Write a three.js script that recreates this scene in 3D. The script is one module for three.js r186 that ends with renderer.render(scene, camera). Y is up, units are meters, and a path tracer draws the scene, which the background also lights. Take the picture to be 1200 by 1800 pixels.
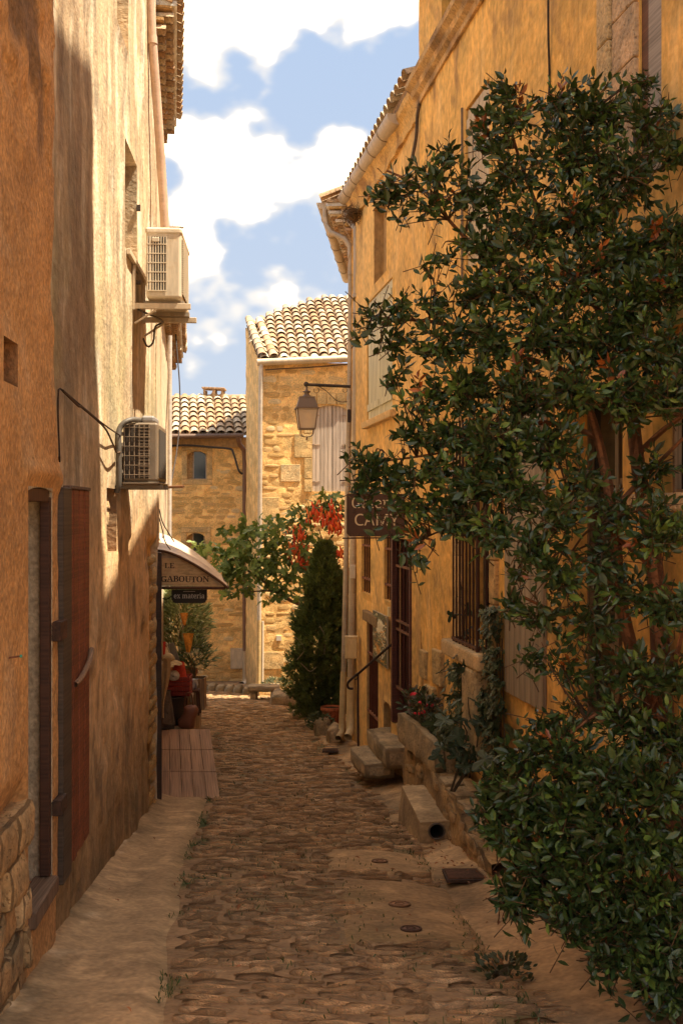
import * as THREE from 'three';
import { mergeGeometries } from 'three/addons/utils/BufferGeometryUtils.js';
import { RoundedBoxGeometry } from 'three/addons/geometries/RoundedBoxGeometry.js';

// ---------------------------------------------------------------- camera, sky, sun, exposure
const F = 1900, EYE = 1.615;                       // focal length in photograph pixels, eye height in metres
const scene = new THREE.Scene();
const camera = new THREE.PerspectiveCamera(2 * Math.atan(900 / F) * 180 / Math.PI, 682 / 1024, 0.05, 4000);
camera.position.set(0, EYE, 0);
camera.lookAt(0, EYE, -10);
const renderer = new THREE.WebGLRenderer({ antialias: true });
renderer.toneMapping = THREE.LinearToneMapping;
renderer.toneMappingExposure = 6.2;
renderer.shadowMap.enabled = true;
const SUN = new THREE.Vector3(1, 2.2, 0.24).normalize();
const sun = new THREE.DirectionalLight(new THREE.Color().setRGB(1, 0.86, 0.64), 2.0);
sun.position.copy(SUN).multiplyScalar(60).add(new THREE.Vector3(0, 0, -12));
sun.target.position.set(0, 0, -12);
sun.castShadow = true;
Object.assign(sun.shadow.camera, { left: -30, right: 30, top: 30, bottom: -30, near: 1, far: 150 });
sun.shadow.mapSize.set(4096, 4096);
scene.add(sun, sun.target);

// ---------------------------------------------------------------- random numbers and noise
function rng(seed) { let s = seed >>> 0; return () => { s = (s + 0x6d2b79f5) | 0; let t = Math.imul(s ^ (s >>> 15), 1 | s); t = (t + Math.imul(t ^ (t >>> 7), 61 | t)) ^ t; return ((t ^ (t >>> 14)) >>> 0) / 4294967296; }; }
const rr = (r, a, b) => a + (b - a) * r();
const clamp = (x, a = 0, b = 1) => Math.min(b, Math.max(a, x));
const sst = (a, b, x) => { const t = clamp((x - a) / (b - a)); return t * t * (3 - 2 * t); };
const mix = (a, b, t) => a + (b - a) * t;
const mix3 = (a, b, t) => [mix(a[0], b[0], t), mix(a[1], b[1], t), mix(a[2], b[2], t)];
const mul3 = (a, s) => [a[0] * s, a[1] * s, a[2] * s];
const h3 = (x, y, z) => { let h = Math.imul(x, 374761393) ^ Math.imul(y, 668265263) ^ Math.imul(z, 2147483629); h = Math.imul(h ^ (h >>> 13), 1274126177); h ^= h >>> 16; return (h >>> 0) / 4294967296; };
function n3(x, y, z) {
  const ix = Math.floor(x), iy = Math.floor(y), iz = Math.floor(z), f = (t) => t * t * (3 - 2 * t), u = f(x - ix), v = f(y - iy), w = f(z - iz);
  const e = (k) => mix(mix(h3(ix, iy, iz + k), h3(ix + 1, iy, iz + k), u), mix(h3(ix, iy + 1, iz + k), h3(ix + 1, iy + 1, iz + k), u), v);
  return mix(e(0), e(1), w);
}
const fb3 = (x, y, z, o = 4) => { let s = 0, a = 0.5, t = 0; for (let i = 0; i < o; i++) { s += a * n3(x, y, z + i * 17.3); t += a; x *= 2.03; y *= 2.03; z *= 2.03; a *= 0.5; } return s / t; };
function pn(x, y, px, py, sd) {
  const ix = Math.floor(x), iy = Math.floor(y), f = (t) => t * t * (3 - 2 * t), u = f(x - ix), v = f(y - iy), m = (a, p) => ((a % p) + p) % p;
  const a = m(ix, px), b = m(ix + 1, px), c = m(iy, py), d = m(iy + 1, py);
  return mix(mix(h3(a, c, sd), h3(b, c, sd), u), mix(h3(a, d, sd), h3(b, d, sd), u), v);
}
const pf = (x, y, px, py, sd, o = 5) => { let s = 0, a = 0.5, t = 0; for (let i = 0; i < o; i++) { s += a * pn(x * px, y * py, px, py, sd + i * 31); t += a; px *= 2; py *= 2; a *= 0.55; } return s / t; };

// sky: blue with sunlit cumulus, computed for every direction
function cloudAt(x, y, z) {
  // broad masses of cumulus, each a lump round a direction; the rest of the sky carries the same scattered cloud
  const el = Math.asin(y), az = Math.atan2(x, -z);
  let b = -0.11 + 0.55 * (fb3(x * 2.2 + 5, y * 2.6 + 3, z * 2.2 + 9, 3) - 0.5);
  for (const [a, e, ra, re, w] of MASSES) { const q = ((az - a) / ra) ** 2 + ((el - e) / re) ** 2; b += 0.72 * w * Math.exp(-q * 1.3); }
  const n = 0.55 * fb3(x * 10 + 31, y * 13 + 7, z * 10 + 3, 3) + 0.45 * fb3(x * 34 + 11, y * 40 + 5, z * 34 + 13, 5), puff = 1 - Math.abs(2 * fb3(x * 20, y * 24, z * 20 + 40, 4) - 1);
  const dens = b + (n - 0.5) * 1.9 + (puff - 0.6) * 0.4;
  return [sst(-0.05, 0.2, dens), dens, puff];
}
const dirOf = (px, py) => [Math.atan2(px - 600, F), Math.atan2(900 - py, Math.hypot(F, px - 600))];
const MASSES = [];
for (const [px, py, rx, ry, w] of [[470, 330, 180, 72, 0.54], [380, 265, 120, 70, 0.4], [560, 300, 80, 60, 0.3], [380, 90, 120, 80, 0.36], [560, 5, 260, 62, 0.7], [330, 10, 140, 60, 0.4], [400, 590, 120, 46, 0.42], [530, 540, 110, 48, 0.5], [340, 450, 45, 40, 0.36], [610, 255, 40, 40, 0.2], [330, 660, 90, 30, 0.3], [385, 178, 55, 36, -0.5], [440, 120, 60, 40, -0.25], [590, 130, 110, 65, -0.45], [500, 150, 70, 60, -0.3], [470, 455, 110, 24, -0.5], [620, 170, 90, 60, -0.3]]) {
  const [a, e] = dirOf(px, py); MASSES.push([a, e, rx / F, ry / F, w]);
}
{
  const W = 2048, H = 2048, data = new Float32Array(W * H * 4);
  for (let j = 0; j < H; j++) {
    const el = ((j + 0.5) / H - 0.5) * Math.PI, y = Math.sin(el), c = Math.cos(el), near = el > -0.02 && el < 0.62;
    for (let i = 0; i < W; i++) {
      const i2 = near && i > 380 && i < 640 ? i : i & ~3;                  // cloud detail only where it is needed; elsewhere every fourth column
      const k = (j * W + i) * 4;
      if (i2 !== i) { for (let q = 0; q < 4; q++) data[k + q] = data[(j * W + i2) * 4 + q]; continue; }
      const th = ((i + 0.5) / W - 0.5) * 2 * Math.PI, x = Math.cos(th) * c, z = Math.sin(th) * c;
      let col;
      if (y < 0) col = [0.20, 0.16, 0.115];
      else {
        const t = Math.pow(clamp(1 - y), 3.0), g = Math.max(0, x * SUN.x + y * SUN.y + z * SUN.z);
        col = mix3([0.073, 0.098, 0.141], [0.113, 0.123, 0.136], t);
        col = mix3(col, [0.5, 0.49, 0.46], 0.4 * Math.pow(g, 10));
        const [a, dn, pu] = cloudAt(x, y, z);
        const shade = clamp(1.15 * sst(0.02, 0.5, dn) * (0.35 + 0.85 * pu) - 0.55 * sst(0.62, 0.8, fb3(x * 9 + 70, y * 16, z * 9, 4)) - 0.1);
        col = mix3(col, mix3([0.165, 0.158, 0.15], [0.86, 0.70, 0.49], shade), a);
      }
      data[k] = col[0]; data[k + 1] = col[1]; data[k + 2] = col[2]; data[k + 3] = 1;
    }
  }
  const sky = new THREE.DataTexture(data, W, H, THREE.RGBAFormat, THREE.FloatType);
  sky.mapping = THREE.EquirectangularReflectionMapping; sky.magFilter = THREE.LinearFilter; sky.minFilter = THREE.LinearFilter; sky.needsUpdate = true;
  scene.background = sky; scene.environment = sky;
}

// ---------------------------------------------------------------- textures and materials
function tex(w, h, sx, sy, fn) {                    // colour, tiling every sx by sy metres
  const d = new Uint8Array(w * h * 4);
  for (let y = 0; y < h; y++) for (let x = 0; x < w; x++) { const c = fn(x / w, y / h), k = (y * w + x) * 4; d[k] = clamp(c[0]) * 255; d[k + 1] = clamp(c[1]) * 255; d[k + 2] = clamp(c[2]) * 255; d[k + 3] = 255; }
  return finish(new THREE.DataTexture(d, w, h), sx, sy, true);
}
function grey(w, h, sx, sy, fn) {
  const d = new Uint8Array(w * h);
  for (let y = 0; y < h; y++) for (let x = 0; x < w; x++) d[y * w + x] = clamp(fn(x / w, y / h)) * 255;
  return finish(new THREE.DataTexture(d, w, h, THREE.RedFormat), sx, sy, false);
}
function finish(t, sx, sy, srgb) {
  t.wrapS = t.wrapT = THREE.RepeatWrapping; t.magFilter = THREE.LinearFilter; t.minFilter = THREE.LinearMipmapLinearFilter; t.generateMipmaps = true;
  t.repeat.set(1 / sx, 1 / sy); if (srgb) t.colorSpace = THREE.SRGBColorSpace; t.needsUpdate = true; return t;
}
const std = (o) => new THREE.MeshStandardMaterial({ color: o.map && o.map.repeat.x !== 1 ? new THREE.Color().setRGB(1.3, 1.3, 1.3) : 0xffffff, vertexColors: true, roughness: 0.9, metalness: 0, side: THREE.DoubleSide, ...o });
const T = {};
T.plaster = tex(1024, 1024, 1.7, 1.7, (x, y) => { const a = pf(x, y, 5, 5, 1), b = pf(x, y, 40, 34, 9, 4), c = pf(x, y, 60, 9, 23, 3); const v = 0.86 + 0.22 * (a - 0.5) + 0.26 * (b - 0.5) + 0.14 * (c - 0.5), s = (a - 0.5) * 0.05; return [v + s, v, v - s * 1.3]; });
T.plasterBump = grey(1024, 1024, 1.7, 1.7, (x, y) => 0.5 + 0.45 * (pf(x, y, 9, 9, 41) - 0.5) + 0.5 * (pf(x + 0.02 * pf(x, y, 12, 12, 7), y, 46, 60, 51, 4) - 0.5) - 0.12 * sst(0.66, 0.8, pf(x, y, 26, 26, 61, 3)));
T.rough = tex(1024, 1024, 1.3, 1.3, (x, y) => { const a = pf(x, y, 4, 4, 71), b = pf(x, y, 70, 70, 79, 3); const v = 0.84 + 0.22 * (a - 0.5) + 0.34 * (b - 0.5); return [v, v * 0.99, v * 0.97]; });
T.roughBump = grey(1024, 1024, 1.3, 1.3, (x, y) => { const q = pf(x, y, 8, 8, 87) * 0.06; return 0.5 + 0.3 * (pf(x, y, 7, 7, 81) - 0.5) + 0.75 * (pf(x + q, y - q, 64, 44, 83, 4) - 0.5); });
T.stone = tex(512, 512, 0.6, 0.6, (x, y) => { const a = pf(x, y, 4, 4, 101), b = pf(x, y, 30, 30, 103, 4), p = sst(0.68, 0.78, pf(x, y, 34, 34, 107, 3)); const v = 0.84 + 0.3 * (a - 0.5) + 0.3 * (b - 0.5) - 0.16 * p, s = 0.06 * (a - 0.5); return [v + s, v, v - s]; });
T.stoneBump = grey(512, 512, 0.6, 0.6, (x, y) => 0.5 + 0.6 * (pf(x, y, 7, 7, 111) - 0.5) + 0.6 * (pf(x, y, 32, 32, 113, 4) - 0.5) - 0.3 * sst(0.68, 0.78, pf(x, y, 34, 34, 107, 3)));
T.cement = tex(1024, 1024, 2.6, 2.6, (x, y) => { const a = pf(x, y, 3, 3, 121), b = pf(x, y, 14, 22, 123, 5), c = pf(x, y, 120, 120, 127, 2), l = sst(0.62, 0.75, pf(x, y, 9, 9, 128, 4)); const v = 0.8 + 0.26 * (a - 0.5) + 0.3 * (b - 0.5) + 0.2 * (c - 0.5) + 0.12 * l; return [v + 0.01, v, v - 0.02]; });
T.cementBump = grey(1024, 1024, 2.6, 2.6, (x, y) => 0.5 + 0.12 * (pf(x, y, 6, 6, 131) - 0.5) + 0.5 * (pf(x, y, 90, 110, 133, 3) - 0.5));
T.wood = tex(256, 1024, 0.24, 1.4, (x, y) => { const w = pf(x, y, 3, 3, 141, 3) * 0.12, g = pf(x + w, y, 26, 3, 143, 4), k = pf(x + w, y, 70, 4, 145, 3); const v = 0.8 + 0.4 * (g - 0.5) + 0.3 * (k - 0.5); return [v + 0.02, v, v - 0.02]; });
T.woodBump = grey(256, 1024, 0.24, 1.4, (x, y) => 0.5 + 0.7 * (pf(x + pf(x, y, 3, 3, 141, 3) * 0.12, y, 44, 3, 147, 4) - 0.5));
T.tile = tex(512, 512, 0.5, 0.5, (x, y) => { const a = pf(x, y, 5, 5, 151), b = pf(x, y, 26, 26, 153, 4), l = sst(0.55, 0.68, pf(x, y, 11, 11, 157, 5)), m = sst(0.6, 0.7, pf(x, y, 18, 18, 159, 4)); let c = mul3([1, 0.97, 0.92], 0.82 + 0.3 * (a - 0.5) + 0.3 * (b - 0.5)); c = mix3(c, [0.95, 0.94, 0.9], 0.35 * l); return mix3(c, [0.4, 0.36, 0.3], 0.45 * m); });
T.metal = tex(512, 512, 0.7, 0.7, (x, y) => { const a = pf(x, y, 4, 3, 161), b = pf(x, y, 40, 8, 163, 3), c = pf(x, y, 18, 18, 167, 5); const v = 0.86 + 0.2 * (a - 0.5) + 0.14 * (b - 0.5), r = sst(0.6, 0.72, c) * 0.3; return [v, v - 0.06 * r, v - 0.14 * r]; });
T.rust = tex(512, 512, 0.4, 0.4, (x, y) => { const a = pf(x, y, 7, 7, 171), b = pf(x, y, 30, 30, 173, 4); const v = 0.75 + 0.5 * (a - 0.5) + 0.4 * (b - 0.5); return [v + 0.1 * a, v, v - 0.08 * a]; });
T.bark = grey(256, 512, 0.25, 0.5, (x, y) => 0.5 + 0.9 * (pf(x, y, 18, 5, 181, 4) - 0.5));
const M = {
  plaster: std({ map: T.plaster, bumpMap: T.plasterBump, bumpScale: 0.011, roughness: 0.95 }),
  rough: std({ map: T.rough, bumpMap: T.roughBump, bumpScale: 0.013, roughness: 0.97 }),
  stone: std({ map: T.stone, bumpMap: T.stoneBump, bumpScale: 0.012, roughness: 0.95 }),
  paleStone: std({ color: new THREE.Color().setRGB(1.5, 1.47, 1.4), map: T.stone, bumpMap: T.stoneBump, bumpScale: 0.012, roughness: 0.95 }),
  cobble: std({ map: T.stone, bumpMap: T.stoneBump, bumpScale: 0.022, roughness: 0.75 }),
  cement: std({ map: T.cement, bumpMap: T.cementBump, bumpScale: 0.012, roughness: 0.9 }),
  wood: std({ map: T.wood, bumpMap: T.woodBump, bumpScale: 0.003, roughness: 0.8 }),
  paintWood: std({ map: T.wood, bumpMap: T.woodBump, bumpScale: 0.002, roughness: 0.62 }),
  tile: std({ map: T.tile, bumpMap: T.stoneBump, bumpScale: 0.006, roughness: 0.95 }),
  zinc: std({ map: T.metal, roughness: 0.55, metalness: 0.35 }),
  enamel: std({ map: T.metal, roughness: 0.5 }),
  iron: std({ map: T.rust, bumpMap: T.stoneBump, bumpScale: 0.002, roughness: 0.75, metalness: 0.15 }),
  rusty: std({ map: T.rust, roughness: 0.9 }),
  bark: std({ map: T.stone, bumpMap: T.bark, bumpScale: 0.01, roughness: 0.95 }),
  plastic: std({ roughness: 0.55 }),
  cloth: std({ map: T.rough, roughness: 0.95 }),
  dark: std({ roughness: 0.9 }),
  leaf: std({ roughness: 0.36 }),
  softLeaf: new THREE.MeshPhysicalMaterial({ vertexColors: true, roughness: 0.6, side: THREE.DoubleSide, transmission: 0.3, thickness: 0 }),
  petal: std({ roughness: 0.7 }),
  glass: new THREE.MeshPhysicalMaterial({ color: 0x39434a, roughness: 0.08, metalness: 0, side: THREE.DoubleSide, vertexColors: true }),
  frosted: new THREE.MeshPhysicalMaterial({ vertexColors: true, roughness: 0.5, transmission: 0.55, thickness: 0, side: THREE.DoubleSide }),
};
const lin = (hex) => new THREE.Color(hex).toArray();

// ---------------------------------------------------------------- geometry helpers
const V = (x, y, z) => new THREE.Vector3(x, y, z);
const P = (px, py, d) => V((px - 600) / F * d, EYE + (900 - py) / F * d, -d);      // a photograph pixel at distance d
const UP = V(0, 1, 0);
function boxUV(g, uAlong) {
  const p = g.attributes.position, n = g.attributes.normal, uv = new Float32Array(p.count * 2);
  for (let i = 0; i < p.count; i++) {
    const ax = Math.abs(n.getX(i)), ay = Math.abs(n.getY(i)), az = Math.abs(n.getZ(i)), x = p.getX(i), y = p.getY(i), z = p.getZ(i);
    const [a, b] = ay > ax && ay > az ? [x, z] : ax > az ? [z, y] : [x, y];
    uv[2 * i] = uAlong ? b : a; uv[2 * i + 1] = uAlong ? a : b;
  }
  g.setAttribute('uv', new THREE.BufferAttribute(uv, 2));
  return g;
}
function prep(g, color = [1, 1, 1], opt = {}) {     // every geometry: not indexed, normal, uv in metres, colour
  if (g.index) g = g.toNonIndexed();
  if (!g.attributes.normal) g.computeVertexNormals();
  if (!opt.keepUV) boxUV(g, opt.turn);
  for (const k of Object.keys(g.attributes)) if (!['position', 'normal', 'uv', 'color'].includes(k)) g.deleteAttribute(k);
  if (!g.attributes.color || !opt.keepColor) {
    const n = g.attributes.position.count, c = new Float32Array(n * 3), p = g.attributes.position;
    for (let i = 0; i < n; i++) { const q = typeof color === 'function' ? color(p.getX(i), p.getY(i), p.getZ(i)) : color; c[3 * i] = q[0]; c[3 * i + 1] = q[1]; c[3 * i + 2] = q[2]; }
    g.setAttribute('color', new THREE.BufferAttribute(c, 3));
  }
  return g;
}
const merge = (list) => list.length === 1 ? list[0] : mergeGeometries(list, false);
const box = (w, h, d, r = 0) => r ? new RoundedBoxGeometry(w, h, d, 1, Math.min(r, w * 0.49, h * 0.49, d * 0.49)) : new THREE.BoxGeometry(w, h, d);
const curve = (pts) => new THREE.CatmullRomCurve3(pts, false, 'catmullrom', 0.5);
const tube = (pts, r, seg = 6, k = 5) => new THREE.TubeGeometry(curve(pts), Math.max(2, (pts.length - 1) * k), r, seg, false);
function bar(a, b, r, seg = 6, r2 = r) {
  const g = new THREE.CylinderGeometry(r2, r, a.distanceTo(b), seg, 1), q = new THREE.Quaternion().setFromUnitVectors(UP, b.clone().sub(a).normalize());
  return g.applyQuaternion(q).translate((a.x + b.x) / 2, (a.y + b.y) / 2, (a.z + b.z) / 2);
}
function limb(pts, radii, seg = 8) {                // a tapering, bending branch or trunk
  const c = curve(pts), n = (pts.length - 1) * 5, g = new THREE.TubeGeometry(c, n, 1, seg, false), p = g.attributes.position;
  for (let i = 0; i <= n; i++) {
    const t = i / n, o = c.getPointAt(t), f = t * (radii.length - 1), k = Math.min(radii.length - 2, Math.floor(f)), r = mix(radii[k], radii[k + 1], f - k);
    for (let j = 0; j <= seg; j++) { const q = i * (seg + 1) + j; p.setXYZ(q, o.x + (p.getX(q) - o.x) * r, o.y + (p.getY(q) - o.y) * r, o.z + (p.getZ(q) - o.z) * r); }
  }
  g.computeVertexNormals();
  return g;
}
function roughen(g, amp, freq, seed = 0) {          // uneven surface for worn stone
  const m = new Map(), p = g.attributes.position;
  for (let i = 0; i < p.count; i++) {
    const x = p.getX(i), y = p.getY(i), z = p.getZ(i), k = [x, y, z].map((v) => Math.round(v * 2000)).join();
    if (!m.has(k)) m.set(k, [0, 1, 2].map((c) => (fb3(x * freq + seed + c * 9.1, y * freq + c * 3.7, z * freq + seed, 3) - 0.5) * 2 * amp));
    const d = m.get(k); p.setXYZ(i, x + d[0], y + d[1], z + d[2]);
  }
  g.computeVertexNormals();
  return g;
}
function smoothBox(w, h, d, nx, ny, nz, round = 0.3) {  // indexed box with pillowed edges, one shared vertex per corner
  const b = new THREE.BoxGeometry(w, h, d, nx, ny, nz); b.deleteAttribute('normal'); b.deleteAttribute('uv');
  const p = b.attributes.position, key = new Map(), idx = [], pos = [];
  for (let i = 0; i < p.count; i++) { const k = [p.getX(i), p.getY(i), p.getZ(i)].map((v) => Math.round(v * 1e5)).join(); if (!key.has(k)) { key.set(k, pos.length / 3); pos.push(p.getX(i), p.getY(i), p.getZ(i)); } }
  const map = []; for (let i = 0; i < p.count; i++) map.push(key.get([p.getX(i), p.getY(i), p.getZ(i)].map((v) => Math.round(v * 1e5)).join()));
  for (let i = 0; i < b.index.count; i++) idx.push(map[b.index.getX(i)]);
  const g = new THREE.BufferGeometry(); g.setAttribute('position', new THREE.Float32BufferAttribute(pos, 3)); g.setIndex(idx);
  const q = g.attributes.position, R = Math.min(w, h, d) * round;
  for (let i = 0; i < q.count; i++) {
    const x = q.getX(i), y = q.getY(i), z = q.getZ(i), cx = clamp(x, -w / 2 + R, w / 2 - R), cy = clamp(y, -h / 2 + R, h / 2 - R), cz = clamp(z, -d / 2 + R, d / 2 - R), L = Math.hypot(x - cx, y - cy, z - cz);
    if (L > R) q.setXYZ(i, cx + (x - cx) / L * R, cy + (y - cy) / L * R, cz + (z - cz) / L * R);
  }
  g.computeVertexNormals();
  return g;
}
// a frame on a wall: u along it, h above the eye, n out of it
function frame(o, t, n) {
  n = n.clone().normalize();
  const m = new THREE.Matrix4().makeBasis(t, UP, n).setPosition(o), flip = m.determinant() < 0;
  const tu = t.clone().normalize(), rot = new THREE.Quaternion().setFromRotationMatrix(new THREE.Matrix4().makeBasis(flip ? tu.clone().negate() : tu, UP, n));
  return { m, flip, o, t, n, rot, at: (u, h, k = 0) => V(u, h, k).applyMatrix4(m) };
}
function onFrame(fr, g) {
  if (g.index && fr.flip) { const a = g.index.array; for (let i = 0; i < a.length; i += 3) { const q = a[i]; a[i] = a[i + 1]; a[i + 1] = q; } }
  else if (fr.flip) { for (const k in g.attributes) { const at = g.attributes[k], s = at.itemSize, a = at.array; for (let i = 0; i < at.count; i += 3) for (let c = 0; c < s; c++) { const q = a[i * s + c]; a[i * s + c] = a[(i + 1) * s + c]; a[(i + 1) * s + c] = q; } } }
  g.applyMatrix4(fr.m);
  if (fr.flip) g.computeVertexNormals();
  return g;
}
const fbox = (fr, u0, u1, h0, h1, k0, k1, r = 0) => onFrame(fr, box(u1 - u0, h1 - h0, k1 - k0, r).translate((u0 + u1) / 2, (h0 + h1) / 2, (k0 + k1) / 2));
function prism(poly, y0, y1) {                      // plan polygon in (x, d), heights in world metres
  const s = new THREE.Shape(poly.map(([x, d]) => new THREE.Vector2(x, d)));
  return new THREE.ExtrudeGeometry(s, { depth: y1 - y0, bevelEnabled: false }).rotateX(-Math.PI / 2).translate(0, y0, 0);
}
// a wall face as a fine sheet with openings, relief, its own colours, reveals and returns
function panel(fr, { u0, u1, h0, h1, step = 0.05, openings = [], disp = () => 0, col, back = 0.35, ends = true }) {
  const lines = (a, b, marks) => { const s = [...new Set([a, b, ...marks.filter((x) => x > a && x < b)])].sort((x, y) => x - y), r = []; for (let i = 0; i < s.length - 1; i++) { const n = Math.max(1, Math.ceil((s[i + 1] - s[i]) / step)); for (let k = 0; k < n; k++) r.push(mix(s[i], s[i + 1], k / n)); } r.push(b); return r; };
  const us = lines(u0, u1, openings.flatMap((o) => [o.u0, o.u1])), hs = lines(h0, h1, openings.flatMap((o) => [o.h0, o.h1])), nu = us.length, nh = hs.length;
  const pos = [], cl = [], idx = [], uv = [];
  for (const h of hs) for (const u of us) {
    let e = 1; for (const o of openings) { const dx = Math.max(o.u0 - u, 0, u - o.u1), dy = Math.max(o.h0 - h, 0, h - o.h1); e = Math.min(e, sst(0, 0.09, Math.hypot(dx, dy))); }
    pos.push(u, h, disp(u, h) * e); uv.push(u, h); cl.push(...col(u, h));
  }
  for (let j = 0; j < nh - 1; j++) for (let i = 0; i < nu - 1; i++) {
    const cu = (us[i] + us[i + 1]) / 2, ch = (hs[j] + hs[j + 1]) / 2;
    if (openings.some((o) => cu > o.u0 && cu < o.u1 && ch > o.h0 && ch < o.h1)) continue;
    const a = j * nu + i; idx.push(a, a + 1, a + nu + 1, a, a + nu + 1, a + nu);
  }
  const g = new THREE.BufferGeometry();
  g.setAttribute('position', new THREE.Float32BufferAttribute(pos, 3)); g.setAttribute('uv', new THREE.Float32BufferAttribute(uv, 2)); g.setAttribute('color', new THREE.Float32BufferAttribute(cl, 3));
  g.setIndex(idx); g.computeVertexNormals();
  const out = [prep(g, null, { keepUV: true, keepColor: true })];
  const quad = (pts, uvs, c) => { const q = new THREE.BufferGeometry(); q.setAttribute('position', new THREE.Float32BufferAttribute([0, 1, 2, 0, 2, 3].flatMap((i) => pts[i]), 3)); q.setAttribute('uv', new THREE.Float32BufferAttribute([0, 1, 2, 0, 2, 3].flatMap((i) => uvs[i]), 2)); q.computeVertexNormals(); out.push(prep(q, c, { keepUV: true })); };
  for (const o of openings) {
    const c = o.col ?? mul3(col((o.u0 + o.u1) / 2, (o.h0 + o.h1) / 2), 1), d = -(o.depth ?? 0.2), L = Math.abs(d);
    quad([[o.u0, o.h0, 0], [o.u0, o.h1, 0], [o.u0, o.h1, d], [o.u0, o.h0, d]], [[0, o.h0], [0, o.h1], [L, o.h1], [L, o.h0]], c);
    quad([[o.u1, o.h0, d], [o.u1, o.h1, d], [o.u1, o.h1, 0], [o.u1, o.h0, 0]], [[0, o.h0], [0, o.h1], [L, o.h1], [L, o.h0]], c);
    quad([[o.u0, o.h0, d], [o.u1, o.h0, d], [o.u1, o.h0, 0], [o.u0, o.h0, 0]], [[o.u0, 0], [o.u1, 0], [o.u1, L], [o.u0, L]], c);
    quad([[o.u0, o.h1, 0], [o.u1, o.h1, 0], [o.u1, o.h1, d], [o.u0, o.h1, d]], [[o.u0, 0], [o.u1, 0], [o.u1, L], [o.u0, L]], c);
    if (o.closed) quad([[o.u0, o.h0, d], [o.u1, o.h0, d], [o.u1, o.h1, d], [o.u0, o.h1, d]], [[o.u0, o.h0], [o.u1, o.h0], [o.u1, o.h1], [o.u0, o.h1]], o.back ?? c);
    if (o.arch) {                                    // the two corners above a segmental arch
      const m = (o.u0 + o.u1) / 2, w = (o.u1 - o.u0) / 2, N = 10, yy = (u) => o.h1 - o.arch * ((u - m) / w) ** 2;
      for (let i = 0; i < N; i++) { const a = mix(o.u0, o.u1, i / N), b = mix(o.u0, o.u1, (i + 1) / N); quad([[a, yy(a), 0.001], [b, yy(b), 0.001], [b, o.h1, 0.001], [a, o.h1, 0.001]], [[a, yy(a)], [b, yy(b)], [b, o.h1], [a, o.h1]], c); quad([[a, yy(a), 0], [b, yy(b), 0], [b, yy(b), d], [a, yy(a), d]], [[a, 0], [b, 0], [b, L], [a, L]], c); }
    }
  }
  if (ends) for (const [u, s] of [[u0, 0], [u1, nu - 1]]) for (let j = 0; j < nh - 1; j++) {
    const z0 = pos[(j * nu + s) * 3 + 2], z1 = pos[((j + 1) * nu + s) * 3 + 2];
    quad([[u, hs[j], z0], [u, hs[j], -back], [u, hs[j + 1], -back], [u, hs[j + 1], z1]], [[0, hs[j]], [back, hs[j]], [back, hs[j + 1]], [0, hs[j + 1]]], col(u, hs[j]));
  }
  quad([[u0, h1, 0], [u1, h1, 0], [u1, h1, -back], [u0, h1, -back]], [[u0, 0], [u1, 0], [u1, back], [u0, back]], col((u0 + u1) / 2, h1));
  return onFrame(fr, merge(out));
}

// ---------------------------------------------------------------- things, parts, copies
const origin = new Map(), used = new Map();
const numbered = (n) => { const k = used.get(n) ?? 0; used.set(n, k + 1); return k ? n + '_' + String(k).padStart(3, '0') : n; };
function tag(o, label, category, group, kind) { Object.assign(o.userData, label && { label }, category && { category }, group && { group }, kind && { kind }); return o; }
function thing(name, label, category, base, group) {
  const g = new THREE.Group(); g.name = numbered(name); g.position.copy(base); scene.add(g); origin.set(g, base.clone());
  return tag(g, label, category, group);
}
const shadow = (m) => { m.castShadow = m.receiveShadow = true; return m; };
function part(parent, name, geos, mat, label) {      // geometry in world metres, hung under its thing
  const o = origin.get(parent), g = merge([].concat(geos)).translate(-o.x, -o.y, -o.z), m = shadow(new THREE.Mesh(g, mat));
  m.name = name; if (label) m.userData.label = label; parent.add(m); origin.set(m, o); return m;
}
function piece(parent, name, geo, mat, pos, quat, scale) {   // a shared geometry set in place under its thing
  const o = origin.get(parent), m = shadow(new THREE.Mesh(geo, mat)); m.name = name; m.position.copy(pos).sub(o); if (quat) m.quaternion.copy(quat); if (scale) m.scale.copy(scale); parent.add(m); return m;
}
function single(name, label, category, base, geos, mat, group) {   // a thing that is one mesh
  const g = merge([].concat(geos)).translate(-base.x, -base.y, -base.z), m = shadow(new THREE.Mesh(g, mat)); m.name = numbered(name); m.position.copy(base); scene.add(m); origin.set(m, base.clone());
  return tag(m, label, category, group);
}
function structure(name, geos, mat) { const m = shadow(new THREE.Mesh(merge([].concat(geos)), mat)); m.name = numbered(name); scene.add(m); origin.set(m, V(0, 0, 0)); m.userData.kind = 'structure'; return m; }
function copy(o, name, base, turn, label) { const c = o.clone(); c.name = numbered(name); c.position.copy(base); if (turn !== undefined) c.rotation.y = turn; c.userData = { ...o.userData }; if (label) c.userData.label = label; scene.add(c); return c; }
function instanced(parent, name, geo, mat, mats, colors) {
  const o = origin.get(parent), im = shadow(new THREE.InstancedMesh(geo, mat, mats.length)), m = new THREE.Matrix4(), t = new THREE.Matrix4().makeTranslation(-o.x, -o.y, -o.z), c = new THREE.Color();
  mats.forEach((q, i) => { im.setMatrixAt(i, m.multiplyMatrices(t, q)); if (colors) im.setColorAt(i, c.setRGB(...colors[i])); });
  im.name = name; im.userData.kind = 'stuff'; parent.add(im); return im;
}

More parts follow.
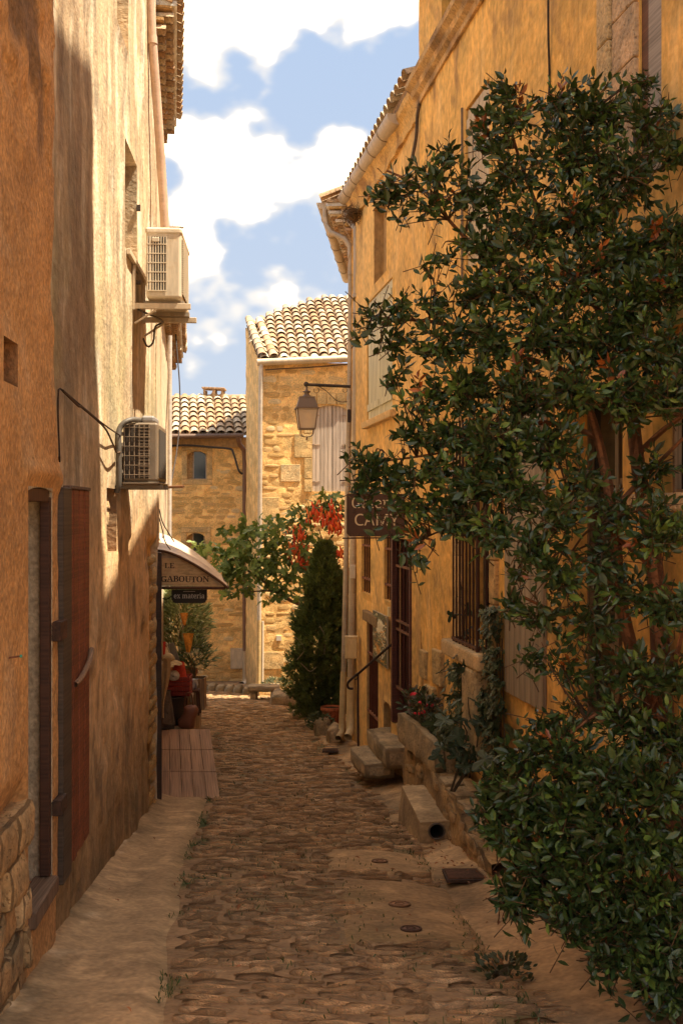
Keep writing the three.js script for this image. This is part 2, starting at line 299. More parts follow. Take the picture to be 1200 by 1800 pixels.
// ---------------------------------------------------------------- the ground
const lerpTable = (tb) => (d) => { if (d <= tb[0][0]) return tb[0][1]; for (let i = 1; i < tb.length; i++) if (d <= tb[i][0]) return mix(tb[i - 1][1], tb[i][1], (d - tb[i - 1][0]) / (tb[i][0] - tb[i - 1][0])); return tb[tb.length - 1][1]; };
const drop = lerpTable([[-12, 0.5], [0, 1.615], [10, 2.815], [11, 2.93], [12, 3.033], [13, 3.123], [14, 3.2], [20, 3.62], [24, 3.9], [30, 4.1], [60, 4.6]]);   // eye height above the lane
const roadL = lerpTable([[-8, -0.5], [3, -0.62], [4.63, -0.77], [6, -0.95], [8.25, -1.17], [11.3, -1.36], [13, -1.6], [16, -2.15], [20, -2.8], [24, -3.6], [30, -5]]);
const roadR = lerpTable([[-8, 0.9], [3, 0.9], [4.6, 0.9], [5.5, 0.8], [8.47, 0.62], [10, 0.47], [12.6, 0.25], [16, -0.34], [18, -0.78], [20, -1.2], [24, -1.9], [30, -2.4]]);
const Lx = (d, k = 0) => -1.2 - 0.058 * d + k, Rx = (d, k = 0) => 2.55 - 0.155 * d - k;
function gy(x, d) {                                  // ground height in world metres
  const r = sst(roadR(d), roadR(d) + 0.8, x), w = sst(3, 6, d) * (1 - sst(13, 17, d));
  return EYE - drop(d) - 0.05 * Math.exp(-(((x - roadR(d) - 0.05) / 0.25) ** 2)) * w + 0.10 * r * w + 0.03 * (fb3(x * 0.9 + 40, d * 0.9, 3, 3) - 0.5) + 0.012 * Math.cos((x - (roadL(d) + roadR(d)) / 2) * 1.6);
}
function sheet(fl, fr, d0, d1, sx, sd, lift, col) {
  const nu = sx, nd = Math.ceil((d1 - d0) / sd), pos = [], uv = [], cl = [], idx = [];
  for (let j = 0; j <= nd; j++) { const d = mix(d0, d1, j / nd), a = fl(d), b = fr(d); for (let i = 0; i <= nu; i++) { const x = mix(a, b, i / nu); pos.push(x, gy(x, d) + lift(x, d, i / nu), -d); uv.push(x, d); cl.push(...col(x, d, i / nu)); } }
  for (let j = 0; j < nd; j++) for (let i = 0; i < nu; i++) { const a = j * (nu + 1) + i; idx.push(a, a + 1, a + nu + 2, a, a + nu + 2, a + nu + 1); }
  const g = new THREE.BufferGeometry(); g.setAttribute('position', new THREE.Float32BufferAttribute(pos, 3)); g.setAttribute('uv', new THREE.Float32BufferAttribute(uv, 2)); g.setAttribute('color', new THREE.Float32BufferAttribute(cl, 3)); g.setIndex(idx); g.computeVertexNormals();
  return prep(g, null, { keepUV: true, keepColor: true });
}
structure('terrain', prep(new THREE.CircleGeometry(1800, 48).rotateX(-Math.PI / 2).translate(0, EYE - 6.5, 0), [0.22, 0.17, 0.11]), M.cement);
const street = structure('street', sheet(() => -7, () => 7, -9, 46, 150, 0.09, () => 0, (x, d) => {
  const m = sst(0.5, 0.66, fb3(x * 2.2, d * 2.2, 8, 4)), e = sst(roadL(d) + 0.6, roadL(d) - 0.1, x) + 0.3 * sst(roadR(d) - 0.4, roadR(d), x);
  return mix3(mix3([0.30, 0.185, 0.095], [0.42, 0.27, 0.145], fb3(x * 5, d * 5, 2, 3)), [0.07, 0.095, 0.02], clamp(1.3 * m * (0.2 + 0.8 * e)));
}), M.cement);
// cement apron along the left wall, its edge broken, with lichen and washed-out patches
const wob = (d, s) => 0.06 * (fb3(d * 1.7, s, 0.5, 3) - 0.5) * 2;
structure('pavement', sheet((d) => Lx(d, -0.1), (d) => roadL(d) + wob(d, 3), -6, 11.02, 22, 0.06,
  (x, d, s) => 0.028 + 0.07 * sst(0.5, 0, s) - 0.028 * sst(0.86, 1, s) + 0.014 * (fb3(x * 1.2, d * 0.6, 6, 2) - 0.5),
  (x, d, s) => {
    let c = mix3([0.47, 0.315, 0.17], [0.60, 0.41, 0.23], fb3(x * 1.2, d * 0.8, 11, 3));
    const dk = sst(0.45, 0.62, fb3(x * 2.5 + 9, d * 1.1, 4, 4)) * sst(0.62, 0.1, s); c = mix3(c, [0.24, 0.18, 0.10], 0.75 * dk);
    const wl = sst(0.62, 0.72, fb3(x * 7, d * 4, 21, 4)) * sst(0.5, 0.1, s); c = mix3(c, [0.78, 0.62, 0.43], 0.8 * wl);
    return mul3(mix3(c, [0.10, 0.10, 0.04], 0.5 * sst(0.8, 1, s) * fb3(x * 5, d * 3, 2, 3)), 1);
  }), M.cement);
structure('gutter_path', sheet((d) => roadR(d) + wob(d, 8) - 0.02, (d) => Math.max(roadR(d) + 0.15, Rx(Math.min(d, 15.5), -0.1)), -6, 19, 20, 0.06,
  (x, d, s) => 0.02 - 0.018 * sst(0.14, 0, s) + 0.02 * (fb3(x * 3, d * 2, 16, 3) - 0.5),
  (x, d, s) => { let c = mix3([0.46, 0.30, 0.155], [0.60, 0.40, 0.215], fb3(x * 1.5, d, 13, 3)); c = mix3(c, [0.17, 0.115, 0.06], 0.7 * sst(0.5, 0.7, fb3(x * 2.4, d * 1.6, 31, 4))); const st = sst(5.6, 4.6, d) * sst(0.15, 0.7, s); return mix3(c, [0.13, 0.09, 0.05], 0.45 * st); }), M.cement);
{ // smooth mortar patches, parts of the street
  const pc = (x, d) => mix3([0.37, 0.235, 0.115], [0.47, 0.305, 0.155], fb3(x * 1.6, d * 3.5, 17, 4)), ed = (x, d, s, a, b) => 0.017 * sst(a, a + 0.08, d) * sst(b, b - 0.08, d) * sst(0, 0.06, s) * sst(1, 0.94, s) - 0.004;
  const mossy = (x, d) => mix3(pc(x, d), [0.25, 0.17, 0.07], 0.6 * sst(0.45, 0.62, fb3(x * 2, d * 6, 37, 4)));
  part(street, 'mortar_patch', sheet((d) => 0.0 + wob(d, 5) * 0.6, (d) => roadR(d) + 0.02, 5.75, 7.3, 18, 0.05, (x, d, s) => ed(x, d, s, 5.75, 7.3), mossy), M.cement);
  part(street, 'mortar_patch', sheet((d) => -0.12 + wob(d, 6) * 0.6, (d) => roadR(d) + 0.02, 7.5, 8.35, 16, 0.05, (x, d, s) => ed(x, d, s, 7.5, 8.35), pc), M.cement);
}
{ // setts laid on edge in rows across the lane
  const r = rng(11), variants = [];
  for (let k = 0; k < 10; k++) {
    const g = smoothBox(1, 1, 1, 4, 1, 2, 0.42), p = g.attributes.position;
    for (let i = 0; i < p.count; i++) { const x = p.getX(i), y = p.getY(i), z = p.getZ(i); p.setXYZ(i, x + 0.10 * (n3(x * 3 + k * 7, z * 3, y) - 0.5), y + 0.55 * (n3(x * 3.1 + k * 11, z * 2, 4) - 0.5) * (y > 0 ? 1 : 0.2), z + 0.34 * (n3(x * 2.6 + k * 5, 7, y) - 0.5)); }
    g.computeVertexNormals();
    for (let t = 0; t < 2; t++) { const tone = [0.74, 1.0, 1.22, 0.86, 1.1, 0.66, 1.0, 1.3, 0.84, 1.06][(k + t * 3) % 10], w = (k + t) % 3 === 0 ? [0.63, 0.375, 0.18] : (k + t) % 3 === 1 ? [0.58, 0.365, 0.19] : [0.67, 0.41, 0.20]; variants.push(prep(g.clone(), (x, y, z) => mul3(w, 1.22 * tone * (0.86 + 0.3 * n3(x * 5 + k, y * 5, z * 5))))); }
  }
  const stones = [];
  const patch = (x, d) => (d > 5.8 && d < 7.24 && x > 0.04) || (d > 7.55 && d < 8.3 && x > -0.08);
  for (let d = 3.6; d < 24.5;) {
    const row = rr(r, 0.042, 0.085) * (d > 12 ? 1.4 : 1), sl = rr(r, -0.04, 0.05);
    for (let x = roadL(d) - 0.02 + r() * 0.1; x < roadR(d) - 0.02;) {
      const w = rr(r, 0.13, 0.42) * (d > 12 ? 1.15 : 1), cx = x + w / 2, cd = d + row / 2 + (r() - 0.5) * 0.02 + sl * (cx + 0.3) * 0.6 + 0.10 * (fb3(cx * 1.1, d * 0.3, 5, 2) - 0.5), gap = sst(0.60, 0.68, fb3(cx * 1.3, cd * 1.3, 77, 3));
      x += w + 0.006;
      if (patch(cx, cd) || r() < 0.01 + 0.12 * gap) continue;
      const hgt = rr(r, 0.055, 0.085), v = Math.floor(r() * variants.length);
      const q = new THREE.Quaternion().setFromEuler(new THREE.Euler(-0.17 + (r() - 0.5) * 0.16, (r() - 0.5) * 0.10 + sl * 0.5, (r() - 0.5) * 0.04));
      stones.push({ v, m: new THREE.Matrix4().compose(V(cx, gy(cx, cd) - hgt * 0.22, -cd), q, V(w * 0.985, hgt, row * 1.0)), pos: V(cx, gy(cx, cd) - hgt * 0.22, -cd), q, s: V(w * 0.985, hgt, row * 1.0), d: cd });
    }
    d += row;
  }
  stones.sort((a, b) => Math.abs(a.d - 5.6) - Math.abs(b.d - 5.6));
  const far = [];
  stones.forEach((s, i) => { if (i < 300) piece(street, 'cobble', variants[s.v], M.cobble, s.pos, s.q, s.s); else far.push(variants[s.v].clone().applyMatrix4(s.m)); });
  const f = part(street, 'cobbles', far, M.cobble); f.userData.kind = 'stuff';
  // moss and tufts of weed in the joints
  const blade = prep(new THREE.PlaneGeometry(0.007, 0.036).translate(0, 0.012, 0), [0.09, 0.13, 0.03]), mm = [];
  for (let i = 0; i < 5200; i++) { const d = 4.2 + 13 * Math.pow(r(), 1.6), t = Math.pow(r(), 1.8), x = r() < 0.85 ? mix(roadL(d) - 0.02, roadR(d), t) : roadR(d) - 0.1 * r(); if (fb3(x * 2.2, d * 2.2, 8, 4) < 0.5) continue; mm.push(new THREE.Matrix4().compose(V(x, gy(x, d) + 0.006, -d), new THREE.Quaternion().setFromEuler(new THREE.Euler((r() - 0.5) * 1.6, r() * 6, (r() - 0.5) * 1.4)), V(1, 1, 1).multiplyScalar(rr(r, 0.4, 0.95)))); }
  const holder = new THREE.Group(); holder.name = 'joint_grass'; holder.position.set(0, gy(-0.8, 6), -6); origin.set(holder, holder.position.clone()); scene.add(holder);
  tag(holder, 'short green weeds and moss between the street setts', 'grass', null, 'stuff'); instanced(holder, 'blades', blade, M.softLeaf, mm);
}

// ---------------------------------------------------------------- frames of the walls (u = distance from the camera for the two sides of the lane)
const LF = frame(V(-1.2, EYE, 0), V(-0.058, 0, -1), V(1, 0, -0.058));
const RF = frame(V(2.55, EYE, 0), V(-0.155, 0, -1), V(-1, 0, 0.155));
const dl = (px, k = 0) => F * (1.2 - k) / (489.8 - px), dr = (px, k = 0) => F * (2.55 - k) / (px - 305.5);   // distance of a pixel on each wall
const hh = (py, d) => (900 - py) / F * d;
const ground = (d) => -drop(d);

// a curved canal tile, axis along z, high side up
function canal(len, r0, r1, th, col, seg = 6) {
  const pos = [], idx = [], ring = (z, r) => { const a = pos.length / 3; for (let i = 0; i <= seg; i++) { const t = Math.PI * i / seg; pos.push(Math.cos(t) * r, Math.sin(t) * r * 0.85, z); } return a; };
  const a = ring(0, r0), b = ring(-len, r1), c = ring(0, r0 - th), e = ring(-len, r1 - th);
  const strip = (p, q, f) => { for (let i = 0; i < seg; i++) f ? idx.push(p + i, q + i, p + i + 1, p + i + 1, q + i, q + i + 1) : idx.push(p + i, p + i + 1, q + i, p + i + 1, q + i + 1, q + i); };
  strip(a, b, false); strip(c, e, true); strip(a, c, true);
  const g = new THREE.BufferGeometry(); g.setAttribute('position', new THREE.Float32BufferAttribute(pos, 3)); g.setIndex(idx); g.computeVertexNormals();
  return prep(g, col);
}
const TILE_TONES = [[0.62, 0.47, 0.32], [0.70, 0.58, 0.44], [0.52, 0.34, 0.20], [0.74, 0.66, 0.55], [0.60, 0.40, 0.25], [0.46, 0.33, 0.22], [0.66, 0.50, 0.36], [0.56, 0.44, 0.32]];
const tileSet = (len, r0, r1) => TILE_TONES.map((c, i) => canal(len, r0 * (0.96 + 0.02 * (i % 4)), r1, 0.013, (x, y, z) => mul3(c, 0.85 + 0.3 * n3(x * 14 + i * 5, y * 14, z * 9))));
const TILES = tileSet(0.46, 0.098, 0.078), EAVE_TILES = tileSet(0.26, 0.082, 0.078);
// rows of canal tiles on a roof plane: o = a point of the eave, E along it, S up the slope
function tiledRoof(roof, o, E, S, inside, n0, n1, rows, pitch = 0.205, expo = 0.37, seed = 1, sheetCol = [0.30, 0.21, 0.13]) {
  const r = rng(seed), N = new THREE.Vector3().crossVectors(E, S).normalize(); if (N.y < 0) N.negate();
  const X = new THREE.Vector3().crossVectors(N, S).negate().normalize(), q0 = new THREE.Quaternion().setFromRotationMatrix(new THREE.Matrix4().makeBasis(X.clone().negate(), N, S.clone().negate()));
  if (new THREE.Matrix4().makeBasis(X.clone().negate(), N, S.clone().negate()).determinant() < 0) q0.setFromRotationMatrix(new THREE.Matrix4().makeBasis(X, N, S.clone().negate()));
  const under = [];
  for (let j = 0; j < rows; j++) for (let i = n0; i < n1; i++) {
    const u = (i + 0.5) * pitch + (r() - 0.5) * 0.012, s = j * expo + (r() - 0.5) * 0.035;
    if (!inside(u, s + 0.15)) continue;
    const q = q0.clone().multiply(new THREE.Quaternion().setFromEuler(new THREE.Euler(-0.075 + (r() - 0.5) * 0.04, (r() - 0.5) * 0.06, (r() - 0.5) * 0.08)));
    const at = o.clone().addScaledVector(E, u).addScaledVector(S, s).addScaledVector(N, 0.03);
    piece(roof, 'tile', TILES[Math.floor(Math.pow(r(), 0.9) * 8)], M.tile, at, q);
    // the channel between two covers
    const c = canal(expo + 0.05, 0.088, 0.078, 0.012, mul3(TILE_TONES[Math.floor(r() * 8)], 0.8)).rotateZ(Math.PI);
    under.push(c.applyQuaternion(q0).translate(...o.clone().addScaledVector(E, u + pitch / 2).addScaledVector(S, s).addScaledVector(N, 0.058).toArray()));
  }
  if (under.length) { const m = part(roof, 'channel_tiles', under, M.tile); m.userData.kind = 'stuff'; }
}
// a corbelled eave of mortar bands and tile ends: rows step out and up; fr = wall frame, top = height of the upper band
function genoise(house, fr, u0, u1, top, courses, seed, wallCol, out = 0.115) {
  const r = rng(seed), band = [], su = 1;
  const g = part(house, 'eave', fbox(fr, u0, u1, top - 0.02, top + 0.03, -0.1, 0.03 + courses * out, 0), M.rough);
  for (let c = 0; c < courses; c++) {
    const k = out * (c + 1), h = top - (courses - c) * 0.125;
    band.push(prep(fbox(fr, u0, u1, h + 0.072, h + 0.118, -0.1, k - 0.012, 0.012), (x, y, z) => mul3(wallCol, 0.8 + 0.4 * fb3(x * 6, y * 6, z * 6, 3))));
    const n = Math.floor((u1 - u0) / 0.178);
    for (let i = 0; i < n; i++) {
      const u = u0 + (i + 0.5) * (u1 - u0) / n, at = fr.at(u, h, k + (r() - 0.5) * 0.02), q = fr.rot.clone().multiply(new THREE.Quaternion().setFromEuler(new THREE.Euler((r() - 0.5) * 0.05, (r() - 0.5) * 0.08, (r() - 0.5) * 0.08)));
      piece(g, 'tile', EAVE_TILES[Math.floor(r() * 8)], M.tile, at, q);
    }
  }
  part(house, 'mortar_band', band, M.rough);
  return g;
}
// irregular flat stone for rubble walls, face towards +z
function faceStone(seed, col) {
  const r = rng(seed), n = 9, ring = [];
  for (let i = 0; i < n; i++) { const a = 2 * Math.PI * (i + 0.5) / n, c = Math.cos(a), s = Math.sin(a), k = 1 / Math.pow(Math.abs(c) ** 5 + Math.abs(s) ** 5, 0.2); ring.push([c * k * 0.5 * rr(r, 0.86, 1), s * k * 0.5 * rr(r, 0.82, 1)]); }
  const pos = [0, 0, 1], idx = [];
  for (const [x, y] of ring) pos.push(x * 0.8, y * 0.74, rr(r, 0.72, 1));
  for (const [x, y] of ring) pos.push(x, y, 0.1);
  for (const [x, y] of ring) pos.push(x, y, -0.6);
  for (let i = 0; i < n; i++) { const j = (i + 1) % n; idx.push(0, 1 + i, 1 + j); for (const o of [1, 1 + n]) idx.push(o + i, o + n + i, o + n + j, o + i, o + n + j, o + j); }
  const g = new THREE.BufferGeometry(); g.setAttribute('position', new THREE.Float32BufferAttribute(pos, 3)); g.setIndex(idx); g.computeVertexNormals();
  const f = prep(g, (x, y, z) => mul3(col, 0.88 + 0.24 * n3(x * 4 + seed, y * 4, z * 2)));
  return f;
}
const STONE_TONES = [[0.80, 0.52, 0.21], [0.84, 0.56, 0.24], [0.76, 0.48, 0.19], [0.88, 0.62, 0.30], [0.80, 0.53, 0.21], [0.82, 0.55, 0.25], [0.72, 0.46, 0.18], [0.90, 0.70, 0.40]];
const STONES = []; for (let i = 0; i < 16; i++) STONES.push(faceStone(200 + i, STONE_TONES[i % 8]));
function rubble(wall, fr, u0, u1, h0, h1, { rowMin = 0.09, rowMax = 0.17, wMin = 0.16, wMax = 0.46, thick = 0.028, skip = () => false, seed = 5, max = 300, miss = 0.12, tones = STONES, mat = M.stone }) {
  const r = rng(seed); let n = 0; const rest = [];
  for (let h = h1; h > h0;) {
    const row = rr(r, rowMin, rowMax);
    for (let u = u0 + r() * 0.1; u < u1;) {
      const w = rr(r, wMin, wMax), ch = h - row / 2 + (r() - 0.5) * 0.03, hgt = row * rr(r, 0.72, 1.0);
      if (u + w < u1 + 0.08 && !skip(u - 0.02, u + w + 0.02, ch - hgt / 2, ch + hgt / 2) && r() > miss) {
        const g = tones[Math.floor(r() * tones.length)], at = fr.at(u + w / 2, ch, 0.001), s = V(w * 0.96, hgt, thick * rr(r, 0.5, 1.15)), q = fr.rot.clone().multiply(new THREE.Quaternion().setFromEuler(new THREE.Euler(0, 0, (r() - 0.5) * 0.07)));
        if (n++ < max) piece(wall, 'stone', g, mat, at, q, s); else rest.push(g.clone().applyMatrix4(new THREE.Matrix4().compose(at, q, s)));
      }
      u += w + 0.012;
    }
    h -= row + 0.008;
  }
  if (rest.length) part(wall, 'stones', rest, M.stone).userData.kind = 'stuff';
}
// boards side by side making a shutter or a door leaf; parts of parent
function boards(parent, fr, u0, u1, h0, h1, k, n, col, mat = M.paintWood, seed = 3, thick = 0.03, battens = [0.16, 0.84]) {
  const r = rng(seed), w = (u1 - u0) / n;
  for (let i = 0; i < n; i++) part(parent, 'board', prep(fbox(fr, u0 + i * w + 0.003, u0 + (i + 1) * w - 0.003, h0 + (r() - 0.5) * 0.008, h1, k + (r() - 0.5) * 0.004, k + thick, 0.004), mul3(col, rr(r, 0.9, 1.08))), mat);
  for (const b of battens) part(parent, 'batten', prep(fbox(fr, u0 + 0.03, u1 - 0.03, mix(h0, h1, b) - 0.045, mix(h0, h1, b) + 0.045, k + thick, k + thick + 0.022, 0.004), mul3(col, 0.97)), mat);
}
const group3 = (name, parent, at) => { const g = new THREE.Group(); g.name = name; const o = origin.get(parent); g.position.copy(at).sub(o); parent.add(g); origin.set(g, at.clone()); return g; };

// ---------------------------------------------------------------- left side, nearest house
const L1col = (u, h) => {
  let c = mix3([0.58, 0.295, 0.105], [0.74, 0.41, 0.16], fb3(u * 1.4, h * 1.1, 4, 4));
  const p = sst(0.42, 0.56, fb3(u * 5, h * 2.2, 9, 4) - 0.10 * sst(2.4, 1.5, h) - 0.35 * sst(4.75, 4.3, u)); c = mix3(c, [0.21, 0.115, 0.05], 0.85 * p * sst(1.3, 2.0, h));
  c = mix3(c, [0.62, 0.42, 0.24], 0.35 * sst(0.58, 0.7, fb3(u * 3, h * 3, 15, 3)));
  return mix3(c, [0.30, 0.19, 0.10], 0.6 * sst(-1.1, -1.6, h) * fb3(u * 6, h * 6, 3, 3));
};
const L1 = thing('plastered_house', 'orange-plastered house with a brown-framed doorway, nearest on the left of the lane', 'house', V(Lx(3), gy(Lx(3), 3), -3));
const doorL = { u0: 4.97, u1: 5.5, h0: -1.885, h1: 0.12, depth: 0.4, col: [0.55, 0.43, 0.29], arch: 0.02 }, nicheL = { u0: dl(7, 0.05), u1: dl(32, 0.05), h0: 0.55, h1: 0.74, depth: 0.16, col: [0.35, 0.17, 0.07] };
const LF1 = frame(V(-1.15, EYE, 0), V(-0.058, 0, -1), V(1, 0, -0.058));
const L1wall = part(L1, 'wall', panel(LF1, { u0: 2.2, u1: 5.62, h0: -2.7, h1: 3.4, step: 0.035, openings: [doorL, nicheL], back: 0.45, col: L1col,
  disp: (u, h) => 0.05 * (fb3(u * 1.3, h * 1.3, 7, 3) - 0.5) + 0.02 * (fb3(u * 6, h * 6, 2, 3) - 0.5) + 0.05 * (fb3(u * 9, h * 7, 5, 3) - 0.55) * sst(1.4, 2.0, h) - 0.05 * sst(5.5, 5.62, u) * sst(0.9, 1.2, h) - 0.06 * sst(-1.15, -1.35, h) * sst(4.96, 4.9, u) + 0.03 * Math.exp(-(((h - 0.17) / 0.06) ** 2)) * sst(4.8, 5, u) }), M.rough);
part(L1, 'inner_wall', prep(prism([[Lx(2.2) - 0.42, 2.2], [Lx(5.6) - 0.42, 5.6], [Lx(5.6) - 5, 5.6], [Lx(2.2) - 5, 2.2]], EYE - 3.2, EYE + 3.4), [0.5, 0.36, 0.22]), M.rough);
part(L1, 'roof', prep(prism([[Lx(2.2) + 0.2, 2.2], [Lx(5.54) + 0.2, 5.54], [Lx(5.54) - 5, 5.54], [Lx(2.2) - 5, 2.2]], EYE + 3.402, EYE + 3.55), TILE_TONES[2]), M.tile);
{ // doorway: frame, sill, tiled threshold
  const door = part(L1, 'door', prep(fbox(LF1, 5.455, 5.498, -1.84, 0.075, -0.055, -0.004, 0.006), [0.075, 0.03, 0.016], { turn: true }), M.paintWood, 'dark brown wooden door post');
  part(door, 'door_frame', prep(fbox(LF1, 4.98, 5.454, 0.05, 0.115, -0.06, -0.006, 0.006), [0.09, 0.035, 0.018]), M.paintWood);
  part(door, 'sill', prep(fbox(LF1, 4.972, 5.498, -1.93, -1.845, -0.09, 0.035, 0.012), [0.20, 0.13, 0.085]), M.wood);
  for (let i = 0; i < 4; i++) part(door, 'tile', prep(fbox(LF1, 4.975 + i * 0.13, 5.1 + i * 0.13, -1.884, -1.872, -0.39, -0.1, 0.003), mul3([0.45, 0.17, 0.07], 0.9 + 0.07 * i)), M.tile);
  const niche = part(L1, 'window', prep(fbox(LF1, nicheL.u0, nicheL.u1, nicheL.h0, nicheL.h1, -0.155, -0.15), [0.04, 0.025, 0.018]), M.dark, 'tiny square window with a wooden cross bar');
  part(niche, 'frame', [fbox(LF1, (nicheL.u0 + nicheL.u1) / 2 + 0.02, (nicheL.u0 + nicheL.u1) / 2 + 0.045, nicheL.h0, nicheL.h1, -0.14, -0.06), fbox(LF1, nicheL.u0, nicheL.u1, 0.63, 0.655, -0.14, -0.055)].map((g) => prep(g, [0.40, 0.19, 0.08])), M.wood);
  const sh = part(L1, 'shutter', prep(fbox(LF1, 5.64, 5.86, -1.95, 0.13, -0.02, 0.03, 0.006), [0.085, 0.062, 0.045], { turn: true }), M.paintWood, 'red-brown boarded door shutter folded flat against the wall');
  const r = rng(31);
  for (let i = 0; i < 7; i++) part(sh, 'board', prep(fbox(LF1, 5.87 + i * 0.085, 5.951 + i * 0.085, -1.91 - 0.02 * r(), 0.125, -0.02, 0.02 + 0.006 * (i % 2), 0.006), mul3([0.25, 0.075, 0.032], rr(r, 0.85, 1.12)), { turn: true }), M.paintWood);
  part(sh, 'rail', prep(fbox(LF1, 5.87, 6.46, 0.126, 0.145, -0.02, 0.03, 0.004), [0.2, 0.13, 0.09]), M.wood);
  part(sh, 'handle', prep(tube([LF1.at(5.95, -0.95, 0.03), LF1.at(6.05, -0.93, 0.045), LF1.at(6.28, -0.87, 0.05), LF1.at(6.45, -0.82, 0.035)], 0.016, 8), [0.36, 0.22, 0.13]), M.wood, 'curved pale wooden stay on the shutter');
  part(sh, 'hinge', prep(fbox(LF1, 5.5, 5.66, -0.66, -0.56, -0.01, 0.045, 0.005), [0.10, 0.05, 0.03]), M.iron); part(sh, 'hinge', prep(fbox(LF1, 5.5, 5.66, -1.55, -1.47, -0.01, 0.045, 0.005), [0.08, 0.045, 0.03]), M.iron);
}

// ---------------------------------------------------------------- left side, second house: sunlit, with the cooling units
const L2col = (u, h) => {
  const s1 = fb3(u * 5.5, h * 0.55, 4, 4), s2 = fb3(u * 12, h * 1.0, 14, 3), b = fb3(u * 1.1, h * 1.1, 24, 3);
  let c = mix3([0.49, 0.355, 0.205], [0.70, 0.545, 0.365], clamp(1.6 * (s1 - 0.28)));
  c = mix3(c, [0.36, 0.275, 0.175], 0.85 * sst(0.52, 0.68, s2)); c = mix3(c, [0.82, 0.70, 0.52], 0.7 * sst(0.57, 0.68, fb3(u * 7, h * 1.6, 44, 4)));
  c = mix3(c, [0.36, 0.31, 0.15], 0.5 * sst(0.5, 0.62, b) * sst(0.2, 0.9, h) * sst(2.2, 1.2, h));
  c = mix3(c, [0.25, 0.155, 0.08], (0.42 + 0.5 * sst(0.42, 0.6, fb3(u * 8, h * 0.9, 54, 4))) * sst(5.75, 6.0, u) * sst(7.15, 6.85, u) * sst(0.35, 1.2, h) * 0.85);   // dark streaked strip
  c = mix3(c, [0.70, 0.44, 0.215], 0.8 * sst(0.3, -0.3, h));  // lower wall turned orange: the tone of its shade put into the colour
  const g = h - ground(u), damp = sst(1.15, 0.15, g + 0.7 * (fb3(u * 7, h * 1.2, 33, 3) - 0.5) - 0.25 * sst(7, 9.5, u)); c = mix3(c, [0.15, 0.105, 0.045], 0.85 * damp * (0.5 + 0.7 * fb3(u * 9, h * 1.6, 61, 3)));
  c = mix3(c, [0.25, 0.16, 0.085], 0.8 * sst(0.66, 0.74, fb3(u * 6, h * 4, 71, 4)) * sst(0.4, -0.2, h));
  return c;
};
const L2 = thing('sunlit_house', 'pale ochre house on the left carrying two cooling units, its upper wall in the sun', 'house', V(Lx(8), gy(Lx(8), 8), -8));
const winA = { u0: dl(220), u1: dl(241), h0: 2.075, h1: 2.93, depth: 0.22 }, winB = { u0: dl(206), u1: dl(226), h0: 3.66, h1: 4.7, depth: 0.22 }, nicheM = { u0: 7.55, u1: 8.02, h0: -0.29, h1: 0.17, depth: 0.1, closed: true, col: [0.34, 0.2, 0.1] };
const crack = (u, h) => { let d = 0; for (const [cu, a, b, ph] of [[8.72, 0.25, -0.95, 1], [7.45, -0.62, -1.45, 5], [9.6, 4.3, 2.4, 9]]) { const q = cu + 0.06 * Math.sin(h * 5 + ph) + 0.05 * (n3(h * 7, ph, 2) - 0.5); d = Math.max(d, sst(0.035, 0.0, Math.abs(u - q)) * sst(b, b + 0.1, h) * sst(a, a - 0.1, h)); } return d; };
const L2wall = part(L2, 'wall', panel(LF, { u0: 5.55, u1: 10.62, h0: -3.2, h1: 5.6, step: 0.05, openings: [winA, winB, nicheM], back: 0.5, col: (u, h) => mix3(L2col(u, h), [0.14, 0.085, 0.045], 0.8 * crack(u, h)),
  disp: (u, h) => 0.05 * (fb3(u * 0.9, h * 0.6, 3, 3) - 0.5) + 0.02 * (fb3(u * 4, h * 3, 8, 3) - 0.5) - 0.03 * crack(u, h) + 0.02 * sst(0.5, 0.6, fb3(u * 2.2, h * 1.6, 91, 3)) * sst(0.3, -0.3, h) - 0.06 * sst(9.85, 9.9, u) * sst(-0.25, -0.35, h) }), M.plaster);
part(L2, 'inner_wall', prep(prism([[Lx(5.62) - 0.5, 5.63], [Lx(10.62) - 0.5, 10.62], [Lx(10.62) - 5, 10.62], [Lx(5.62) - 5, 5.63]], EYE - 4, EYE + 5.6), [0.5, 0.38, 0.24]), M.rough);
part(L2, 'roof', prep(prism([[Lx(5.6) + 0.15, 5.61], [Lx(10.62) + 0.15, 10.62], [Lx(10.62) - 5, 10.62], [Lx(5.6) - 5, 5.61]], EYE + 5.602, EYE + 5.8), TILE_TONES[2]), M.tile);
for (const w of [winA, winB]) { const g = part(L2, 'window', prep(fbox(LF, w.u0, w.u1, w.h0, w.h1, -0.216, -0.18), [0.34, 0.26, 0.17]), M.paintWood); part(g, 'frame', [[w.u0, w.u0 + 0.05, w.h0, w.h1], [w.u1 - 0.05, w.u1, w.h0, w.h1], [w.u0 + 0.05, w.u1 - 0.05, w.h1 - 0.06, w.h1], [(w.u0 + w.u1) / 2 - 0.03, (w.u0 + w.u1) / 2 + 0.03, w.h0, w.h1 - 0.06]].map(([a, b, c, d]) => prep(fbox(LF, a, b, c, d, -0.18, -0.15), [0.30, 0.22, 0.15])), M.paintWood); }
part(L2, 'catch', prep(fbox(LF, 9.14, 9.17, 2.55, 2.6, 0, 0.03), [0.06, 0.05, 0.04]), M.iron); part(L2, 'catch', prep(fbox(LF, 9.0, 9.03, 1.9, 1.93, 0, 0.05), [0.12, 0.09, 0.06]), M.iron);
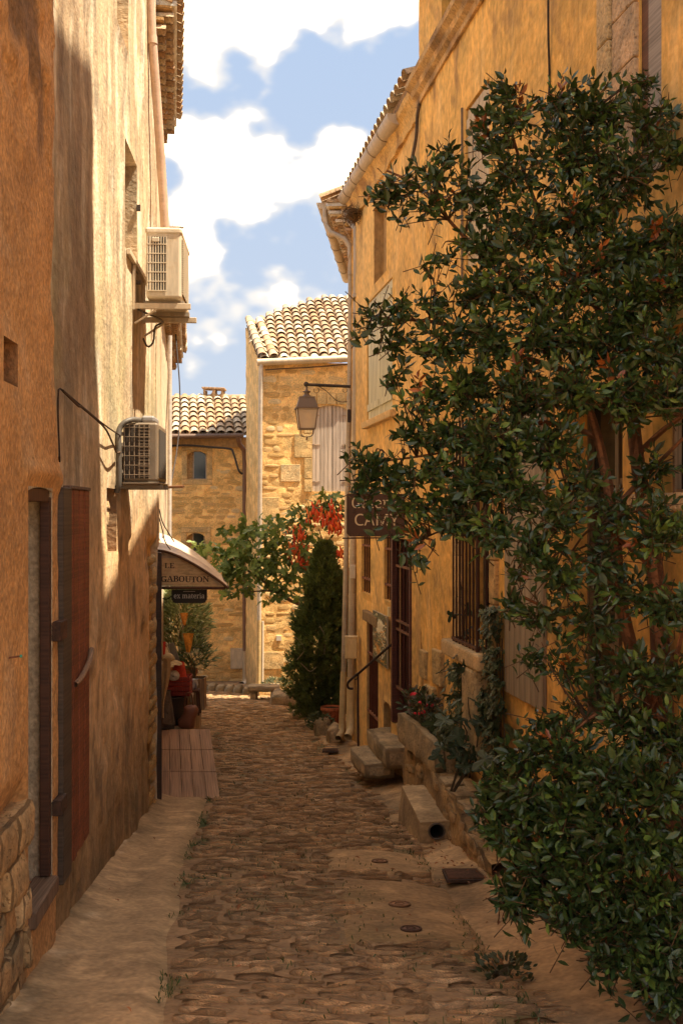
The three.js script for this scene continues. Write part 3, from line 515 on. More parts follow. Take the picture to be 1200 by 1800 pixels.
{ // rubble door jamb at its far end
  rubble(L2wall, LF, 9.88, 10.6, -3, -0.4, { rowMin: 0.1, rowMax: 0.2, wMin: 0.2, wMax: 0.4, thick: 0.022, seed: 23, miss: 0.03, tones: STONES.slice(0, 8) });
  // pink downpipe with its joint
  const px = [P(262, -40, 9.9), P(268, 70, 9.95), P(279, 220, 10.05), P(290, 400, 10.15), P(293, 520, 10.2)];
  const pipe = part(L2, 'downpipe', prep(tube(px, 0.042, 10), [0.58, 0.40, 0.29], { turn: true }), M.enamel, 'pink-painted downpipe');
  part(pipe, 'collar', prep(bar(P(267.5, 64, 9.95), P(268.5, 78, 9.95), 0.047, 10), [0.56, 0.39, 0.28]), M.enamel);
}

// ---------------------------------------------------------------- left side, shop house beyond, and the lower house behind it
const S1 = V(Lx(10.63), EYE, -10.63), S2 = P(283, 900, 14), S3 = P(301, 900, 20.6);
const L3F = frame(S1, S2.clone().sub(S1).normalize(), V(1, 0, -0.15)), L3len = S2.distanceTo(S1), L4F = frame(S2, S3.clone().sub(S2).normalize(), V(1, 0, -0.17)), L4len = S3.distanceTo(S2);
const L3col = (u, h) => mix3(mix3([0.55, 0.42, 0.26], [0.70, 0.55, 0.36], fb3(u * 3, h * 1, 5, 3)), [0.36, 0.24, 0.14], 0.7 * sst(0.55, 0.68, fb3(u * 4, h * 2, 8, 4)));
const L3 = thing('shop_house', 'narrow sunlit shop house with the canopy, past the cooling units on the left', 'house', V(S1.x, gy(S1.x, 11), -11));
const shopDoor = { u0: 0.12, u1: 1.5, h0: -3.3, h1: -0.75, depth: 0.5, col: [0.12, 0.07, 0.04] };
part(L3, 'wall', panel(L3F, { u0: 0, u1: L3len, h0: -4, h1: 4.72, step: 0.09, openings: [shopDoor], back: 0.6, col: L3col, disp: (u, h) => 0.05 * (fb3(u, h, 5, 3) - 0.5) }), M.plaster);
part(L3, 'inner_wall', prep(prism([[S1.x - 0.62, -S1.z], [S2.x - 0.62, -S2.z], [S2.x - 4, -S2.z], [S1.x - 4, -S1.z]], EYE - 4.5, EYE + 4.7), [0.3, 0.2, 0.12]), M.rough);
part(L3, 'door_frame', [prep(fbox(L3F, 0.02, 0.12, -3.4, -0.4, -0.1, 0.05, 0.01), [0.055, 0.03, 0.02], { turn: true }), prep(fbox(L3F, 0.121, 1.6, -0.75, -0.62, -0.08, 0.045, 0.01), [0.07, 0.04, 0.025])], M.paintWood);
genoise(L3, L3F, 0.02, L3len, 5.02, 2, 41, [0.62, 0.38, 0.16], 0.085);
{ const roof = part(L3, 'roof', prep(onFrame(L3F, box(L3len, 0.06, 3.2).translate(0, 0, -1.6).rotateX(0.4).translate(L3len / 2, 5.05, 0.16)), [0.4, 0.25, 0.14]), M.tile), r = rng(43), n = Math.floor(L3len / 0.19);
  for (let j = 0; j < 2; j++) for (let i = 0; i < n; i++) piece(roof, 'tile', TILES[Math.floor(r() * 8)], M.tile, L3F.at((i + 0.5) * L3len / n, 5.09 + j * 0.14, 0.25 - j * 0.36), L3F.rot.clone().multiply(new THREE.Quaternion().setFromEuler(new THREE.Euler(0.38, (r() - 0.5) * 0.06, 0)))); }
const L4 = thing('corner_house', 'lower ochre house at the left bend with a tiled eave, mostly hidden', 'house', V(S2.x, gy(S2.x, 14), -14));
part(L4, 'wall', panel(L4F, { u0: 0.01, u1: L4len, h0: -4.4, h1: 2.7, step: 0.12, back: 0.5, col: (u, h) => mix3(L3col(u, h), [0.72, 0.58, 0.42], 0.5), disp: (u, h) => 0.04 * (fb3(u, h, 15, 3) - 0.5) }), M.plaster);
part(L4, 'inner_wall', prep(prism([[S2.x - 0.5, -S2.z + 0.01], [S3.x - 0.5, -S3.z], [S3.x - 4, -S3.z], [S2.x - 4, -S2.z + 0.01]], EYE - 5, EYE + 2.7), [0.5, 0.38, 0.24]), M.rough);
genoise(L4, L4F, 0.02, L4len, 2.96, 2, 45, [0.62, 0.38, 0.16], 0.1);
{ const roof = part(L4, 'roof', prep(onFrame(L4F, box(L4len, 0.06, 3.2).translate(0, 0, -1.6).rotateX(0.4).translate(L4len / 2, 3.0, 0.18)), [0.4, 0.25, 0.14]), M.tile), r = rng(47), n = Math.floor(L4len / 0.2);
  for (let i = 0; i < n; i++) piece(roof, 'tile', TILES[Math.floor(r() * 8)], M.tile, L4F.at((i + 0.5) * L4len / n, 3.03, 0.28), L4F.rot.clone().multiply(new THREE.Quaternion().setFromEuler(new THREE.Euler(0.38, (r() - 0.5) * 0.06, 0))));
  part(L4, 'bracket', prep(bar(P(284, 857, 14.1), P(323, 855, 13.9), 0.018, 6), [0.2, 0.1, 0.05]), M.iron);
  part(L4, 'downpipe', prep(bar(P(299, 590, 15), P(298, 950, 15), 0.03, 8), [0.55, 0.5, 0.46], { turn: true }), M.enamel); }

// ---------------------------------------------------------------- right side, tall house
const Rcol = (u, h) => {
  const a = fb3(u * 0.9 + 3, h * 0.7, 4, 4), s = fb3((u * 0.8 + h * 0.55) * 2.2, (h - u) * 7, 9, 4), v = fb3(u * 6, h * 0.9, 14, 3);
  let c = mix3([0.74, 0.415, 0.105], [0.86, 0.52, 0.155], clamp(1.7 * (a - 0.25)));
  c = mix3(c, [0.40, 0.225, 0.085], 0.55 * sst(0.56, 0.7, s)); c = mix3(c, [0.84, 0.55, 0.21], 0.55 * sst(0.58, 0.72, v));
  c = mix3(c, [0.38, 0.20, 0.075], 0.8 * sst(0.57, 0.68, fb3(u * 2.2, h * 1.5, 24, 4)) * sst(-0.5, -1.6, h));
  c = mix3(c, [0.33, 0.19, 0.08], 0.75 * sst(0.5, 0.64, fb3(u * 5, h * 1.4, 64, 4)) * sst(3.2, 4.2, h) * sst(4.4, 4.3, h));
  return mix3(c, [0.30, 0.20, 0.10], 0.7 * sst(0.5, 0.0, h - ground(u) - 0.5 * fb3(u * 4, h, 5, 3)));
};
const R1 = thing('tall_house', 'tall ochre stone house with a projecting string course, on the right behind the big evergreen', 'house', V(Rx(9), gy(Rx(9), 9), -9));
const wGrille = { u0: 8.66, u1: 9.5, h0: -1.12, h1: 0.8, depth: 0.24 }, wLow = { u0: 6.15, u1: 7.1, h0: -1.35, h1: 0.7, depth: 0.24 }, wSide = { u0: 5.1, u1: 5.76, h0: 0.1, h1: 0.95, depth: 0.18 }, wTop = { u0: 5.66, u1: 5.92, h0: 1.8, h1: 4.1, depth: 0.16 }, wHigh = { u0: 9.75, u1: 10.3, h0: 4.5, h1: 5.45, depth: 0.2 }, wMid = { u0: 8.75, u1: 9.45, h0: 2.1, h1: 3.52, depth: 0.06, closed: true };
const courseJoint = (u, h) => { const row = Math.floor((h + 4) / 0.34), fr_ = (h + 4) / 0.34 - row, k = (u + (row % 2) * 0.4 + 0.2 * h3(row, 3, 1)) / 0.82; return Math.max(sst(0.05, 0.0, Math.min(fr_, 1 - fr_)), sst(0.025, 0.0, Math.min(k - Math.floor(k), 1 - k + Math.floor(k)))) * sst(0.46, 0.6, fb3(u * 0.8, h * 0.8, 55, 3)); };
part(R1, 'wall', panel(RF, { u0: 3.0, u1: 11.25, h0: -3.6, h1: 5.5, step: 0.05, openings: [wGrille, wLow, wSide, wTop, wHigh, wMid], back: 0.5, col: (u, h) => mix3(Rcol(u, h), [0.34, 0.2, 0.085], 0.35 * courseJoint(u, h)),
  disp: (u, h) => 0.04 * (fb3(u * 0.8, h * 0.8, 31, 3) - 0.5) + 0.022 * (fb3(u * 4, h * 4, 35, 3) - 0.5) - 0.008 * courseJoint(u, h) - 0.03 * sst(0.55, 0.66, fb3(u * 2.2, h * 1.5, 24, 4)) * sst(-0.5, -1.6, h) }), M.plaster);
part(R1, 'inner_wall', prep(prism([[Rx(3) + 0.5, 3], [Rx(11.25) + 0.5, 11.25], [Rx(11.25) + 6, 11.25], [Rx(3) + 6, 3]], EYE - 4, EYE + 5.5), [0.42, 0.28, 0.14]), M.rough);
part(R1, 'upper_wall', prep(prism([[Rx(3), 3], [Rx(6.27), 6.27], [Rx(6.27) + 5, 6.27], [Rx(3) + 5, 3]], EYE + 5.502, EYE + 9.0), [0.6, 0.4, 0.18]), M.plaster);  // unseen block, height and far end shaped for its shade on the left wall
part(R1, 'roof', [prep(prism([[Rx(6.29) - 0.3, 6.29], [Rx(11.3) - 0.3, 11.3], [Rx(11.3) + 6, 11.3], [Rx(6.29) + 6, 6.29]], EYE + 5.502, EYE + 5.66), TILE_TONES[0]), prep(prism([[Rx(3) - 0.32, 3], [Rx(6.28) - 0.32, 6.28], [Rx(6.28) + 5, 6.28], [Rx(3) + 5, 3]], EYE + 9.002, EYE + 9.2), TILE_TONES[0])], M.tile);
{ // string course with a moulded underside
  const s = new THREE.Shape([[0, 4.22], [0.025, 4.22], [0.03, 4.28], [0.07, 4.31], [0.085, 4.36], [0.135, 4.40], [0.14, 4.455], [0, 4.50]].map(([k, h]) => new THREE.Vector2(k, h)));
  const cuts = [3, 4.2, 5.1, 6.3, 7.5, 8.4, 9.5, 10.3, 11.3], course = group3('string_course', R1, RF.at(7, 4.3, 0));
  for (let i = 0; i < cuts.length - 1; i++) { const L = cuts[i + 1] - cuts[i] - 0.006, g = new THREE.ExtrudeGeometry(s, { depth: L, bevelEnabled: false, steps: 8 }); g.applyMatrix4(new THREE.Matrix4().makeBasis(V(0, 0, 1), V(0, 1, 0), V(1, 0, 0))).translate(cuts[i], 0, 0); g.computeVertexNormals(); part(course, 'stone', prep(roughen(onFrame(RF, g), 0.012, 5, i), (x, y, z) => mix3([0.62, 0.39, 0.17], [0.32, 0.19, 0.09], sst(0.45, 0.65, fb3(x * 6, y * 6, z * 6, 3)))), M.stone); }
}
// windows of the tall house
function glazed(house, fr, w, col, k, label, panes = [2, 3], glassCol = [0.5, 0.5, 0.45]) {
  const win = part(house, 'window', prep(fbox(fr, w.u0, w.u1, w.h0, w.h1, k - 0.02, k - 0.012), glassCol), M.glass, label), f = 0.05;
  const us = [], hs = []; for (let i = 0; i <= panes[0]; i++) us.push(mix(w.u0, w.u1, i / panes[0])); for (let i = 0; i <= panes[1]; i++) hs.push(mix(w.h0, w.h1, i / panes[1]));
  part(win, 'frame', [...us.map((u, i) => fbox(fr, u - (i === 0 ? 0 : f / 2), u + (i === panes[0] ? 0 : f / 2), w.h0, w.h1, k - 0.01, k + 0.03)), ...hs.map((h, i) => fbox(fr, w.u0, w.u1, h - (i === 0 ? 0 : 0.02), h + (i === panes[1] ? 0 : 0.02), k - 0.009, k + 0.022))].map((g) => prep(g, col)), M.paintWood);
  return win;
}
glazed(R1, RF, wGrille, [0.24, 0.17, 0.10], -0.2, 'small-paned window behind an iron grille', [2, 4]);
glazed(R1, RF, wLow, [0.2, 0.15, 0.1], -0.2, undefined, [2, 4]);
glazed(R1, RF, wSide, [0.62, 0.45, 0.3], -0.14, undefined, [2, 2], [0.7, 0.6, 0.45]);
glazed(R1, RF, wHigh, [0.10, 0.06, 0.04], -0.16, undefined, [2, 3], [0.2, 0.15, 0.1]);
{ // window surrounds, sills, grille, shutters
  const jamb = (u0, u1, h0, h1, k, seed, col = [0.66, 0.44, 0.2]) => { const r = rng(seed), g = group3('window_surround', R1, RF.at(u0, h0, 0)); for (let h = h0; h < h1 - 0.05;) { const q = Math.min(h1, h + rr(r, 0.26, 0.46)); part(g, 'stone', prep(fbox(RF, u0, u1, h + 0.004, q, -0.05, k, 0.012), mul3(col, rr(r, 0.86, 1.08))), M.stone); h = q; } };
  jamb(9.52, 9.68, -1.14, 0.85, 0.045, 1); jamb(9.685, 9.8, -1.14, 0.85, 0.022, 2); jamb(8.5, 8.64, -1.14, 0.85, 0.04, 3);
  jamb(5.935, 6.24, 1.75, 4.1, 0.03, 4, [0.60, 0.40, 0.23]); jamb(6.245, 6.42, 1.75, 4.1, 0.05, 5, [0.68, 0.46, 0.22]);
  part(R1, 'sill', prep(roughen(fbox(RF, 8.5, 9.66, -1.26, -1.125, -0.2, 0.17, 0.02), 0.01, 6, 4), [0.60, 0.42, 0.22]), M.stone);
  part(R1, 'sill', prep(fbox(RF, 5.0, 5.85, 0.0, 0.095, -0.1, 0.12, 0.015), [0.74, 0.5, 0.27]), M.stone);
  part(R1, 'pillar', prep(roughen(fbox(RF, 8.62, 9.0, -2.0, -1.262, -0.05, 0.17, 0.03), 0.015, 5, 9), (x, y, z) => mix3([0.58, 0.42, 0.23], [0.26, 0.2, 0.09], 0.7 * sst(0.5, 0.65, fb3(x * 5, y * 5, z * 5, 3)))), M.stone, 'pale stone block under the grille window');
  const gr = group3('grille', R1, RF.at(9.2, -1.1, 0.2)), ic = [0.085, 0.036, 0.02], K = 0.11;
  for (let i = 0; i < 7; i++) { const u = 9.46 - i * 0.105; part(gr, 'bar', prep(bar(RF.at(u, -1.2, K), RF.at(u, 0.78, K), 0.0095, 6), ic), M.iron); }
  part(gr, 'corner_bar', prep(bar(RF.at(8.7, -1.5, K), RF.at(8.7, 0.78, K), 0.017, 7), ic), M.iron);
  part(gr, 'corner_bar', prep(bar(RF.at(8.72, -1.45, 0.03), RF.at(8.72, 0.78, 0.03), 0.013, 7), ic), M.iron);
  for (const h of [-1.1, -0.18, 0.7]) { part(gr, 'rail', prep(fbox(RF, 8.69, 9.48, h - 0.012, h + 0.012, K - 0.012, K + 0.012), [0.13, 0.06, 0.03]), M.iron); part(gr, 'rail', prep(fbox(RF, 8.69, 8.715, h - 0.012, h + 0.012, 0, K - 0.013), [0.10, 0.045, 0.025]), M.iron); part(gr, 'rail', prep(fbox(RF, 9.46, 9.48, h - 0.012, h + 0.012, -0.03, K - 0.013), ic), M.iron); }
  const sh = group3('shutter', R1, RF.at(7.8, -0.5, 0)); sh.userData.label = 'grey-taupe boarded shutter folded back on the wall';
  boards(sh, RF, 7.36, 8.22, -1.36, 0.72, 0.012, 7, [0.36, 0.30, 0.225], M.paintWood, 5, 0.03, [0.94]);
  const sh3 = group3('shutter', R1, RF.at(9.1, 2.8, 0)); sh3.userData.label = 'closed pale shutters of the upper window';
  boards(sh3, RF, 8.76, 9.095, 2.11, 3.5, -0.045, 3, [0.60, 0.5, 0.35], M.paintWood, 7, 0.03, [0.12, 0.9]); boards(sh3, RF, 9.105, 9.44, 2.11, 3.5, -0.045, 3, [0.58, 0.48, 0.34], M.paintWood, 8, 0.03, [0.12, 0.9]);
  part(R1, 'shutter_catch', prep(bar(RF.at(9.5, 2.05, 0.02), RF.at(9.5, 3.55, 0.02), 0.012, 6), [0.25, 0.22, 0.18]), M.iron);
  const tw = group3('window', R1, RF.at(5.8, 3, 0)); tw.userData.label = 'tall window with a brown frame and grey leaf';
  part(tw, 'frame', prep(fbox(RF, 5.84, 5.918, 1.81, 4.1, -0.14, -0.01), [0.14, 0.055, 0.03], { turn: true }), M.paintWood);
  part(tw, 'leaf', prep(fbox(RF, 5.67, 5.84, 1.81, 4.1, -0.05, -0.01, 0.004), [0.34, 0.29, 0.25], { turn: true }), M.paintWood);
  part(tw, 'shutter_stop', prep(fbox(RF, 5.62, 5.72, 1.93, 1.99, 0, 0.13), [0.03, 0.025, 0.02]), M.iron);
  // repaired stones low on the wall by the door
  for (const [u, w, h, hg] of [[11.0, 0.25, -1.55, 0.28], [10.75, 0.32, -1.88, 0.3], [10.42, 0.3, -1.5, 0.34], [10.98, 0.3, -2.2, 0.34], [10.5, 0.36, -2.0, 0.26]]) part(R1, 'stone', prep(roughen(fbox(RF, u - w / 2, u + w / 2, h - hg / 2, h + hg / 2, -0.05, 0.032, 0.014), 0.012, 7, u), mul3([0.66, 0.45, 0.2], 0.9 + 0.1 * Math.sin(u * 9))), M.stone);
  part(R1, 'cable', prep(tube([P(963, -30, dr(962, 0.03)), P(963, 60, dr(962, 0.03)), P(965, 140, dr(963, 0.02)), P(962, 210, dr(962, 0.03))], 0.008, 6), [0.05, 0.035, 0.02]), M.iron);
  part(R1, 'cable', prep(tube([P(738, 176, 11.15), P(733, 205, 11.2), P(731, 240, 11.25), P(724, 278, 11.3), P(716, 300, 11.4)], 0.017, 6), [0.10, 0.08, 0.06]), M.iron);
}

// ---------------------------------------------------------------- right side, lower house with the gallery
const R2 = thing('gallery_house', 'lower ochre house with rusty barred openings and round gutters at the corner on the right', 'house', V(Rx(13), gy(Rx(13), 13), -13));
const door2 = { u0: 11.6, u1: 12.62, h0: -2.45, h1: -0.3, depth: 0.2 }, cellar = { u0: 13.5, u1: 14.3, h0: -2.95, h1: -1.42, depth: 0.22, col: [0.5, 0.32, 0.14] }, hole = { u0: 12.7, u1: 13.15, h0: -2.7, h1: -2.28, depth: 0.2, closed: true, arch: 0.06, col: [0.42, 0.26, 0.11] }, bw1 = { u0: 14.02, u1: 14.7, h0: -1.08, h1: -0.2, depth: 0.14 }, bw2 = { u0: 12.66, u1: 13.12, h0: -1.06, h1: -0.2, depth: 0.14 }, blind = { u0: 12.98, u1: 13.78, h0: 2.9, h1: 3.85, depth: 0.12, closed: true, col: [0.44, 0.27, 0.115] }, wShut = { u0: 12.62, u1: 14.28, h0: 1.2, h1: 2.75, depth: 0.08, closed: true };
part(R2, 'wall', panel(RF, { u0: 11.26, u1: 15.5, h0: -4, h1: 4.3, step: 0.055, openings: [door2, cellar, hole, bw1, bw2, blind, wShut], back: 0.45, col: (u, h) => mix3(Rcol(u + 20, h), [0.70, 0.47, 0.2], 0.35),
  disp: (u, h) => -0.02 + 0.03 * (fb3(u * 0.9, h * 0.9, 71, 3) - 0.5) + 0.02 * (fb3(u * 4, h * 4, 75, 3) - 0.5) }), M.plaster);
const C2 = RF.at(15.5, 0, 0), C3 = P(653, 900, 20.6), R2G = frame(C2, C3.clone().sub(C2).normalize(), V(-1, 0, -0.1)), R2Glen = C3.distanceTo(C2);
part(R2, 'wall', panel(R2G, { u0: 0.0, u1: R2Glen, h0: -4.4, h1: 4.3, step: 0.12, back: 0.45, col: (u, h) => Rcol(u + 40, h), disp: () => 0 }), M.plaster);
part(R2, 'inner_wall', prep(prism([[Rx(11.26) + 0.45, 11.27], [C2.x + 0.48, 15.45], [C3.x + 0.46, -C3.z], [C3.x + 1.4, -C3.z], [Rx(11.26) + 6, 11.27]], EYE - 4.6, EYE + 4.3), [0.42, 0.28, 0.14]), M.rough);
const eaveCol = [0.60, 0.385, 0.16];
{ const s = new THREE.Shape([[-0.1, 4.12], [0.01, 4.12], [0.015, 4.22], [0.045, 4.30], [0.09, 4.36], [0.10, 4.43], [-0.1, 4.45]].map(([k, h]) => new THREE.Vector2(k, h))), g = new THREE.ExtrudeGeometry(s, { depth: 4.2, bevelEnabled: false, steps: 40 }).applyMatrix4(new THREE.Matrix4().makeBasis(V(0, 0, 1), V(0, 1, 0), V(1, 0, 0))).translate(11.28, 0, 0); g.computeVertexNormals(); part(R2, 'cornice', prep(roughen(onFrame(RF, g), 0.03, 4, 3), (x, y, z) => mix3([0.70, 0.43, 0.15], [0.36, 0.2, 0.08], sst(0.45, 0.65, fb3(x * 5, y * 5, z * 5, 4)))), M.rough); }
genoise(R2, R2G, 0.02, R2Glen, 4.42, 3, 52, eaveCol);
{
  const roof = part(R2, 'roof', prep(prism([[Rx(11.3) - 0.07, 11.28], [C2.x - 0.07, 15.52], [C2.x - 0.36, 15.52], [C3.x - 0.36, -C3.z], [C3.x + 1.4, -C3.z], [Rx(11.28) + 6, 11.28]], EYE + 4.452, EYE + 4.5), [0.4, 0.25, 0.14]), M.tile), r = rng(53);
  const slope = (fr, u, k, h) => { const q = fr.rot.clone().multiply(new THREE.Quaternion().setFromEuler(new THREE.Euler(0.36 + (r() - 0.5) * 0.05, (r() - 0.5) * 0.07, (r() - 0.5) * 0.06))); piece(roof, 'tile', TILES[Math.floor(r() * 8)], M.tile, fr.at(u, h, k), q); };
  for (let i = 0; i < 22; i++) for (let j = 0; j < 3; j++) slope(RF, 11.36 + i * 0.2, 0.13 - j * 0.36, 4.56 + j * 0.125);
  for (let i = 0; i < 24; i++) for (let j = 0; j < 2; j++) slope(R2G, 0.12 + i * 0.2, 0.46 - j * 0.36, 4.53 + j * 0.125);
  part(roof, 'ridge', prep(onFrame(RF, box(4.2, 0.05, 3).translate(0, 0, -1.5).rotateX(0.34).translate(13.4, 4.52, 0.06)), [0.42, 0.27, 0.15]), M.tile);
  const zc = [0.50, 0.40, 0.29];
  const gutter = (a, b, rad, name, n) => { const L = a.distanceTo(b), g = new THREE.CylinderGeometry(rad, rad, L, 14, 1, true, Math.PI * 0.0, Math.PI), pts = []; for (let i = 0; i <= 10; i++) pts.push(i); const dir = b.clone().sub(a).normalize();
    g.rotateX(Math.PI / 2); const X = new THREE.Vector3().crossVectors(UP, dir).normalize(), Y = new THREE.Vector3().crossVectors(dir, X); const m = new THREE.Matrix4().makeBasis(Y.clone().negate(), X, dir);
    g.applyMatrix4(m).translate((a.x + b.x) / 2, (a.y + b.y) / 2, (a.z + b.z) / 2);
    const caps = [a, b].map((c) => new THREE.CircleGeometry(rad, 14, 0, Math.PI).applyMatrix4(new THREE.Matrix4().makeBasis(X.clone().negate(), Y.clone().negate(), dir)).translate(c.x, c.y, c.z));
    const p = part(R2, name, [prep(g, zc), ...caps.map((c) => prep(c, mul3(zc, 1.15)))], M.zinc);
    for (let i = 1; i < n; i++) { const c = a.clone().lerp(b, i / n), t = new THREE.TorusGeometry(rad + 0.004, 0.006, 6, 14, Math.PI).applyMatrix4(new THREE.Matrix4().makeBasis(X.clone().negate(), Y.clone().negate(), dir)).translate(c.x, c.y, c.z); part(p, 'gutter_bracket', prep(t, mul3(zc, 0.6)), M.zinc); }
    const lip = part(p, 'gutter_lip', prep(bar(a.clone().addScaledVector(X, -rad), b.clone().addScaledVector(X, -rad), 0.009, 6), zc), M.zinc); return p; };
  gutter(P(698, 200, 12.0), P(604, 352, 15.7), 0.115, 'gutter', 6);
  gutter(P(566, 356, 15.75), P(609, 490, 20.6), 0.085, 'gutter', 6);
  const pipe = (pts, rad, y1, name) => { const up = part(R2, 'downpipe', prep(tube(pts.slice(0, y1), rad, 10, 6), [0.47, 0.385, 0.29], { turn: true }), M.zinc, name); const low = part(R2, 'downpipe_foot', prep(tube(pts.slice(y1 - 1), rad * 1.16, 10, 6), [0.52, 0.385, 0.20], { turn: true }), M.enamel); return [up, low]; };
  const A = [P(571, 366, 15.75), P(573, 392, 15.75), P(583, 410, 15.7), P(600, 416, 15.65), P(612, 428, 15.6), P(616, 460, 15.58), P(615, 640, 15.56), P(611, 840, 15.54), P(607, 1040, 15.5), P(604, 1180, 15.48), P(602, 1240, 15.46), P(600, 1284, 15.42), P(594, 1298, 15.2)];
  const B = [P(606, 357, 15.65), P(606, 374, 15.6), P(614, 388, 15.5), P(624, 400, 15.4), P(627, 425, 15.36), P(626, 620, 15.34), P(623, 840, 15.3), P(619, 1040, 15.26), P(617, 1190, 15.22), P(616, 1250, 15.2), P(616, 1282, 15.1), P(611, 1296, 14.95)];
  const [pa] = pipe(A, 0.04, 10, 'thinner zinc downpipe with an elbow'), [pb] = pipe(B, 0.052, 9, 'wider zinc downpipe');
  for (const [py, x] of [[480, 616], [700, 614], [1000, 608], [1120, 606]]) part(pa, 'pipe_clip', prep(bar(P(x, py - 3, 15.56), P(x, py + 3, 15.56), 0.046, 10), [0.42, 0.36, 0.3]), M.zinc);
  for (const [py, x] of [[520, 626], [880, 622], [1055, 619], [1160, 617]]) part(pb, 'pipe_clip', prep(bar(P(x, py - 3, 15.3), P(x, py + 3, 15.3), 0.058, 10), [0.42, 0.36, 0.3]), M.zinc);
}
{ // doors, bars, shutters of the gallery house
  const ir = [0.10, 0.027, 0.02], door = group3('door', R2, RF.at(12.1, -2.4, 0)); door.userData.label = 'dark red-brown boarded door with iron bars';
  boards(door, RF, 11.61, 12.61, -2.44, -0.31, -0.17, 7, [0.055, 0.017, 0.012], M.paintWood, 13, 0.04, [0.08, 0.5]);
  for (let i = 0; i < 5; i++) part(door, 'bar', prep(bar(RF.at(11.72 + i * 0.2, -2.0, -0.03), RF.at(11.72 + i * 0.2, -0.33, -0.03), 0.011, 6), i === 0 || i === 3 ? [0.42, 0.26, 0.12] : ir), M.iron);
  for (const h of [-2.02, -1.35, -1.25, -0.62]) part(door, 'rail', prep(fbox(RF, 11.62, 12.6, h - 0.014, h + 0.014, -0.045, -0.02), [0.2, 0.1, 0.06]), M.iron);
  part(door, 'door_frame', [prep(fbox(RF, 12.54, 12.618, -2.44, -0.31, -0.12, 0.02, 0.006), ir, { turn: true }), prep(fbox(RF, 11.602, 11.66, -2.44, -0.31, -0.12, 0.02, 0.006), ir, { turn: true })], M.paintWood);
  for (const [w, n, label] of [[cellar, 5, 'low cellar door behind rusty bars'], [bw1, 4], [bw2, 3]]) {
    const k = -w.depth + 0.03, win = part(R2, w === cellar ? 'door' : 'window', prep(fbox(RF, w.u0, w.u1, w.h0, w.h1, k - 0.03, k - 0.02), w === cellar ? [0.10, 0.03, 0.018] : [0.34, 0.21, 0.11]), M.paintWood, label);
    for (let i = 0; i < n; i++) { const u = mix(w.u0, w.u1, (i + 0.6) / (n + 0.2)); part(win, 'bar', prep(bar(RF.at(u, w.h0 + 0.01, -0.03), RF.at(u, w.h1 - 0.02, -0.03), w === cellar ? 0.016 : 0.012, 6), w === cellar ? [0.15, 0.045, 0.025] : [0.11, 0.04, 0.024]), M.iron); }
    for (const t of [0.12, 0.62]) part(win, 'rail', prep(fbox(RF, w.u0 + 0.01, w.u1 - 0.01, mix(w.h0, w.h1, t + 0.1) - 0.013, mix(w.h0, w.h1, t + 0.1) + 0.013, -0.035, -0.005), [0.26, 0.11, 0.06]), M.rusty);
  }
  part(R2, 'lintel', prep(roughen(fbox(RF, 13.4, 14.45, -1.44, -1.3, -0.1, 0.035, 0.02), 0.03, 6, 3), [0.30, 0.19, 0.09]), M.stone);
  const sh = group3('shutter', R2, RF.at(13.4, 2, 0)); sh.userData.label = 'closed pale green shutters';
  boards(sh, RF, 12.64, 13.44, 1.21, 2.74, -0.05, 5, [0.62, 0.60, 0.42], M.paintWood, 15, 0.035, [0.1, 0.9]); boards(sh, RF, 13.46, 14.26, 1.21, 2.74, -0.05, 5, [0.64, 0.62, 0.44], M.paintWood, 16, 0.035, [0.1, 0.9]);
  part(R2, 'sill', prep(fbox(RF, 12.5, 14.4, 1.1, 1.19, -0.05, 0.06, 0.012), [0.66, 0.44, 0.2]), M.stone);
  part(R2, 'ledge', prep(fbox(RF, 13.0, 14.1, 0.62, 0.66, -0.02, 0.04, 0.008), [0.4, 0.22, 0.09]), M.stone);
}

// ---------------------------------------------------------------- houses across the end of the lane
const rayPlane = (px, py, o, N) => { const d = P(px, py, 1).sub(V(0, EYE, 0)), c = V(0, EYE, 0); return c.addScaledVector(d, o.clone().sub(V(0, EYE, 0)).dot(N) / d.dot(N)); };
const inPoly = (x, y, pg) => { let c = false; for (let i = 0, j = pg.length - 1; i < pg.length; j = i++) if ((pg[i][1] > y) !== (pg[j][1] > y) && x < (pg[j][0] - pg[i][0]) * (y - pg[i][1]) / (pg[j][1] - pg[i][1]) + pg[i][0]) c = !c; return c; };
const Bcol = (u, h) => { let c = mix3([0.80, 0.52, 0.205], [0.88, 0.60, 0.27], fb3(u * 1.6, h * 2.2, 4, 4)); c = mix3(c, [0.66, 0.40, 0.14], 0.6 * sst(0.52, 0.66, fb3(u * 5, h * 8, 9, 4))); return mix3(c, [0.36, 0.23, 0.11], 0.55 * sst(0.9, 0.1, h + 3.9)); };
const Bdisp = (u, h) => 0.03 * (fb3(u * 2, h * 2, 3, 3) - 0.5) + 0.028 * (fb3(u * 5, h * 11, 7, 3) - 0.5);
function roofOn(house, fr, u0, h, over, slope, pxPoly, seed, n0, n1, rows, exact) {
  const o = fr.at(u0, h, over), E = fr.t.clone().normalize(), S = fr.n.clone().negate().multiplyScalar(1).setY(slope).normalize(), N = new THREE.Vector3().crossVectors(E, S).normalize(); if (N.y < 0) N.negate();
  const pg = pxPoly.map(([x, y]) => { const p = rayPlane(x, y, o, N).sub(o); return [p.dot(E), p.dot(S)]; });
  const sg = new THREE.ShapeGeometry(new THREE.Shape(pg.map(([a, b]) => new THREE.Vector2(a, b)))).applyMatrix4(new THREE.Matrix4().makeBasis(E, S, new THREE.Vector3().crossVectors(E, S))).translate(o.x, o.y, o.z);
  const roof = part(house, 'roof', prep(sg, [0.34, 0.22, 0.12]), M.tile);
  tiledRoof(roof, o, E, S, (u, s) => inPoly(u, s, pg), n0, n1, rows, 0.205, 0.37, seed);
  return { roof, o, E, S, N, pg };
}
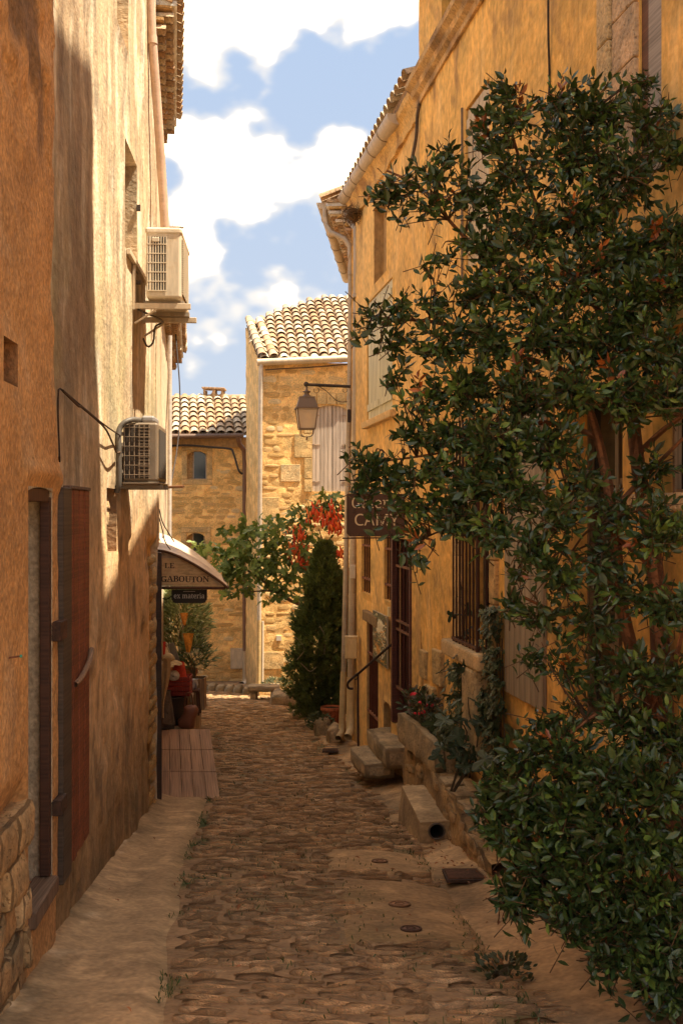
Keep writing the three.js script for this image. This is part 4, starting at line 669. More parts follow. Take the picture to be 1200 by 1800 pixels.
const B1o = P(456, 900, 22), B1F = frame(B1o, V(1, 0, -0.10).normalize(), V(0.10, 0, 1)), B1s = P(432.5, 900, 24.6), B1SF = frame(B1o, B1s.clone().sub(B1o).normalize(), V(-2.6, 0, 0.53)), B1sl = B1s.distanceTo(B1o);
const B1 = thing('stone_house', 'warm stone house with a pale shuttered window and steep tiled roof closing the lane', 'house', V(-0.6, gy(-0.6, 22), -22));
{
  const uo = (px) => (px - 456) / F * 22.1 / Math.cos(0.1), win = { u0: uo(547.5), u1: uo(616), h0: 0.42, h1: 2.19, depth: 0.14, arch: 0.13, col: [0.62, 0.43, 0.2] };
  const wall = part(B1, 'wall', panel(B1F, { u0: 0, u1: 4.2, h0: -4.8, h1: 3.05, step: 0.055, openings: [win], back: 0.4, col: Bcol, disp: Bdisp }), M.paleStone);
  rubble(wall, B1F, 0.03, 2.3, -3.75, 2.92, { rowMin: 0.085, rowMax: 0.165, wMin: 0.13, wMax: 0.42, thick: 0.009, seed: 61, mat: M.paleStone, max: 290, miss: 0.14, skip: (a, b, c, d) => b > win.u0 - 0.26 && a < win.u1 + 0.2 && d > win.h0 - 0.2 && c < win.h1 + 0.2 });
  const su = group3('window_surround', B1, B1F.at(win.u0, win.h0, 0)), r = rng(65);
  for (let h = 0.4; h < 2.05;) { const q = h + rr(r, 0.24, 0.5), w = r() < 0.5 ? 0.16 : 0.36; part(su, 'stone', prep(fbox(B1F, win.u0 - w, win.u0 - 0.004, h + 0.01, Math.min(q, 2.1), -0.05, 0.026, 0.012), mul3([0.68, 0.48, 0.22], rr(r, 0.9, 1.08))), M.stone); h = q; }
  for (let i = 0; i < 5; i++) { const a = mix(win.u0 - 0.1, win.u1 + 0.1, i / 5), b = mix(win.u0 - 0.1, win.u1 + 0.1, (i + 1) / 5); part(su, 'stone', prep(fbox(B1F, a + 0.005, b - 0.005, 2.2, 2.44, -0.05, 0.026, 0.012), mul3([0.68, 0.48, 0.22], rr(r, 0.9, 1.08))), M.stone); }
  part(wall, 'stone', prep(fbox(B1F, uo(493), uo(527), 0.62, 0.97, -0.03, 0.02, 0.008), [0.76, 0.56, 0.30]), M.stone); part(wall, 'stone', prep(fbox(B1F, uo(460), uo(490), -0.3, 0.3, -0.03, 0.018, 0.008), [0.70, 0.48, 0.22]), M.stone); part(wall, 'stone', prep(fbox(B1F, uo(462), uo(498), -3.2, -2.85, -0.03, 0.02, 0.008), [0.70, 0.48, 0.22]), M.stone);
  const sh = group3('shutter', B1, B1F.at(win.u0, win.h0, 0)); sh.userData.label = 'pale grey boarded shutters, both leaves closed';
  const mid = uo(583.5); boards(sh, B1F, win.u0 + 0.005, mid - 0.005, win.h0, win.h1 - 0.005, -0.06, 5, [0.60, 0.52, 0.44], M.paintWood, 17, 0.03, []); boards(sh, B1F, mid + 0.005, win.u1 - 0.005, win.h0, win.h1 - 0.005, -0.06, 5, [0.58, 0.5, 0.43], M.paintWood, 18, 0.03, []);
  const hs = group3('hinges', B1, B1F.at(win.u0, 1, 0)); for (const h of [0.62, 1.38, 1.98]) for (const [a, b] of [[win.u0 - 0.03, mid - 0.25], [mid + 0.2, win.u1]]) part(hs, 'hinge', prep(fbox(B1F, a, b, h - 0.012, h + 0.012, -0.028, -0.018), [0.5, 0.43, 0.36]), M.iron);
  const s = panel(B1SF, { u0: 0.0, u1: B1sl, h0: -4.8, h1: 3.05, step: 0.08, back: 0.4, col: (u, h) => mul3(Bcol(u + 9, h), 0.92), disp: (u, h) => Bdisp(u + 9, h) * sst(0, 0.1, u) }), p = s.attributes.position;
  for (let i = 0; i < p.count; i++) { const u = (-p.getZ(i) - 22) * 1.02; p.setY(i, p.getY(i) + 0.43 * Math.max(0, u) * clamp((p.getY(i) - EYE + 4.8) / 7.85)); }
  part(B1, 'side_wall', s, M.paleStone);
  part(B1, 'inner_wall', prep(prism([[B1o.x + 0.3, 22.45], [B1F.at(4.2, 0).x, -B1F.at(4.2, 0).z + 0.45], [4, 26.6], [B1s.x + 0.42, -B1s.z + 0.05]], EYE - 5, EYE + 2.95), [0.5, 0.36, 0.2]), M.rough);
  const rf = roofOn(B1, B1F, 0, 3.06, 0.12, 0.46, [[433, 572], [455, 634], [680, 634], [680, 500], [612, 519], [560, 525], [483, 549]], 71, -6, 22, 15);
  { // verge: a row of tiles laid along the left edge, and mortar ridge
    const a = rf.pg[1], b = rf.pg[0], r = rng(73), N = rf.N, L = Math.hypot(b[0] - a[0], b[1] - a[1]), dir = rf.E.clone().multiplyScalar((b[0] - a[0]) / L).addScaledVector(rf.S, (b[1] - a[1]) / L), X = new THREE.Vector3().crossVectors(N, dir.clone().negate()).normalize();
    const q = new THREE.Quaternion().setFromRotationMatrix(new THREE.Matrix4().makeBasis(X, N, dir.clone().negate()));
    for (let k = 0; k < 2; k++) for (let i = 0; i < L / 0.36; i++) piece(rf.roof, 'tile', TILES[Math.floor(r() * 8)], M.tile, rf.o.clone().addScaledVector(rf.E, a[0] + 0.07 + k * 0.24).addScaledVector(rf.S, a[1]).addScaledVector(dir, i * 0.36).addScaledVector(N, 0.10 - k * 0.02), q);
    const t0 = rf.pg[0], t1 = rf.pg[3], ridge = []; const n = 22; for (let i = 0; i < n; i++) { const f = (i + 0.5) / n, c = [mix(t0[0], t1[0], f), mix(t0[1], t1[1], f)]; }
  }
  const zc = [0.58, 0.48, 0.34];
  const gu = part(B1, 'gutter', prep(bar(P(452, 637, 21.86), P(640, 629, 22.1), 0.075, 12), zc), M.zinc, 'half-round cream gutter');
  part(B1, 'downpipe', prep(tube([P(459, 640, 21.85), P(458, 700, 21.9), P(457, 900, 21.9), P(455.5, 1090, 21.9)], 0.042, 10), [0.56, 0.49, 0.40], { turn: true }), M.zinc);
  part(B1, 'downpipe_foot', prep(tube([P(455.5, 1090, 21.9), P(455, 1160, 21.9), P(454.5, 1210, 21.9)], 0.05, 10), [0.58, 0.42, 0.2], { turn: true }), M.enamel);
  part(B1, 'conduit', prep(bar(P(461.5, 1092, 21.9), P(461, 1208, 21.9), 0.026, 8), [0.62, 0.52, 0.4], { turn: true }), M.plastic);
  part(B1, 'number_plate', prep(fbox(B1F, uo(485), uo(494), -2.62, -2.52, 0, 0.035), [0.62, 0.56, 0.48]), M.enamel);
}
const B2o = P(270, 900, 24.85), B2e = P(440, 900, 25.2), B2F = frame(B2o, B2e.clone().sub(B2o).normalize(), V(0.15, 0, 1)), B2 = thing('far_house', 'stone house with an arched attic window and brown gutter behind the shop canopy', 'house', V(-3.2, gy(-3.2, 25), -25));
{
  const ub = (px) => (px - 270) / 170 * B2o.distanceTo(B2e), w1 = { u0: ub(329), u1: ub(363), h0: 0.76, h1: 1.42, depth: 0.2, arch: 0.09 }, w2 = { u0: ub(328), u1: ub(360), h0: -1.35, h1: -0.48, depth: 0.2, arch: 0.09 }, w3 = { u0: ub(322), u1: ub(357), h0: -3.2, h1: -2.45, depth: 0.15 };
  const wall = part(B2, 'wall', panel(B2F, { u0: -1, u1: ub(434), h0: -5, h1: 1.72, step: 0.055, openings: [w1, w2, w3], back: 0.4, col: (u, h) => mul3(Bcol(u + 30, h), 1.08), disp: (u, h) => Bdisp(u + 30, h) }), M.paleStone);
  rubble(wall, B2F, ub(296), ub(430), -4.0, 1.3, { rowMin: 0.075, rowMax: 0.15, wMin: 0.16, wMax: 0.5, thick: 0.009, seed: 81, mat: M.paleStone, max: 300, miss: 0.16, skip: (a, b, c, d) => [w1, w2, w3].some((w) => b > w.u0 - 0.14 && a < w.u1 + 0.16 && d > w.h0 - 0.12 && c < w.h1 + 0.16) });
  part(B2, 'inner_wall', prep(prism([[B2o.x - 1, 25.2], [B2e.x, 25.65], [B2e.x, 29], [B2o.x - 1, 29]], EYE - 5, EYE + 1.7), [0.4, 0.28, 0.16]), M.rough);
  for (const w of [w1, w2, w3]) { const fu = w.u0 + (w === w3 ? 0 : 0.13); glazed(B2, B2F, { ...w, u0: fu }, [0.50, 0.46, 0.42], -0.16, undefined, [1, 1], [0.55, 0.6, 0.65]); if (w !== w3) part(B2, 'window_reveal', prep(fbox(B2F, w.u0, fu - 0.003, w.h0, w.h1, -0.19, -0.15), [0.56, 0.4, 0.22]), M.rough);
    const su = group3('window_surround', B2, B2F.at(w.u0, w.h0, 0)); for (const [a, b, c, d] of [[w.u0 - 0.13, w.u0 - 0.004, w.h0, w.h1], [w.u1 + 0.004, w.u1 + 0.13, w.h0, w.h1], [w.u0 - 0.13, w.u1 + 0.13, w.h0 - 0.13, w.h0 - 0.004], [w.u0 - 0.13, w.u1 + 0.13, w.h1 + 0.004, w.h1 + 0.13]]) part(su, 'stone', prep(fbox(B2F, a, b, c, d, -0.04, 0.016, 0.008), [0.66, 0.46, 0.22]), M.stone); }
  const rf = roofOn(B2, B2F, 0, 1.77, 0.3, 0.42, [[255, 769], [436, 763], [436, 700], [255, 703]], 83, -1, 14, 10);
  const ridge = part(B2, 'ridge', prep(bar(rayPlane(255, 702, rf.o, rf.N), rayPlane(437, 699, rf.o, rf.N), 0.09, 8), [0.5, 0.36, 0.24]), M.tile);
  part(B2, 'fascia', prep(fbox(B2F, -1, ub(434), 1.5, 1.74, -0.02, 0.09, 0.02), [0.5, 0.32, 0.16]), M.plaster);
  part(B2, 'gutter', prep(bar(P(280, 767.5, 24.5), P(428, 766, 24.8), 0.06, 8), [0.15, 0.085, 0.055]), M.enamel);
  part(B2, 'downpipe', prep(tube([P(418, 767, 24.75), P(419, 778, 24.8), P(429, 791, 24.95), P(430.5, 815, 25), P(430.5, 1000, 25), P(431, 1146, 25)], 0.058, 10), [0.17, 0.085, 0.05], { turn: true }), M.enamel, 'brown downpipe');
  part(B2, 'downpipe_foot', prep(tube([P(431.5, 1144, 25), P(431.5, 1190, 25), P(431, 1199, 24.9), P(425, 1203, 24.7)], 0.066, 10), [0.50, 0.37, 0.23], { turn: true }), M.enamel);
  const mb = part(B2, 'meter_door', prep(fbox(B2F, ub(405), ub(433), -3.65, -3.17, -0.02, 0.04, 0.01), [0.55, 0.44, 0.31]), M.enamel, 'square cream meter door');
  part(mb, 'rim', prep(fbox(B2F, ub(405) + 0.03, ub(433) - 0.03, -3.62, -3.2, 0.04, 0.046, 0.002), [0.60, 0.49, 0.36]), M.enamel);
  const at = rayPlane(375, 702, rf.o, rf.N), ch = group3('chimney', B2, at), cc = [0.50, 0.34, 0.2], cb = (w, h, d, x, y, z, c = cc) => prep(roughen(box(w, h, d, 0.01), 0.008, 5, x + y).translate(at.x + x, at.y + y, at.z + z), c);
  part(ch, 'chimney_base', cb(0.5, 0.5, 0.4, 0, -0.18, -0.2), M.plaster);
  for (const x of [-0.225, 0.02, 0.225]) for (const z of [-0.38, -0.02]) part(ch, 'chimney_post', cb(x === 0.02 ? 0.07 : 0.06, 0.2, 0.06, x, 0.16, z), M.tile);
  for (const x of [-0.12, 0.12]) { const t = new THREE.RingGeometry(0.09, 0.14, 12, 1, Math.PI, Math.PI); part(ch, 'tile', prep(t.translate(at.x + x, at.y + 0.21, at.z - 0.02), cc), M.tile); }
  part(ch, 'chimney_cap', prep(box(0.58, 0.045, 0.48, 0.01).rotateZ(-0.04).translate(at.x, at.y + 0.285, at.z - 0.2), [0.5, 0.34, 0.22]), M.tile);
}

// ---------------------------------------------------------------- foliage
function leafGeo(len, wid, fold, bend, col, tipCol) {   // a folded, arching leaf along +y, 8 triangles
  const pos = [], cl = [], idx = [0, 1, 2, 0, 2, 3, 1, 4, 2, 2, 4, 5, 2, 5, 6, 2, 6, 3, 4, 7, 5, 5, 7, 6];
  const c = (t) => -bend * t * t * len;
  const pts = [[0, 0, 0], [-wid * 0.42, len * 0.3, fold * 0.8], [0, len * 0.32, c(0.32)], [wid * 0.42, len * 0.3, fold * 0.8], [-wid * 0.46, len * 0.62, fold + c(0.6)], [0, len * 0.66, c(0.66)], [wid * 0.46, len * 0.62, fold + c(0.6)], [0, len, c(1)]];
  for (const p of pts) { pos.push(...p); cl.push(...mix3(col, tipCol ?? col, p[1] / len)); }
  const g = new THREE.BufferGeometry(); g.setAttribute('position', new THREE.Float32BufferAttribute(pos, 3)); g.setAttribute('color', new THREE.Float32BufferAttribute(cl, 3)); g.setIndex(idx);
  return prep(g, null, { keepColor: true });
}
const aim = (dir, roll) => new THREE.Quaternion().setFromUnitVectors(UP, dir).multiply(new THREE.Quaternion().setFromAxisAngle(UP, roll));
const rdir = (r) => { const z = rr(r, -1, 1), a = r() * 6.283, s = Math.sqrt(1 - z * z); return V(Math.cos(a) * s, z, Math.sin(a) * s); };

// the big evergreen leaning out over the lane
{
  const base = V(1.52, gy(1.52, 5.1) - 0.02, -5.1), skeleton = [];
  const tree = thing('evergreen_tree', 'large glossy dark-leaved evergreen leaning out from the right wall over the lane', 'tree', base);
  const bc = (x, y, z) => mul3([0.30, 0.125, 0.055], 0.7 + 0.6 * n3(x * 14, y * 9, z * 14)), tr = (pts, radii, name = 'branch') => (skeleton.push(...curve(pts).getPoints(24)), part)(tree, name, prep(limb(pts, radii, 8), bc, { turn: true }), M.bark);
  tr([base, P(1165, 1500, 5.15), P(1140, 1260, 5.3), P(1095, 1080, 5.45), P(1075, 900, 5.5), P(1050, 770, 5.55), P(1015, 660, 5.6), P(985, 560, 5.65)], [0.075, 0.058, 0.046, 0.036, 0.032, 0.028, 0.02, 0.012], 'trunk');
  tr([base.clone().add(V(0.08, 0, -0.15)), P(1178, 1400, 5.45), P(1165, 1240, 5.55), P(1150, 1000, 5.6), P(1118, 800, 5.65), P(1100, 600, 5.7), P(1068, 400, 5.7), P(1050, 280, 5.7), P(1048, 190, 5.7)], [0.085, 0.066, 0.058, 0.05, 0.042, 0.036, 0.028, 0.018, 0.006], 'trunk');
  const BR = [
    [[1050, 770, 5.55], [1000, 750, 5.4], [930, 745, 5.3], [850, 780, 5.25], [750, 800, 5.3], [640, 815, 5.4]], [[985, 560, 5.65], [900, 500, 5.6], [800, 400, 5.6], [740, 330, 5.7], [680, 300, 5.8]],
    [[1015, 660, 5.6], [900, 620, 5.5], [780, 570, 5.5], [680, 560, 5.6]], [[1100, 600, 5.7], [1000, 480, 5.5], [930, 330, 5.5], [890, 200, 5.6], [880, 130, 5.6]],
    [[1068, 400, 5.7], [1120, 300, 5.5], [1180, 240, 5.4]], [[1050, 280, 5.7], [980, 220, 5.6], [940, 170, 5.6]], [[1118, 800, 5.65], [1160, 760, 5.3], [1200, 730, 5.1]],
    [[1095, 1080, 5.45], [1040, 1000, 5.2], [980, 960, 5.1], [880, 930, 5.1], [790, 930, 5.2], [735, 950, 5.3]], [[1140, 1260, 5.3], [1060, 1250, 5.0], [1000, 1290, 4.95], [920, 1350, 5.0], [860, 1410, 5.1]],
    [[1165, 1500, 5.15], [1080, 1480, 4.8], [980, 1520, 4.8], [880, 1570, 4.9]], [[1165, 1500, 5.15], [1130, 1580, 4.7], [1090, 1640, 4.6]], [[1150, 1000, 5.6], [1080, 940, 5.2], [1000, 880, 5.0]], [[1140, 1260, 5.3], [1180, 1180, 4.9], [1200, 1100, 4.7]],
    [[1075, 900, 5.5], [1120, 850, 5.3], [1170, 800, 5.2], [1200, 770, 5.1]], [[1165, 1240, 5.5], [1080, 1150, 5.5], [1000, 1090, 5.5], [920, 1050, 5.6]],
  ];
  BR.forEach((b) => { const p = b.map((q, i) => P(q[0], q[1], q[2] + (i ? 0.22 : 0))); tr(p, [0.017, 0.014, 0.011, 0.008, 0.006, 0.004].slice(0, Math.max(2, p.length))); });
  const r = rng(101), leaves = [], twigs = [];
  const kinds = []; for (let i = 0; i < 6; i++) kinds.push(leafGeo(1, [0.42, 0.46, 0.38, 0.5, 0.44, 0.4][i], [0.05, 0.08, 0.03, 0.1, 0.06, 0.02][i], [0.06, 0.14, 0.2, 0.1, 0.02, 0.25][i], [0.9, 0.95, 0.85], [1.05, 1.05, 1]));
  const clump = (px, py, d, rx, n, up = 0.45, ry = rx * 0.8) => {                // a lump of twigs
    const c = P(px, py, d), R = rx * d / F, Ry = ry * d / F, Rz = Math.min(R, 0.42) * 0.95;
    const N = Math.round(n);
    { let best = skeleton[0]; for (const q of skeleton) if (q.distanceTo(c) + 0.4 * Math.max(0, q.y - c.y) < best.distanceTo(c) + 0.4 * Math.max(0, best.y - c.y)) best = q; for (let s = 0; s < 3; s++) { const e = c.clone().add(rdir(r).multiplyScalar(R * 0.7)), m = best.clone().lerp(e, 0.5).add(V((r() - 0.5) * 0.12, 0.05 * r(), (r() - 0.5) * 0.12)); twigs.push(prep(limb([best, m, e], [0.006, 0.004, 0.0018], 5), [0.23, 0.115, 0.055])); } }
    for (let i = 0; i < N; i++) {
      const v = rdir(r), s = Math.pow(r(), 0.38), tip = V(c.x + v.x * R * s, c.y + v.y * Ry * s, c.z + v.z * Rz * s), dir = v.clone().multiplyScalar(0.6 + 0.4 * s).add(V(0, up, 0.12)).add(rdir(r).multiplyScalar(0.55)).normalize();
      twig(tip, dir, rr(r, 0.12, 0.24));
    }
  };
  const twig = (tip, dir, L) => {
    const a = tip.clone().addScaledVector(dir, -L); a.y -= 0.02 * L;
    twigs.push(prep(new THREE.CylinderGeometry(0.0012, 0.003, 1, 3, 1, true).scale(1, L, 1).applyQuaternion(aim(dir, 0)).translate((a.x + tip.x) / 2, (a.y + tip.y) / 2, (a.z + tip.z) / 2), [0.16, 0.085, 0.04]));
    const n = 6 + Math.floor(r() * 4), young = r() < 0.16, old = r() < 0.012, big = rr(r, 0.75, 1.2);
    for (let k = 0; k < n; k++) {
      const t = k / (n - 1), ang = k * 2.4 + r() * 0.8, side = new THREE.Vector3(Math.cos(ang), 0, Math.sin(ang)).applyQuaternion(aim(dir, 0)), d = dir.clone().multiplyScalar(mix(0.35, 1.1, t)).addScaledVector(side, mix(1, 0.5, t)).add(V(0, -0.12, 0)).normalize();
      const len = rr(r, 0.046, 0.072) * big * (t > 0.85 ? 0.8 : 1), b = rr(r, 0.7, 1.3), col = old ? [0.30 * b, 0.085 * b, 0.02] : young ? [0.09 * b, 0.145 * b, 0.03 * b] : [0.032 * b, 0.058 * b, 0.016 * b];
      leaves.push({ k: Math.floor(r() * 6), p: a.clone().addScaledVector(dir, L * mix(0.25, 0.98, t)), q: aim(d, r() * 6.3), s: len, col, tone: old ? 2 : young ? 1 : 0 });
    }
  };
  const CL = [
    [880, 150, 5.6, 38, 12], [900, 200, 5.6, 70, 34], [985, 175, 5.6, 70, 34], [1050, 185, 5.6, 75, 40], [1122, 140, 5.6, 36, 10], [1150, 200, 5.4, 60, 24], [1185, 260, 5.3, 50, 20], [1010, 265, 5.6, 100, 70], [900, 290, 5.6, 80, 44], [1100, 300, 5.5, 90, 55], [850, 235, 5.6, 45, 14],
    [790, 265, 5.6, 40, 12], [760, 305, 5.6, 60, 24], [700, 320, 5.7, 52, 20], [665, 335, 5.8, 36, 11], [810, 330, 5.6, 62, 28], [860, 350, 5.6, 50, 22], [760, 360, 5.6, 42, 12], [700, 375, 5.7, 30, 6], [755, 460, 5.6, 26, 7], [785, 440, 5.6, 26, 7],
    [930, 390, 5.5, 80, 55], [1010, 370, 5.5, 80, 55], [1100, 420, 5.4, 90, 60], [1175, 400, 5.3, 60, 30], [860, 430, 5.5, 60, 34], [920, 480, 5.4, 95, 75], [1020, 480, 5.4, 90, 70], [1120, 520, 5.3, 90, 66], [1180, 480, 5.2, 70, 36], [840, 500, 5.5, 60, 34],
    [770, 525, 5.5, 55, 22], [705, 530, 5.5, 40, 14], [660, 545, 5.6, 34, 12], [640, 575, 5.6, 26, 6], [690, 590, 5.6, 50, 22], [770, 590, 5.5, 70, 40], [860, 580, 5.4, 80, 60], [960, 580, 5.3, 90, 75], [1060, 590, 5.3, 90, 75], [1160, 600, 5.1, 80, 50],
    [700, 655, 5.5, 34, 9], [740, 690, 5.4, 56, 26], [820, 670, 5.4, 80, 60], [910, 680, 5.3, 80, 65], [1000, 680, 5.2, 80, 60], [1100, 690, 5.2, 90, 60], [1180, 690, 5.0, 60, 26], [720, 745, 5.4, 46, 18], [790, 750, 5.3, 70, 48], [880, 760, 5.2, 80, 62], [970, 770, 5.2, 70, 46], [1020, 830, 5.1, 60, 26], [1150, 820, 5.4, 50, 18],
    [625, 800, 5.4, 30, 10], [655, 815, 5.4, 42, 17], [640, 850, 5.4, 40, 16], [700, 830, 5.35, 50, 25], [760, 820, 5.3, 56, 32], [690, 880, 5.35, 34, 10], [740, 880, 5.3, 55, 28], [820, 840, 5.2, 70, 52], [900, 850, 5.1, 75, 56], [980, 900, 5.0, 70, 44], [800, 900, 5.2, 60, 34], [730, 940, 5.3, 36, 12], [735, 985, 5.3, 20, 5], [660, 900, 5.35, 22, 4], [860, 925, 5.1, 60, 30],
    [1090, 880, 5.2, 80, 40], [1160, 920, 5.0, 80, 46], [1060, 970, 5.1, 80, 50], [940, 960, 5.05, 50, 24], [985, 1010, 5.0, 56, 28], [905, 1000, 5.2, 28, 7], [900, 1060, 5.3, 30, 8], [950, 1080, 5.2, 50, 20], [1030, 1080, 5.2, 80, 50], [1120, 1040, 5.1, 80, 52], [1185, 1060, 4.9, 60, 30], [1000, 1160, 5.3, 60, 28], [940, 1150, 5.3, 34, 10], [1080, 1170, 5.3, 80, 46], [1160, 1180, 5.0, 80, 46],
    [1020, 1240, 5.2, 60, 26], [1100, 1270, 5.1, 80, 50], [1175, 1290, 4.9, 70, 44], [960, 1270, 5.2, 40, 14], [930, 1320, 5.1, 55, 30], [1000, 1330, 5.0, 75, 60], [1080, 1360, 4.8, 85, 70], [1160, 1380, 4.7, 80, 60], [880, 1375, 5.2, 48, 28], [930, 1400, 5.0, 75, 64], [1010, 1430, 4.9, 85, 76], [1100, 1460, 4.7, 90, 80], [1180, 1480, 4.6, 70, 50],
    [865, 1430, 5.2, 44, 24], [900, 1470, 5.0, 60, 46], [970, 1500, 4.9, 80, 70], [1060, 1540, 4.7, 85, 76], [1150, 1570, 4.6, 85, 70], [890, 1560, 5.0, 42, 20], [950, 1560, 4.9, 60, 44], [900, 1600, 4.9, 36, 11, -0.3], [1010, 1600, 4.7, 70, 54], [1100, 1640, 4.6, 80, 60, 0.2], [1180, 1660, 4.5, 60, 44, 0.2], [1150, 1720, 4.5, 60, 34, 0.1], [1065, 1690, 4.6, 40, 16, -0.2], [1190, 1760, 4.45, 40, 16, 0.1], [920, 1645, 4.85, 16, 2, -0.8], [1065, 1745, 4.5, 16, 2, -0.8],
  ];
  for (const [px, py, d, R, n, up] of CL) clump(px, py, d, R, n * (px > 990 && px < 1150 && py > 730 && py < 1250 ? 0.5 : px < 800 ? 0.62 : px > 1000 || py > 1220 ? 1.02 : 0.84), up);
  const score = (l) => { const x = 600 + l.p.x / -l.p.z * F, y = 900 - (l.p.y - EYE) / -l.p.z * F; return x > 0 && x < 1200 && y > 0 && y < 1800 ? l.s / -l.p.z : 0; };
  leaves.sort((a, b) => score(b) - score(a));
  // the 300 leaves that show largest, one by one; the others as the rest of the crown
  const tones = [[0.032, 0.058, 0.016], [0.09, 0.145, 0.03], [0.30, 0.085, 0.02]].map((c) => kinds.map((g) => { const q = g.clone(), a = q.attributes.color; for (let i = 0; i < a.count; i++) a.setXYZ(i, a.getX(i) * c[0], a.getY(i) * c[1], a.getZ(i) * c[2]); return q; }));
  leaves.slice(0, 300).forEach((l) => piece(tree, 'leaf', tones[l.tone][l.k], M.leaf, l.p, l.q, V(l.s, l.s, l.s)));
  for (let k = 0; k < 6; k++) { const q = leaves.slice(300).filter((l) => l.k === k); instanced(tree, 'crown', kinds[k], M.leaf, q.map((l) => new THREE.Matrix4().compose(l.p, l.q, V(l.s, l.s, l.s))), q.map((l) => l.col)); }
  part(tree, 'twigs', twigs, M.bark).userData.kind = 'stuff';
  console.log('evergreen leaves', leaves.length);
}

// a lobed leaf (fig), flat with a drooping tip
function figLeaf(col) {
  const out = [], n = 30; for (let i = 0; i <= n; i++) { const a = -2.5 + 5.0 * i / n, lobe = Math.pow(Math.abs(Math.cos(a * 1.95)), 1.3), rad = 0.15 + 0.42 * lobe * (1 - 0.12 * Math.abs(a)); out.push([Math.sin(a) * rad, 0.36 + Math.cos(a) * rad * 1.15]); }
  const pos = [0, 0, 0, 0, 0.4, 0.05], idx = [], cl = [...col, ...mul3(col, 1.15)];
  out.forEach(([x, y], i) => { pos.push(x, y, -0.16 * (x * x + (y - 0.3) ** 2) + 0.02 * (i % 3)); cl.push(...mul3(col, 0.9 + 0.08 * (i % 3))); }); for (let i = 0; i < n; i++) idx.push(1, 2 + i, 3 + i); idx.push(0, 2, 1, 0, 1, 2 + n);
  const g = new THREE.BufferGeometry(); g.setAttribute('position', new THREE.Float32BufferAttribute(pos, 3)); g.setAttribute('color', new THREE.Float32BufferAttribute(cl, 3)); g.setIndex(idx); return prep(g, null, { keepColor: true });
}
const FIG = [[0.15, 0.23, 0.045], [0.20, 0.29, 0.06], [0.11, 0.175, 0.035], [0.32, 0.40, 0.10]].map(figLeaf), DARKFIG = [[0.045, 0.075, 0.03], [0.06, 0.095, 0.04], [0.035, 0.06, 0.024], [0.09, 0.12, 0.06]].map(figLeaf);
{
  const base = V(0.15, gy(0.15, 19.6), -19.6), tree = thing('fig_tree', 'spreading fig tree with lobed green leaves reaching left above the cypress', 'tree', base), r = rng(111);
  const bc = [0.27, 0.2, 0.13], tr = (p, ra, n = 'branch') => part(tree, n, prep(limb(p, ra, 7), bc, { turn: true }), M.bark);
  tr([base, P(606, 1150, 19.4), P(590, 1070, 19.2), P(560, 1040, 19)], [0.07, 0.06, 0.05, 0.04], 'trunk'); tr([P(590, 1070, 19.2), P(520, 1060, 18.8), P(460, 1020, 18.5), P(410, 985, 18.4), P(370, 965, 18.4)], [0.04, 0.034, 0.026, 0.018, 0.01]); tr([P(560, 1040, 19), P(530, 970, 18.8), P(545, 900, 18.8), P(580, 880, 18.9)], [0.035, 0.026, 0.018, 0.01]); tr([P(520, 1060, 18.8), P(480, 1040, 18.4), P(440, 1040, 18.2)], [0.025, 0.018, 0.01]);
  const clumps = [[400, 985, 18.3, 36, 50], [455, 925, 18.4, 34, 40], [500, 985, 18.5, 44, 50], [440, 985, 18.2, 40, 50], [420, 945, 18.3, 34, 34], [455, 965, 18.4, 45, 50], [430, 1010, 18.3, 40, 44], [490, 1010, 18.5, 40, 40], [505, 945, 18.7, 40, 40], [470, 1040, 18.4, 26, 14], [375, 970, 18.5, 26, 26], [355, 960, 18.5, 16, 9], [520, 1030, 18.6, 34, 26], [540, 915, 18.9, 34, 30], [575, 885, 19, 34, 34], [590, 905, 19, 26, 18], [535, 890, 18.9, 24, 14], [545, 965, 18.9, 40, 26], [410, 1040, 18.3, 18, 8]];
  let n = 0; const rest = [];
  for (const [px, py, d, R, k] of clumps) for (let i = 0; i < k; i++) {
    const v = rdir(r), c = P(px, py, d), s = R * d / F * Math.pow(r(), 0.4), p = V(c.x + v.x * s, c.y + v.y * s * 0.85, c.z + v.z * Math.min(s, 0.45)), L = rr(r, 0.14, 0.24), dir = V(v.x * 0.7 + (r() - 0.5), -0.35 + (r() - 0.5) * 0.7, 0.5 + (r() - 0.5)).normalize(), q = aim(dir, r() * 6.3);
    const g = FIG[px < 400 ? (i % 2 ? 3 : 1) : Math.floor(r() * 3)];  // leftmost clumps paler: the sunlight on them put into the leaf colour
    if (n++ < 300) piece(tree, 'leaf', g, M.softLeaf, p, q, V(L, L, L)); else rest.push(g.clone().applyMatrix4(new THREE.Matrix4().compose(p, q, V(L, L, L))));
  }
  if (rest.length) part(tree, 'leaves', rest, M.softLeaf).userData.kind = 'stuff';
}
